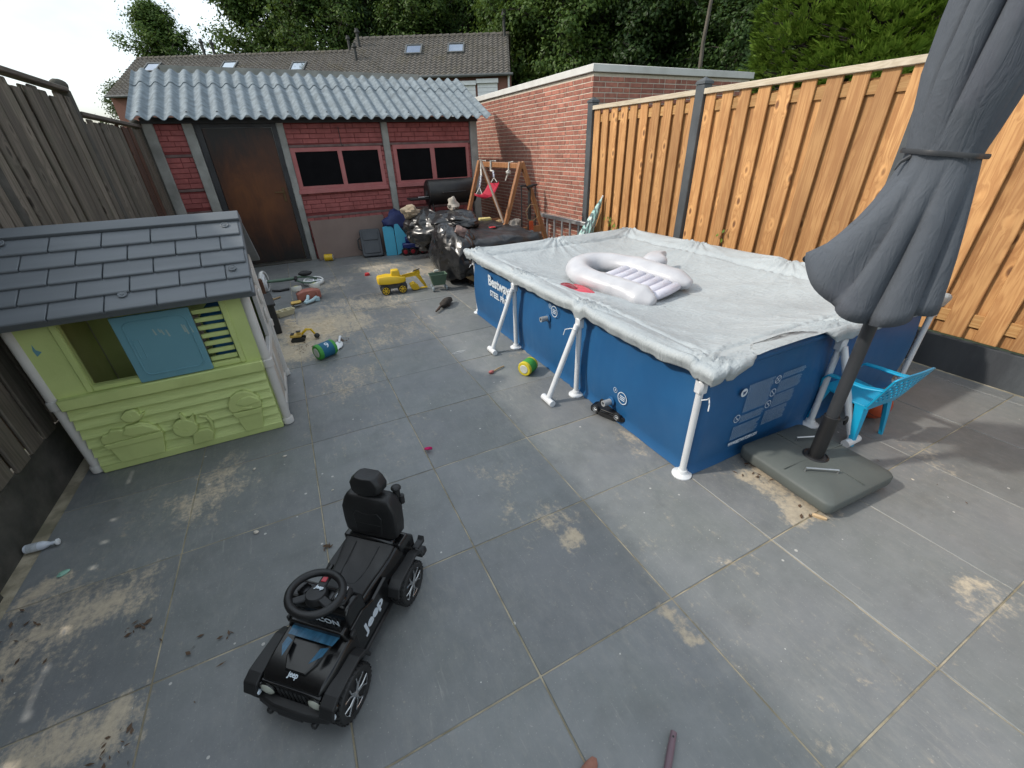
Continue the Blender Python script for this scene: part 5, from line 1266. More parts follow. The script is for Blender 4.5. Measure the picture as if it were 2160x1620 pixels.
# ================================================================ child's chair and ball
M_cyan = mat('cyan_plastic', (.012, .36, .60), (.010, .32, .54), .32, 5, bump=.05)
ch = thing('child_chair', 'turquoise plastic child armchair between the pool and the fence', 'chair', (2.735, .965, 0), Rd(-4))
hw_ = .135
seatm = MB().loft([[Vector((x, y, z)) for x, z in ((-hw_*k, zz), (-hw_*.7*k, zz+.006), (0, zz-.004), (hw_*.7*k, zz+.006), (hw_*k, zz), (hw_*k, zz-.012), (-hw_*k, zz-.012))] for y, zz, k in ((.155, .262, .95), (.14, .272, 1.0), (.0, .262, 1.0), (-.12, .252, .96))])
part('seat', seatm, M_cyan, ch, bw=.003)
for sx_, sy_, ty, tz in ((-1, 1, .13, .27), (1, 1, .13, .27), (-1, -1, -.10, .26), (1, -1, -.10, .26)):
    fx_, fy_ = sx_*(hw_+.012), ty+sy_*.03; w0, w1 = .052, .020
    R_ = []
    for z, k in ((tz, 0), (.17, .4), (.0, 1)):
        wd = w0+(w1-w0)*k; xx = sx_*(hw_-.005)+(fx_-sx_*(hw_-.005))*k; yy = ty+(fy_-ty)*k
        R_.append([Vector((xx-sx_*wd, yy-sy_*0-.006, z)), Vector((xx, yy+sy_*.004, z)), Vector((xx+sx_*.004, yy-sy_*wd*.9, z)), Vector((xx-sx_*.006, yy-sy_*wd*.9, z)), Vector((xx-sx_*.010, yy-sy_*.010, z)), Vector((xx-sx_*wd, yy-sy_*.014, z))])
    part('leg', MB().loft(R_), M_cyan, ch, smooth=False, bw=.002)
def backp(u, v, w_): return Vector((u*(hw_+.02+.02*v), -.115-.30*v*.28-.03*(u*u-1)*-.4-w_, .262+v*.235))
bm2 = MB(); nu, nvv = 18, 14
for w_ in (0, .009):
    base_i = len(bm2.v)
    for i in range(nu+1):
        for j in range(nvv+1): bm2.v.append(tuple(backp(-1+2*i/nu, (j/nvv)*(1-.10*abs(-1+2*i/nu)**4), w_)))
for i in range(nu):
    for j in range(nvv):
        if 3 <= j < 12 and j % 2 == 1 and i % 2 == 1: hole = True
        else: hole = False
        a = i*(nvv+1)+j; k = (nu+1)*(nvv+1); q0 = (a, a+nvv+1, a+nvv+2, a+1)
        if hole:
            for e0, e1 in zip(q0, q0[1:]+q0[:1]): bm2.f.append((e1, e0, e0+k, e1+k))
        else: bm2.f.append(q0); bm2.f.append(tuple(x+k for x in q0[::-1]))
for i in range(nu):
    for j in (0, nvv):
        a = i*(nvv+1)+j; b_ = a+nvv+1; k = (nu+1)*(nvv+1); bm2.f.append((a, b_, b_+k, a+k))
for j in range(nvv):
    for i in (0, nu):
        a = i*(nvv+1)+j; k = (nu+1)*(nvv+1); bm2.f.append((a, a+1, a+1+k, a+k))
part('backrest', bm2, M_cyan, ch, ang=50)
for s in (-1, 1):
    P = [(s*hw_, .135, .262), (s*(hw_+.018), .130, .33), (s*(hw_+.024), .105, .365), (s*(hw_+.026), .03, .370), (s*(hw_+.026), -.08, .375), (s*(hw_+.016), -.165, .395)]
    R_ = []
    for i, p in enumerate(P):
        a = Vector(P[max(i-1, 0)]); b_ = Vector(P[min(i+1, len(P)-1)]); t_ = (b_-a).normalized(); x = Vector((1, 0, 0)); n_ = t_.cross(x).normalized(); p = Vector(p)
        R_.append([p-x*.019-n_*.005, p+x*.019-n_*.005, p+x*.019+n_*.005, p-x*.019+n_*.005])
    part('armrest', MB().loft(R_), M_cyan, ch, bw=.003)
M_orange = mat('orange_rubber', (.50, .075, .018), (.40, .055, .014), .55, 9, bump=.2, bscale=120, dirt=(.25, .06, .03), dirtamt=.5)
bl = thing('ball', 'scuffed orange ball under the turquoise chair', 'ball', (3.00, .975, .098))
part('skin', MB().lathe([(.098*math.sin(math.pi*k/16), -.098*math.cos(math.pi*k/16)) for k in range(17)], (0, 0, 0), 28), M_orange, bl)
part('seam', MB().tube([(.0985*math.cos(a*.2618), .0985*math.sin(a*.2618)*.8, .0985*math.sin(a*.2618)*.6) for a in range(24)], .0016, 5, closed=True).tube([(.0985*math.cos(a*.2618), -.0985*math.sin(a*.2618)*.6, .0985*math.sin(a*.2618)*.8) for a in range(24)], .0016, 5, closed=True), M_tyre, bl)

# ================================================================ small toys and litter on the tiles
M_yel = mat('yellow_plastic', (.66, .43, .012), (.60, .37, .010), .38, 6, dirt=(.42, .30, .06), dirtamt=.3)
M_dgrey = mat('dark_grey_plastic', (.045, .046, .048), (.06, .06, .06), .55, 8)
M_sage = mat('sage_plastic', (.075, .125, .082), (.065, .11, .072), .5, 6)
M_pale = mat('pale_plastic', (.56, .57, .52), (.47, .48, .42), .5, 8)
M_terra = mat('terracotta_plastic', (.37, .135, .095), (.31, .11, .08), .5, 8)
M_sky = mat('pale_blue_plastic', (.42, .55, .58), (.36, .49, .53), .5, 8)
M_ochre = mat('ochre_plastic', (.60, .40, .10), (.52, .33, .07), .5, 8)
def wheelmb(c, r, w_, ax='y', hub=.5, n=20):
    q = Matrix.Rotation(Rd(90), 3, 'X') if ax == 'y' else (Matrix.Rotation(Rd(90), 3, 'Y') if ax == 'x' else Matrix.Identity(3))
    return MB().lathe([(r*hub, -w_/2*.8), (r*.92, -w_/2), (r, -w_*.3), (r, w_*.3), (r*.92, w_/2), (r*hub, w_/2*.8)], c, n, q)
def hubmb(c, r, w_, ax='y', k=6):
    q = Matrix.Rotation(Rd(90), 3, 'X') if ax == 'y' else (Matrix.Rotation(Rd(90), 3, 'Y') if ax == 'x' else Matrix.Identity(3))
    mb = MB(); c = Vector(c)
    for s in (-1, 1):
        mb.tube([c+q @ Vector((r*math.cos(2*math.pi*i/18), r*math.sin(2*math.pi*i/18), s*w_/2)) for i in range(18)], r*.09, 6, closed=True)
        for i in range(k):
            a = 2*math.pi*i/k; mb.tube([c+q @ Vector((0, 0, s*w_/2)), c+q @ Vector((r*math.cos(a), r*math.sin(a), s*w_/2))], [r*.17, r*.11], 6)
        mb.blob(c+q @ Vector((0, 0, s*w_/2)), (r*.28, r*.28, r*.28), 1, 0, nu=8, nv=6)
    return mb
# big yellow digger: faces +x, near side towards the camera
A = G(815, 622); B = G(853, 617); D0 = (A+B)/2; dg_r = math.atan2(B.y-A.y, B.x-A.x)
dg = thing('toy_digger', 'large yellow toy digger with dark wheels in the middle of the yard', 'toy digger', (D0.x, D0.y+.06, 0), dg_r)
part('chassis', MB().cbox(-.155, .145, -.06, .06, .065, .135, .01), M_dgrey, dg, bw=0)
for x in (-.10, .105):
    part('wheel_arch', MB().lathe([(.066, -.07), (.066, .07)], (x, 0, .085), 18, Matrix.Rotation(Rd(90), 3, 'X')), M_dgrey, dg)
    for y in (-.075, .075):
        w_ = part('wheel', wheelmb((x, y, .056), .056, .045, hub=.72), M_tyre, dg); part('rim', hubmb((x, y, .056), .040, .040, k=7), M_yel, w_)
hull = MB().loft([[Vector((x, -w2, z0)), Vector((x, w2, z0)), Vector((x, w2, z0+h2*.6)), Vector((x, w2*.8, z0+h2)), Vector((x, -w2*.8, z0+h2)), Vector((x, -w2, z0+h2*.6))] for x, w2, z0, h2 in ((-.185, .055, .145, .06), (-.17, .085, .138, .085), (-.06, .098, .132, .10), (.06, .098, .132, .085), (.13, .082, .134, .06), (.165, .045, .14, .05))])
part('hull', hull, M_yel, dg, bw=.008, seg=3)
part('cab', MB().loft([[Vector((x*k+.045, y*k, z)) for x, y in ((-.05, -.05), (.055, -.05), (.055, .05), (-.05, .05))] for z, k in ((.20, 1.05), (.255, 1.0), (.285, .86), (.29, .6))]), M_yel, dg, bw=.01, seg=3)
def truss(pa, pb, h0, h1, n=4, th=.012):
    pa, pb = Vector(pa), Vector(pb); d = (pb-pa); up_ = Vector((0, -1, 0)).cross(d).normalized()
    if up_.z < 0: up_ = -up_
    T0 = [pa+d*i/n for i in range(n+1)]; T1 = [pa+d*i/n+up_*(h0+(h1-h0)*i/n) for i in range(n+1)]
    mb = MB().tube(T0, th/2, 6).tube(T1, th/2, 6)
    for i in range(n): mb.tube([T0[i], T1[i+1]], th*.35, 5).tube([T0[i+1], T1[i+1]], th*.35, 5)
    mb.add([v+Vector((0, .004, 0)) for v in (T0[0], T0[-1], T1[-1], T1[0])], [(0, 1, 2, 3)])
    return mb
part('boom', truss((.13, -.01, .175), (.29, -.01, .185), .035, .045), M_yel, dg)
part('stick', truss((.29, -.01, .20), (.40, -.01, .03), .045, .02), M_yel, dg)
part('turn_plate', MB().lathe([(.042, -.006), (.045, 0), (.042, .006)], (.315, .02, .215), 20, Matrix.Rotation(Rd(90), 3, 'X')), M_yel, dg)
part('grip', MB().tube([(.27, 0, .225), (.285, 0, .25), (.325, 0, .255), (.36, 0, .262)], .008, 8), M_dgrey, dg)
bk_ = [(.205, .085), (.26, .105), (.315, .055), (.325, .02), (.28, .008), (.235, .012), (.21, .05)]
part('bucket', MB().prism(bk_, lambda u, v, w_: Vector((u, w_, v)), -.05, .05), M_yel, dg, smooth=False, bw=.006)
part('link_bar', MB().cbox(.33, .43, -.02, .01, .012, .026, .003), M_yel, dg)
# green spreader wagon
W0 = (G(915, 615)+G(945, 612))/2
wg = thing('toy_wagon', 'small green toy hopper wagon beside the yellow digger', 'toy wagon', (W0.x, W0.y+.06, 0), Rd(-6))
hp = MB(); hp.loft([[Vector((x*k, y*k2, z)) for x, y in ((-.105, -.07), (.105, -.07), (.105, .07), (-.105, .07))] for z, k, k2 in ((.07, .72, .6), (.20, 1.0, 1.0), (.205, 1.06, 1.08), (.212, 1.06, 1.08), (.208, .98, .96), (.12, .82, .75))], caps=True)
part('hopper', hp, M_sage, wg, bw=.004)
part('load', MB().blob((0, 0, .14), (.085, .055, .012), 3, .4, 4), mat('wet_sand', (.11, .07, .05), (.08, .05, .04), .9, 30), wg)
part('handle_lug', MB().cbox(-.03, .03, .060, .085, .215, .24, .004), M_pale, wg)
for x in (-.085, .085):
    for y in (-.055, .055): part('wheel', wheelmb((x, y, .032), .032, .022, 'x', hub=.3), M_sky if False else mat('grey_wheel', (.25, .29, .31), None, .5) if x < 0 and y < 0 else bpy.data.materials['grey_wheel'], wg)
# hand brush
b0, b1 = G(922, 660), G(948, 638)
hb = thing('hand_brush', 'dark bristled hand brush with brown handle lying near the pool', 'brush', (b0.x, b0.y, 0), math.atan2(b1.y-b0.y, b1.x-b0.x))
M_bristle = mat('dark_bristle', (.030, .024, .020), (.05, .04, .032), .95, 30, bump=1, bscale=90)
M_dwood = mat('dark_wood', (.075, .045, .030), (.05, .03, .02), .7, 10, stretch=(1, 8, 8))
part('handle', MB().tube([(-.02, 0, .025), (.05, 0, .028), (.14, .01, .035), (.32, .01, .035)], [.010, .014, .012, .018], 10), M_dwood, hb)
part('bristles', MB().blob((.24, -.01, .045), (.14, .05, .045), 5, .25, 4), M_bristle, hb)
# foam rolls
def roll(name, label, px, py, r, ln2, rz, m1, m2, m3, txt=None):
    p = G(px, py); T = thing(name, label, 'foam roll', (p.x, p.y, 0), rz, 'foam rolls on the tiles'); q = Matrix.Rotation(Rd(90), 3, 'Y')
    b = part('core', MB().lathe([(r*.9, -ln2*.50), (r, -ln2*.42), (r, ln2*.42), (r*.9, ln2*.5)], (0, 0, r), 24, q), m1, T)
    for s in (-1, 1):
        part('band', MB().lathe([(r*.62, s*ln2*.515), (r*.93, s*ln2*.505), (r*1.01, s*ln2*.43), (r*1.012, s*ln2*.32)][::s], (0, 0, r), 24, q, caps=False), m2, T)
        part('end', MB().lathe([(r*.62, 0), (r*.55, s*.004), (0, s*.004)], (s*ln2*.512, 0, r), 24, q), m3, T)
    if txt:
        t_ = text(txt, r*1.1, M_print, b, (0, 0, 0), (1, 0, 0), (0, 1, 0), bold=.001)
        me = t_.data
        for v in me.vertices:
            a = (v.co.y-r*.3)/r; v.co = Vector((v.co.x-r*.2, -math.cos(Rd(50)+a)*(r*1.006+v.co.z), r+math.sin(Rd(50)+a)*(r*1.006+v.co.z)))
    return T
M_blue6 = mat('blue_foam', (.010, .120, .215), (.008, .10, .18), .6, 8); M_green6 = mat('green_foam', (.06, .32, .05), (.05, .26, .04), .6, 8); M_yel6 = mat('yellow_foam', (.62, .50, .03), None, .6)
roll('foam_roll', 'blue and green foam roll with a number beside the sand', 690, 752, .068, .165, Rd(28), M_blue6, M_green6, M_pale, '9')
roll('foam_roll', 'green and yellow foam roll near the pool braces', 1114, 786, .058, .125, Rd(30), M_green6, M_yel6, M_pale)
p = G(695, 550)
yc = thing('yellow_tin', 'small yellow and white tin by the shed board', 'tin', (p.x, p.y, 0), Rd(-10))
part('can', MB().lathe([(.05, -.065), (.055, -.06), (.055, .06), (.05, .065)], (0, 0, .055), 20, Matrix.Rotation(Rd(90), 3, 'Y')), M_yel, yc)
part('end', MB().lathe([(.052, 0), (.040, .006), (0, .006)], (.066, 0, .055), 18, Matrix.Rotation(Rd(90), 3, 'Y')).lathe([(.0, .006), (.040, .006), (.052, 0)], (-.070, 0, .055), 18, Matrix.Rotation(Rd(90), 3, 'Y')), M_pale, yc)
M_redp = mat('red_plastic', (.50, .022, .028), None, .4)
p = G(775, 581)
rbk = thing('red_block', 'small red plastic cap lying left of the yellow digger', 'block', (p.x, p.y, 0), .4)
part('cap', MB().lathe([(.035, 0), (.035, .03), (.028, .036), (0, .036)], (0, 0, .001), 12), M_redp, rbk); part('rim', MB().lathe([(.038, 0), (.038, .008)], (0, 0, .002), 12), M_redp, rbk)
# overturned toy car by the pool wall
p = G(1278, 884); tcar = thing('toy_car', 'black toy car lying upside down against the pool wall', 'toy car', (p.x+.035, p.y+.01, 0), Rd(-68), None)
part('body', MB().loft([[Vector((x, -w_, .030)), Vector((x, w_, .030)), Vector((x, w_, .052)), Vector((x, w_*.9, .058)), Vector((x, -w_*.9, .058)), Vector((x, -w_, .052))] for x, w_ in ((-.125, .035), (-.11, .05), (0, .053), (.11, .05), (.128, .034))]), M_gloss, tcar, bw=.004)
part('roof', MB().loft([[Vector((x*k, y*k, z)) for x, y in ((-.07, -.046), (.06, -.046), (.06, .046), (-.07, .046))] for z, k in ((.031, 1), (.006, .72), (.002, .6))]), M_gloss, tcar, bw=.004)
part('floor_pan', MB().cbox(-.10, .10, -.04, .04, .057, .064, .003), M_matt, tcar)
for x in (-.078, .078):
    for s in (-1, 1):
        w_ = part('wheel', wheelmb((x, s*.050, .060), .026, .022, hub=.6), M_tyre, tcar); part('rim', hubmb((x, s*.052, .060), .015, .018, k=5), M_chrome, w_)
for s in (-1, 1): part('headlight', MB().cbox(.118, .126, s*.026-.008, s*.026+.008, .036, .044, .002), M_print, tcar)
# overturned toy truck
p = G(655, 632); tt = thing('toy_truck', 'overturned terracotta toy loader with pale wheels and yellow bucket', 'toy truck', (p.x, p.y, 0), Rd(8))
part('body', MB().loft([[Vector((x, -w_, z0)), Vector((x, w_, z0)), Vector((x, w_, z1)), Vector((x, -w_, z1))] for x, w_, z0, z1 in ((-.14, .05, .02, .10), (-.06, .065, .005, .13), (.06, .065, .0, .13), (.13, .05, .02, .11))]), M_terra, tt, bw=.012, seg=3)
part('cab_frame', MB().cbox(-.02, .09, -.085, -.066, .015, .035, .004).cbox(-.02, .0, -.085, -.066, .035, .10, .004).cbox(.07, .09, -.085, -.066, .035, .10, .004), M_terra, tt)
for x in (-.11, .10):
    for y in (.045,):
        w_ = part('wheel', MB().lathe([(.040, 0), (.058, .004), (.062, .018), (.062, .055), (.056, .066), (.040, .060), (.03, .052), (0, .052)], (x, y+.03, .105), 22, Matrix.Rotation(Rd(-14), 3, 'X')), M_pale, tt)
        part('hub', MB().lathe([(.036, .0), (.034, .010), (.014, .016), (0, .012)], (x, y+.042, .158), 14, Matrix.Rotation(Rd(-14), 3, 'X')), M_yel6, w_)
part('arm', MB().tube([(-.03, -.08, .07), (-.05, -.14, .05), (-.10, -.20, .03)], [.02, .018, .014], 8).tube([(.06, -.10, .05), (.0, -.15, .03), (-.09, -.20, .025)], [.016, .02, .014], 8).cbox(.03, .09, -.13, -.10, .0, .05, .006), M_sky, tt)
bk_ = []
for k in range(9): a = Rd(-20+160*k/8); bk_.append((.055*math.cos(a), .055*math.sin(a)))
part('bucket', MB().prism(bk_, lambda u, v, w_: Vector((-.19+w_, -.20+u, .03+v*.8)), -.055, .055), M_ochre, tt, smooth=False, bw=.006)
# little excavator on the sand
p = G(632, 722); ex = thing('toy_excavator', 'tiny yellow toy excavator on the sand by the playhouse', 'toy excavator', (p.x, p.y+.03, .008), Rd(-10))
for s in (-1, 1):
    tr = MB(); tr.prism([(u, v) for u, v in rrect(-.062, .062, .0, .036, .0175, 4)], lambda u, v, w_: Vector((u, w_, v)), s*.036-.012, s*.036+.012)
    part('track', tr, M_tyre, ex, smooth=False)
part('cab', MB().cbox(-.066, .036, -.035, .035, .040, .066, .006).cbox(.0, .034, -.032, -.002, .066, .095, .005), M_ochre, ex)
part('roof', MB().cbox(-.004, .038, -.036, .002, .0955, .101, .002).cbox(-.06, -.03, -.025, .025, .0665, .076, .003), M_matt, ex)
part('boom', MB().tube([(.035, .012, .055), (.085, .012, .098), (.125, .012, .092), (.15, .012, .045)], [.013, .014, .012, .010], 6), M_yel, ex)
part('bucket', MB().blob((.165, .012, .022), (.026, .03, .024), 3, .25, 3, 10, 7), M_tyre, ex)
# scoop
p = G(714, 735); q_ = G(719, 708); sc_ = thing('toy_scoop', 'white plastic scoop lying on the tiles beside the sand', 'scoop', (p.x, p.y, 0), math.atan2(q_.y-p.y, q_.x-p.x))
bo = MB()
for k in range(2):
    pass
bo.loft([[Vector((x, w_*math.cos(Rd(a)), .003+d_*(1-abs(math.cos(Rd(a)))**.0)+.014*abs(math.cos(Rd(a)))**2)) for a in range(0, 181, 20)]+[Vector((x, w_*.93*math.cos(Rd(a)), .006+.014*abs(math.cos(Rd(a)))**2)) for a in range(180, -1, -20)] for x, w_, d_ in ((-.04, .012, 0), (-.02, .032, 0), (.03, .042, 0), (.09, .036, 0), (.13, .018, 0))])
part('blade', bo, M_white, sc_); part('handle', MB().tube([(.12, 0, .012), (.19, 0, .018), (.26, 0, .012)], [.011, .010, .013], 8), M_white, sc_)
# cream sand mould and sticks
p = G(600, 666); bt_ = thing('sand_mould', 'cream boat-shaped sand mould beside the sand', 'sand mould', (p.x, p.y, 0), Rd(25))
hullp = [(-.12, 0), (-.08, .05), (.05, .055), (.12, .04), (.12, -.04), (.05, -.055), (-.08, -.05)]
part('hull', MB().loft([[Vector((u*k, v*k, z)) for u, v in hullp] for z, k in ((.002, .8), (.06, 1), (.064, 1.05), (.064, .92), (.03, .8))]), mat('cream_toy_plastic', (.60, .54, .36), (.53, .47, .30), .5), bt_, bw=.003)
part('bars', MB().cbox(-.03, -.015, -.048, .048, .058, .066, .002).cbox(.04, .055, -.05, .05, .058, .066, .002), bpy.data.materials['cream_toy_plastic'], bt_)
M_stick = mat('bare_wood', (.40, .28, .15), (.30, .20, .10), .75, 10, stretch=(1, 8, 8)); M_twig = mat('brown_twig', (.12, .07, .04), (.08, .045, .025), .8, 10)
def stick(name, label, a, b_, r, m, cat='stick', z=None):
    a, b_ = G(*a), G(*b_); z = z if z is not None else r; c = (a+b_)/2; d = b_-a; l = d.length/2
    mb = MB(); rr_ = random.Random(len(label)); mb.tube([(-l, 0, 0), (-l*.4, rr_.uniform(-.006, .006), rr_.uniform(0, .004)), (l*.3, rr_.uniform(-.006, .006), 0), (l, 0, 0)], [r*.85, r, r*.95, r*.8], 8)
    return one(name, mb, m, label, cat, (c.x, c.y, z), math.atan2(d.y, d.x))
stick('stick', 'short pale stick lying beside the playhouse and the balance bike', (570, 636), (592, 628), .011, M_stick)
stick('stick', 'thin brown twig between the sand mould and the overturned loader', (604, 660), (620, 645), .006, M_twig)
stick('stick', 'thin brown twig sticking out below the sand mould', (575, 678), (588, 668), .006, M_twig)
stick('orange_baton', 'orange-red plastic sausage against the foot of the pool wall', (1127, 747), (1144, 740), .020, mat('orange_red_plastic', (.42, .060, .022), None, .4), 'toy')
mt = thing('toy_hammer', 'small wooden stick with red end lying near the pool braces', 'toy hammer', G(1043, 784), Rd(20))
part('stick', MB().tube([(-.02, 0, .008), (.05, .0, .012), (.11, .0, .008)], [.006, .006, .005], 8), M_stick, mt); part('head', MB().blob((-.035, .0, .012), (.026, .016, .013), 5, .3, 3), mat('faded_red', (.42, .12, .11), None, .6), mt)
# balance bike on its side
p = G(560, 618); M_bike = mat('sage_frame', (.085, .145, .095), (.07, .12, .08), .35, 6); M_wtyre = mat('white_tyre', (.66, .66, .64), (.55, .55, .52), .55, 8)
bi = thing('balance_bike', 'green balance bike with white wheels lying on its side behind the playhouse', 'balance bike', (-.50, 6.30, 0), Rd(0))
w1 = part('wheel', MB().lathe([(.108, -.016), (.128, -.020), (.136, 0), (.128, .020), (.108, .016)], (0, 0, .138), 30, Matrix.Rotation(Rd(90), 3, 'Y') @ Matrix.Rotation(Rd(14), 3, 'X'), caps=False), M_wtyre, bi)
rm_ = hubmb((0, 0, .138), .106, .012, 'x', 5); part('rim', rm_, M_white, w1)
w2 = part('wheel', MB().lathe([(.108, -.016), (.128, -.020), (.136, 0), (.128, .020), (.108, .016)], (.58, .04, .045), 30, Matrix.Rotation(Rd(8), 3, 'X'), caps=False), M_wtyre, bi)
part('rim', MB().xf(Matrix()).add([], []).tube([(.58+.105*math.cos(a*.35), .04+.105*math.sin(a*.35), .045) for a in range(18)], .008, 6, closed=True).tube([(.475, .04, .045), (.685, .04, .045)], .012, 6).tube([(.58, -.065, .045), (.58, .145, .045)], .012, 6), M_white, w2)
part('frame', MB().tube([(.02, 0, .13), (.18, .02, .12), (.38, .02, .12)], [.018, .022, .02], 10).tube([(.36, .06, .12), (.46, .14, .10), (.58, .16, .07), (.62, .10, .06)], .013, 8).tube([(.36, -.02, .11), (.44, -.10, .08), (.55, -.10, .06), (.60, -.02, .05)], .013, 8), M_bike, bi)
part('saddle', MB().blob((.50, .15, .14), (.09, .05, .035), 3, .1), M_matt, bi); part('fork_clamp', MB().cbox(.35, .39, -.05, .07, .09, .14, .008), M_matt, bi)
part('handlebar', MB().tube([(.06, -.06, .02), (.14, -.10, .015), (.26, -.08, .02)], [.012, .014, .016], 8), M_matt, bi)
# white bottle by the old fence
a, b_ = G(58, 1166), G(130, 1148); bo_ = thing('bottle', 'white plastic bottle lying at the foot of the old fence', 'bottle', (a.x, a.y, 0), math.atan2(b_.y-a.y, b_.x-a.x)); M_bottle = mat('white_bottle', (.60, .63, .68), (.5, .53, .58), .35, 8, dirt=(.3, .32, .34), dirtamt=.4)
ll = (b_-a).length; q = Matrix.Rotation(Rd(90), 3, 'Y')
part('shell', MB().lathe([(.016, 0), (.020, .004), (.020, ll*.52), (.016, ll*.62), (.008, ll*.74), (.0075, ll*.86)], (0, 0, .021), 18, q), M_bottle, bo_); part('cap', MB().lathe([(.006, ll*.86), (.006, ll*.93), (.015, ll*.94), (.015, ll*.98), (.004, ll)], (0, 0, .021), 14, q), M_white, bo_)
part('label_band', MB().lathe([(.0204, ll*.1), (.0206, ll*.11), (.0206, ll*.42), (.0204, ll*.43)], (0, 0, .021), 18, q, caps=False), mat('grey_label', (.34, .36, .38), (.5, .52, .54), .5, 40), bo_)
# bits: shells, shards, peg, pipe, terracotta piece
M_shell = mat('shell_white', (.58, .52, .44), (.48, .42, .34), .6, 30)
sg = 'shell bits scattered on the tiles'
for i, (px, py, r) in enumerate(((601, 963, .011), (537, 990, .010), (541, 1123, .013), (702, 1034, .007), (1925, 1012, .007))):
    p = G(px, py); one('shell', MB().blob((0, 0, 0), (r, r*.7, r*.4), i, .5, 2.5, 10, 7), M_shell, ('pale shell fragment nearest the playhouse corner', 'pale shell fragment a little in front of the playhouse wall', 'largest pale shell fragment, midway between playhouse and ride-on car', 'tiny pale shell fragment just behind the ride-on car', 'tiny pale shell fragment right of the parasol base')[i], 'shell', (p.x, p.y, r*.3), i*1.1, sg)
p = G(135, 1210); one('glass_shard', MB().blob((0, 0, 0), (.022, .016, .006), 3, .4, 2, 9, 6), mat('mint_glass', (.22, .42, .32), (.30, .50, .40), .25), 'mint green shard lying near the white bottle', 'shard', (p.x, p.y, .005), .5)
p = G(904, 951); one('petal', MB().grid(5, 4, lambda u, v: ((u-.5)*.05, (v-.5)*.028*math.sin(math.pi*(.12+.8*u)), .003+.014*abs(v-.5)**1.5*3+.01*u*u)), mat('pink_foil', (.62, .02, .17), (.5, .015, .13), .3), 'small curled pink scrap lying in the middle of the tiles', 'scrap', (p.x, p.y, 0), -.6)
p = G(1727, 1092); one('wooden_peg', MB().loft([[Vector((x, y*w_, .0085+z*w_)) for y, z in ((-.009, -.008), (.009, -.008), (.010, .004), (0, .009), (-.010, .004))] for x, w_ in ((-.028, .7), (-.015, 1), (.015, 1), (.03, .55))]), mat('pale_wood', (.55, .40, .24), (.45, .31, .17), .7, 20), 'pale wooden peg lying at the parasol base corner', 'peg', (p.x, p.y, 0), Rd(-60))
a, b_ = G(1404, 1640), G(1420, 1548); pi_ = thing('toy_pipe', 'mauve plastic tube end sticking into the picture at the bottom', 'tube', (b_.x, b_.y, .012), math.atan2(a.y-b_.y, a.x-b_.x)); M_mauve = mat('mauve_plastic', (.165, .105, .125), (.13, .085, .10), .45, 8)
part('tube', MB().tube([(0, 0, 0), (.03, 0, 0), (.034, 0, 0), (.25, 0, 0)], [.0095, .0095, .0105, .0105], 14), M_mauve, pi_); part('hole', MB().lathe([(.003, 0), (.003, .0008)], (.016, 0, .0092), 10), M_tyre, pi_)
p = G(1236, 1618); one('brick_chip', MB().blob((0, 0, 0), (.035, .018, .012), 6, .35, 2, 10, 7), mat('terracotta_chip', (.30, .14, .10), (.24, .10, .07), .9, 20, bump=.4), 'small terracotta chip lying at the bottom edge of the picture', 'chip', (p.x, p.y-.012, .010), .3)
p = G(968, 743); M_chalk = mat('chalk', (.6, .6, .6), None, .9)
one('chalk_mark', MB().tube([(-.07, 0, 0), (.0, .018, 0), (.07, .0, 0), (.0, -.02, 0), (-.05, -.008, 0), (-.02, .02, 0), (.03, -.015, 0)], .0022, 4), M_chalk, 'white chalk scribble on the tiles left of the pool', 'chalk mark', (p.x, p.y, .0015), .1)
# sand and leaf litter
M_sand = mat('loose_sand', (.56, .46, .33), (.40, .32, .215), .97, 30, bump=1.0, bscale=110, dirt=(.20, .15, .10), dirtamt=.30)
def sandf(u, v):
    x = -.33+.80*u; y = 3.72+1.55*v; P = Vector((x*5, y*5, 1))
    e = min(u*4+.35, (1-u)*2.2, v*2.2, (1-v)*2.2, 1)
    z = -.012+.026*min(1, max(0, e))+.011*mn.noise(P*.8)+.006*mn.noise(P*2.3)+.004*mn.noise(P*6)-.020*u
    return (x, y, z)
o = one('sand', MB().grid(60, 90, sandf), M_sand, 'heap of loose sand spilled beside the playhouse', 'sand', ang=80); o['kind'] = 'stuff'
M_litter = mat('dead_leaf', (.075, .045, .028), (.12, .075, .045), .9, 20)
lt = MB(); rl2 = random.Random(12)
for px, py, n, r in ((285, 1330, 14, .035), (230, 1600, 20, .06), (20, 1330, 18, .12), (690, 1155, 8, .025), (25, 1450, 7, .1), (720, 720, 40, .07), (640, 735, 30, .10), (475, 1345, 5, .02), (1890, 1000, 4, .25), (1700, 1085, 6, .05), (1600, 1000, 24, .12), (420, 1350, 6, .2), (1190, 760, 20, .1), (1050, 690, 16, .06)):
    c = G(px, py)
    for k in range(n):
        q = c+Vector((rl2.gauss(0, r*.55), rl2.gauss(0, r*.55), .002+rl2.random()*.006)); a = rl2.uniform(0, 6.28); l = rl2.uniform(.004, .018); w_ = l*rl2.uniform(.15, .5)
        d = Vector((math.cos(a), math.sin(a), 0)); s = Vector((-d.y, d.x, 0)); lt.add([q-d*l, q+s*w_+Vector((0, 0, .002)), q+d*l+Vector((0, 0, .003)), q-s*w_], [(0, 1, 2, 3)])
o = one('leaf_litter', lt, M_litter, 'dead leaf crumbs and twigs scattered over the tiles', 'litter', smooth=False); o['kind'] = 'stuff'
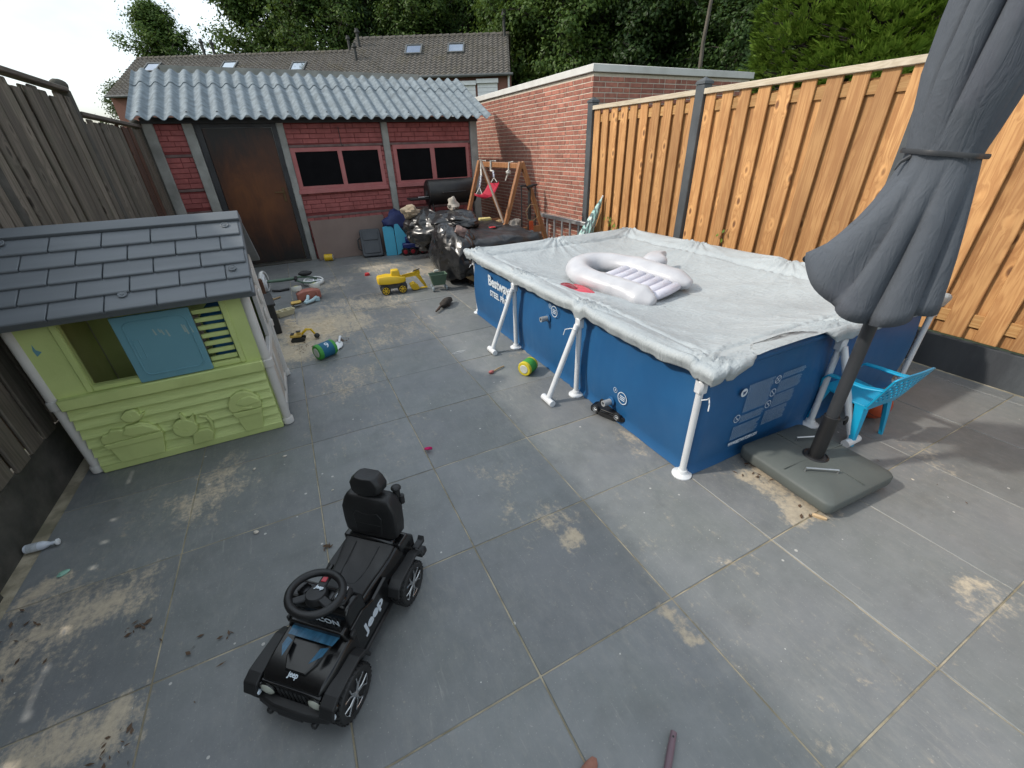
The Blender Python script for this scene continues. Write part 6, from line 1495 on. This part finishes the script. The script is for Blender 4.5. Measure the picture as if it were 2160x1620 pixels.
# ================================================================ back of the yard
M_tarp = mat('black_plastic_sheet', (.011, .011, .012), (.018, .018, .019), .24, 3, bump=.16, bscale=12, r2=.36, dirt=(.05, .052, .055), dirtamt=.14)
M_tarptop = mat('dusty_black_sheet', (.011, .011, .012), (.028, .029, .030), .30, 5, bump=.25, bscale=14, r2=.5, lo=.45, hi=.75)
rt2 = random.Random(8)
def rough(p, a=.02, f=4, o=0): return a*mn.noise(Vector(p)*f+Vector((o, o*2, o*3)))+a*.45*(1-2*abs(mn.noise(Vector(p)*f*2.3+Vector((o, 3, 1)))))+a*.25*mn.noise(Vector(p)*f*6)
TX0, TX1, TY0, TY1, TZ = 1.82, 2.97, 5.02, 6.95, .54
tb = thing('covered_table', 'low table under a black plastic sheet beyond the pool', 'table', (2.4, 6.0, 0)); TO = Vector((2.4, 6.0, 0))
part('table_top', MB().cbox(TX0+.06, TX1-.06, TY0+.06, TY1-.06, TZ-.06, TZ-.025, .004), M_dwood, tb, off=TO)
for x in (TX0+.14, TX1-.14):
    for y in (TY0+.16, TY1-.12): part('leg', MB().cbox(x-.035, x+.035, y-.035, y+.035, 0, TZ-.06, .004), M_dwood, tb, off=TO)
tm = MB(); NP = 220; per = wall_path(TX0, TX1, TY0, TY1, .06, .03); NP = len(per); cxy = Vector(((TX0+TX1)/2, (TY0+TY1)/2))
def tarp_bottom(p, n):
    if n.y < -.5: return .02 if p.x > 2.0 else .02+(2.0-p.x)*1.5
    if n.x < -.5: return .22+.10*mn.noise(Vector((p.y*3, 0, 0)))
    return .22+.06*mn.noise(Vector((p.y*4, p.x*4, 2)))
rings = []
for s in (.02, .25, .5, .7, .85, .95, 1.0):
    rings.append([Vector((cxy.x+(p.x-cxy.x)*s, cxy.y+(p.y-cxy.y)*s, TZ+rough((p.x*s, p.y*s, s), .045, 3.6)-(.02 if s == 1 else 0))) for p, n in per])
K = 14
for j in range(1, K+1):
    v = j/K; R_ = []
    for i, (p, n) in enumerate(per):
        zb = tarp_bottom(p, n); z = TZ-.02-(TZ-.02-zb)*v; t_ = i*.03
        fo = (.010+.060*v)*(.5+.5*math.sin(t_*23+3.5*mn.noise(Vector((t_*2, v, 0)))))+.05*v*(1-3*abs(mn.noise(Vector((t_*3.1, v*.6, 4)))))+rough((p.x, p.y, z), .035, 4.5, 2)*v+.02*v
        R_.append(Vector((p.x+n.x*fo, p.y+n.y*fo, z)))
    rings.append(R_)
ids = [tm.ring(r_) for r_ in rings]; tm.f.append(tuple(ids[0]))
for a, b_ in zip(ids, ids[1:]): tm.bridge(a, b_)
o = one('plastic_sheet', tm, M_tarptop, 'black plastic sheet draped over the low table', 'plastic sheet', ang=75)
def bundle(c, r, seed, label, rot=0.0):
    mb = MB(); nu, nv = 40, 22; rr_ = random.Random(seed); rings = []
    for j in range(1, nv):
        th = math.pi*j/nv; R_ = []
        for i in range(nu):
            ph = 2*math.pi*(i+rr_.uniform(-.38, .38))/nu+(.5 if j % 2 else 0)*2*math.pi/nu; t2 = th+rr_.uniform(-.35, .35)*math.pi/nv
            d = Vector((math.sin(t2)*math.cos(ph), math.sin(t2)*math.sin(ph), -math.cos(t2)))
            k_ = 1+.24*mn.noise(d*1.5+Vector((seed, 0, 0)))+.10*(1-3*abs(mn.noise(Vector((math.cos(ph)*2.4, math.sin(ph)*2.4, d.z*.7+seed)))))+rr_.uniform(-.055, .055)
            R_.append(Vector((c[0]+d.x*r[0]*k_, c[1]+d.y*r[1]*k_, max(.012, c[2]+d.z*r[2]*k_))))
        rings.append(R_)
    ids_ = [mb.ring(q) for q in rings]
    for p_, q_ in zip(ids_, ids_[1:]):
        for i in range(nu):
            j2 = (i+1) % nu
            if rr_.random() < .5: mb.f += [(p_[i], p_[j2], q_[j2]), (p_[i], q_[j2], q_[i])]
            else: mb.f += [(p_[i], p_[j2], q_[i]), (p_[j2], q_[j2], q_[i])]
    mb.f.append(tuple(ids_[0][::-1])); mb.f.append(tuple(ids_[-1]))
    o_ = one('plastic_bundle', mb, M_tarp, label, 'plastic sheet', group='crumpled black plastic heaps', ang=28)
    s_ = o_.modifiers.new('soften', 'SUBSURF'); s_.levels = 1; s_.render_levels = 1
    return o_
bundle((1.90, 6.75, .50), (.38, .46, .25), 1, 'crumpled black plastic heap overhanging the blue toy lorry')
bundle((2.22, 6.40, .64), (.34, .46, .13), 5, 'crumpled black plastic roll lying on the sheeted table')
bundle((1.86, 5.48, .37), (.29, .54, .34), 9, 'bulging black plastic heap at the near left corner of the sheeted table')
M_stone1 = mat('pale_stone', (.47, .42, .36), (.36, .32, .27), .9, 9, bump=.8, bscale=20); M_stone2 = mat('ochre_stone', (.36, .29, .20), (.27, .21, .15), .9, 9, bump=.8, bscale=20); M_stone3 = mat('grey_stone', (.26, .23, .20), (.16, .145, .13), .9, 12, bump=.8, bscale=20); M_stone4 = mat('pinkish_stone', (.25, .17, .15), (.18, .12, .11), .9, 9, bump=.6)
def stone(px, py, z, Y, r, m, label, seed):
    p = AY(px, py, Y); one('stone', MB().blob((0, 0, 0), r, seed, .55, 1.6, 16, 11), m, label, 'stone', (p.x, p.y, p.z), seed, 'stones weighing down the plastic')
stone(866, 447, 0, 6.75, (.13, .10, .085), M_stone2, 'ochre stone on top of the crumpled plastic heap', 3)
stone(956, 433, 0, 6.55, (.085, .08, .10), M_stone1, 'pale upright stone on the plastic in front of the smoker', 7)
stone(1086, 474, 0, 5.95, (.10, .09, .085), M_stone3, 'grey round stone at the right edge of the sheeted table', 5)
stone(972, 490, 0, 5.12, (.065, .06, .07), M_stone4, 'pinkish stone at the near edge of the sheeted table', 9)
p = G(1023, 465, TZ+.02); sp_ = one('sponge', MB().cbox(-.10, .10, -.05, .05, 0, .05, .01), mat('yellow_sponge', (.62, .52, .22), (.55, .45, .17), .95, 30, bump=.6), 'pale yellow sponge lying on the sheeted table', 'sponge', (p.x, p.y, TZ+.012), -.2)
p = G(1042, 480, TZ+.02); rs_ = thing('toy_spade', 'red toy spade lying on the sheeted table', 'toy spade', (p.x, p.y, TZ+.02), -.1)
part('blade', MB().cbox(-.07, .02, -.035, .035, 0, .012, .004), M_redp, rs_); part('handle', MB().tube([(.02, 0, .008), (.12, 0, .010)], .009, 8), M_dgrey, rs_)
one('toy_ball', MB().lathe([(.035*math.sin(math.pi*k/12), -.035*math.cos(math.pi*k/12)) for k in range(13)], (0, 0, 0), 18), M_yel6, 'small yellow ball under the near edge of the sheeted table', 'ball', (1.80, 5.22, .28))
one('wood_offcut', MB().cbox(-.13, .13, -.01, .01, 0, .16, .003), M_stick, 'pale wooden offcut leaning under the sheeted table', 'offcut', (1.88, 5.08, .10), .5, rot=(0, Rd(32), Rd(-20)))
# blue toy lorry, blue bag, light blue crate, dark case
M_navy = mat('navy_plastic', (.008, .022, .16), (.007, .018, .12), .35, 5)
lo_ = thing('toy_lorry', 'blue toy lorry with red-hubbed wheels under the crumpled plastic', 'toy lorry', (1.83, 7.44, 0), Rd(-8))
part('body', MB().cbox(-.22, .26, -.08, .12, .10, .20, .02).cbox(-.16, .22, -.07, .11, .20, .30, .02), M_navy, lo_, bw=0); part('chassis', MB().cbox(-.22, .26, -.06, .10, .06, .099, .008), M_matt, lo_)
for x in (-.19, -.06, .10):
    w_ = part('wheel', wheelmb((x, -.085, .065), .065, .05, hub=.55), M_tyre, lo_); part('hub', MB().lathe([(.036, 0), (.034, .012), (.015, .018), (0, .014)], (x, -.105, .065), 16, Matrix.Rotation(Rd(90), 3, 'X')), mat('red_hub', (.35, .012, .025), None, .4) if x < -.15 else bpy.data.materials['red_hub'], w_)
M_lblue = mat('light_blue_card', (.055, .36, .52), (.05, .32, .47), .45, 4); M_nbag = mat('navy_nylon', (.012, .022, .085), (.02, .03, .11), .6, 8, bump=.4, bscale=30)
cr = thing('blue_crate', 'light blue folded board box between the dark case and the toy lorry', 'box', (1.50, 7.62, 0), Rd(-14))
part('front_panel', MB().prism([(-.14, .0), (.04, .0), (.04, .50), (-.14, .46)], lambda u, v, w_: Vector((u, -.10+w_+v*.12, v)), 0, .02), M_lblue, cr, smooth=False, bw=.004)
part('side_panel', MB().prism([(.05, .0), (.34, .14), (.12, .50), (.05, .50)], lambda u, v, w_: Vector((u, -.12+w_+v*.12, v)), 0, .02), M_lblue, cr, smooth=False, bw=.004)
one('nylon_bag', MB().blob((0, 0, 0), (.26, .16, .20), 6, .35, 2.2, 22, 14), M_nbag, 'navy nylon bag slumped on the light blue box', 'bag', (1.66, 7.72, .50), .3)
M_case = mat('dark_case', (.035, .040, .047), (.028, .032, .038), .42, 5, bump=.15, bscale=120)
cs = thing('tool_case', 'dark grey plastic case leaning by the brown board', 'case', (1.13, 7.62, 0), Rd(-12), rot=(Rd(-24), 0, Rd(-10)))
part('shell', MB().prism(rrect(-.17, .17, .0, .46, .04), lambda u, v, w_: Vector((u, w_, v)), -.05, .05), M_case, cs, smooth=False, bw=.015, seg=3)
part('lid_panel', MB().prism(rrect(-.13, .13, .05, .24, .02), lambda u, v, w_: Vector((u, w_, v)), -.062, -.051), M_case, cs, smooth=False, bw=.005)
part('lid_panel', MB().prism(rrect(-.13, .13, .27, .42, .03), lambda u, v, w_: Vector((u, w_, v)), -.064, -.051), M_case, cs, smooth=False, bw=.005)
part('handle', MB().tube([(-.17, 0, .12), (-.215, 0, .15), (-.215, 0, .30), (-.17, 0, .33)], .012, 8), M_matt, cs)
# leaning brown board
bd = AY(653, 467, 7.95); be = AY(808, 454, 7.95)
one('leaning_board', MB().cbox(0, be.x-bd.x, -.009, .009, 0, bd.z/math.cos(Rd(9)), .002), mat('brown_hardboard', (.205, .150, .128), (.18, .13, .11), .75, 3), 'plain brown board leaning against the shed wall', 'board', (bd.x, 7.86, .003), rot=(Rd(-9), 0, 0))
# barrel smoker
M_bbq = mat('black_steel', (.012, .012, .013), (.022, .021, .021), .42, 6, metal=.3, dirt=(.05, .045, .04), dirtamt=.4)
sm_ = thing('barrel_smoker', 'black barrel smoker barbecue in front of the shed window', 'barbecue', (2.58, 7.50, 0))
q = Matrix.Rotation(Rd(90), 3, 'Y')
part('barrel', MB().lathe([(.0, -.42), (.17, -.42), (.185, -.415), (.185, .415), (.17, .42), (0, .42)], (0, 0, .93), 28, q), M_bbq, sm_)
part('lid', MB().lathe([(.192, -.40), (.195, -.395), (.195, .395), (.192, .40)], (0, .01, .945), 28, q), M_bbq, sm_)
part('lid_handle', MB().tube([(-.2, -.18, .95), (-.2, -.23, .95), (.2, -.23, .95), (.2, -.18, .95)], .011, 8), M_bbq, sm_)
part('side_shelf', MB().cbox(-.74, -.42, -.12, .12, .855, .885, .006), M_bbq, sm_); part('tongs', MB().cbox(-.60, -.40, -.10, -.07, .89, .90, .003), M_steel, sm_)
part('vent', MB().lathe([(.05, 0), (.05, .01)], (-.421, 0, .93), 14, Matrix.Rotation(Rd(-90), 3, 'Y')), M_dgrey, sm_)
for x in (-.36, .36):
    for y in (-.16, .16): part('leg', MB().tube([(x, y*.6, .80), (x*1.03, y*1.3, .0)], .016, 8), M_bbq, sm_)
part('under_rack', MB().cbox(-.36, .36, -.18, .18, .24, .26, .004), M_bbq, sm_)
# swing frame
M_swood = wood('varnished_wood', (.36, .165, .070), (.25, .105, .042), (.10, .04, .02), .5, .08, knots=False)
SA, SB = Vector((3.19, 6.03, 1.33)), Vector((3.02, 7.15, 1.345))
swf = thing('wooden_swing', 'small varnished wooden swing frame beside the brick garage', 'swing', (3.1, 6.6, 0)); SW = Vector((3.1, 6.6, 0))
def beam(a, b_, w_, h_):
    a, b_ = Vector(a), Vector(b_); d = (b_-a); l = d.length; x = d.normalized(); y = Vector((0, 0, 1)).cross(x); y = y.normalized() if y.length > .05 else Vector((1, 0, 0)); z = x.cross(y)
    return MB().cbox(0, l, -w_/2, w_/2, -h_/2, h_/2, .006).xf(Matrix.Translation(a) @ Matrix((x, y, z)).transposed().to_4x4())
bdir = (SB-SA).normalized(); sdir = Vector((1, .1, 0)).normalized()
part('top_beam', beam(SA-bdir*.03, SB+bdir*.06, .055, .075), M_swood, swf, off=SW)
for P_ in (SA, SB):
    for s, sp2 in ((-1, .50), (1, .56)):
        part('leg', beam(P_+sdir*s*.01+bdir*.0+Vector((0, 0, .05)), Vector((P_.x, P_.y, 0))+sdir*s*sp2, .055, .06), M_swood, swf, off=SW)
    part('cross_bar', beam(Vector((P_.x, P_.y-.045, .44))-sdir*.30, Vector((P_.x, P_.y-.045, .44))+sdir*.36, .022, .10), M_swood, swf, off=SW)
part('side_rail', beam((SA.x-.35, SA.y+.04, .42), (SB.x-.35, SB.y-.04, .42), .022, .09), M_swood, swf, off=SW)
M_rope = mat('white_rope', (.60, .58, .53), (.50, .47, .42), .9, 60, bump=.6, bscale=200); M_ropeb = mat('navy_rope', (.06, .07, .16), (.5, .5, .5), .9, 40, lo=.47, hi=.53); M_pinkseat = mat('pink_red_plastic', (.56, .035, .07), (.5, .03, .06), .35, 5)
SM = SA.lerp(SB, .72); c1 = SM+Vector((-.10, -.05, -.36)); swg = thing('hanging_swing', 'pink-red plastic swing seat hanging crooked from the wooden frame', 'swing seat', SM)
h1, h2 = SA.lerp(SB, .92), SA.lerp(SB, .66)
e1, e2 = AY(1010, 405, 6.55), AY(1042, 380, 6.35)
for hp_, ep in ((h1, e1), (h2, e2)):
    part('rope', MB().tube([hp_+Vector((.03, 0, -.04)), hp_+Vector((.04, 0, .05)), hp_+Vector((-.04, 0, .05)), hp_+Vector((-.045, 0, -.08)), hp_.lerp(ep, .45)], .014, 8), M_rope, swg, off=SM)
    part('rope', MB().tube([hp_.lerp(ep, .44)+Vector((-.01, 0, 0)), hp_.lerp(ep, .6), hp_.lerp(ep, .85)], .014, 8), M_ropeb, swg, off=SM)
    part('rope', MB().tube([hp_.lerp(ep, .84), ep+Vector((-.05, 0, -.03))], .006, 6).tube([hp_.lerp(ep, .84), ep+Vector((.05, .0, -.03))], .006, 6), M_rope, swg, off=SM)
sl = (e2-e1); mb = MB(); R_ = []
for k in range(13):
    t_ = k/12; c = e1.lerp(e2, t_)+Vector((0, 0, -.05-.09*math.sin(math.pi*t_))); wv = .075
    R_.append([c+Vector((wv*.6, -wv, 0)), c+Vector((wv*.6, -wv, .035)), c+Vector((wv*.5, -wv*.7, .012)), c+Vector((-wv*.5, wv*.7, .012)), c+Vector((-wv*.6, wv, .035)), c+Vector((-wv*.6, wv, 0)), c+Vector((0, 0, -.02))])
part('seat', mb.loft(R_), M_pinkseat, swg, off=SM)
kp = SA.lerp(SB, .22); part('knot', MB().tube([kp+Vector((.03, 0, .05)), kp+Vector((-.04, 0, .04)), kp+Vector((-.05, 0, -.08)), kp+Vector((-.08, .05, -.20))], .010, 7).blob(kp+Vector((-.05, 0, -.09)), (.04, .03, .035), 2, .4, 3), M_rope, swg, off=SM)
# pole leaning on the frame, tools, ladder, towel, firewood
pa, pb = AY(1013, 336, 6.30), AY(1062, 470, 5.90)
one('leaning_pole', MB().tube([pb, pa], .016, 10), mat('pale_pole', (.34, .27, .22), (.27, .21, .17), .6, 10), 'thin pale pole leaning across the swing frame', 'pole')
tl = thing('spade', 'black handled spade leaning against the swing frame', 'spade', (3.62, 5.95, 0))
pt = AY(1118, 398, 6.0); pb = AY(1112, 470, 5.95)
part('shaft', MB().tube([pb-Vector((0, 0, .45)), pt], .016, 10), M_matt, tl, off=(3.62, 5.95, 0)); part('grip', MB().tube([pt+Vector((-.05, 0, .02)), pt+Vector((.05, 0, .04))], .020, 10).tube([pt-Vector((0, 0, .05)), pt+Vector((-.04, 0, .02))], .012, 8), M_matt, tl, off=(3.62, 5.95, 0))
of = AY(1120, 475, 5.93); ot = thing('orange_tool', 'orange handled tool hanging from a rope loop on the swing leg', 'tool', of)
part('blade', MB().prism([(-.035, .06), (.035, .06), (.05, -.20), (-.02, -.24)], lambda u, v, w_: Vector((u, w_, v)), -.012, .012), M_orange, ot, smooth=False, bw=.006)
part('loop', MB().tube([(-.05, 0, .08), (-.09, 0, .20), (-.02, -.02, .30), (.10, 0, .28), (.13, 0, .12), (.05, .02, .06)], .006, 6, closed=True), M_stick, ot)
rk = thing('garden_fork', 'black metal garden fork behind the swing frame against the brick wall', 'garden fork', (3.95, 7.1, 0))
part('handle_bar', MB().tube([(-.22, 0, .98), (.12, 0, .98)], .016, 8), M_dark, rk)
for x in (-.20, -.04, .08): part('tine', MB().tube([(x, 0, .98), (x+.01, .02, .0)], .012 if x != -.04 else .03, 8), M_dark, rk)
M_alu = mat('aluminium', (.60, .60, .60), (.5, .5, .5), .38, 8, metal=.7)
ld = thing('ladder', 'aluminium ladder lying on its side along the garage wall', 'ladder', (4.06, 6.3, 0))
for z in (.05, .50): part('stile', MB().cbox(-.022, .022, -.90, .80, z-.03, z+.03, .004), M_alu, ld)
for k in range(7): part('rung', MB().tube([(0, -.78+k*.24, .08), (0, -.78+k*.24, .47)], .019, 10), M_alu, ld)
def leafprint():
    m, t, b = newmat('palm_print_cloth'); v = coords(t); n = noi(t, v, 7, 2, .5, 1.5)
    c = ramp(t, n, [(.40, (.05, .07, .08)), (.46, (.50, .62, .60)), (.56, (.28, .52, .48)), (.62, (.60, .64, .62))])
    w_ = N(t, 'TexWave'); w_.inputs['Scale'].default_value = 9; w_.inputs['Distortion'].default_value = 5; L(t, v, w_.inputs['Vector'])
    L(t, mix(t, ramp(t, w_.outputs[1], [(.55, 0), (.62, .8)]), c, (.045, .06, .07)), b.inputs['Base Color']); b.inputs['Roughness'].default_value = .85; return m
tw = thing('beach_parasol', 'folded palm-print beach parasol leaning on the new fence', 'parasol', (3.95, 5.45, 0))
rg = []; topp, botp = Vector((.12, -.22, .90)), Vector((-.05, .10, .10))
for k in range(12):
    t_ = k/11; c = topp.lerp(botp, t_); r = .012+.168*t_**.8
    rg.append([c+Vector((r*.8*math.cos(2*math.pi*i/48), r*math.sin(2*math.pi*i/48), 0))*(1-.26*t_**.5*abs(math.sin(2*math.pi*i/48*3.5))) for i in range(48)])
part('cloth', MB().loft(rg), leafprint(), tw, ang=80); part('pole', MB().tube([botp+(botp-topp)*.10, topp+(topp-botp)*.04], .012, 8), M_white, tw)
fw = thing('log_pile', 'short heap of split logs between the sheeted table and the swing', 'logs', (2.95, 6.75, 0)); rw = random.Random(3)
for k in range(9):
    y = 6.55+rw.uniform(-.1, .45)-6.75; z = .16+.14*(k % 3); x = rw.uniform(-.18, .12); l = rw.uniform(.1, .16)
    part('log', MB().cyl((x-l, y-.08, z), (x+l, y+.05, z+rw.uniform(-.03, .03)), .065, n=9), M_palebark if k % 2 else M_stick, fw)
# odds and ends behind the playhouse
one('wooden_post', MB().cbox(-.035, .035, -.035, .035, 0, .42, .006), M_oldred, 'short brown wooden post standing behind the playhouse', 'post', (-.47, 5.2, 0), .2)
bxs = thing('black_crate', 'dark crate standing behind the playhouse', 'crate', (-.52, 4.75, 0), .1)
part('side', MB().cbox(-.15, .15, -.2, .2, 0, .30, .01), M_matt, bxs); part('rim', MB().cbox(-.165, .165, -.215, .215, .29, .315, .006), M_matt, bxs)
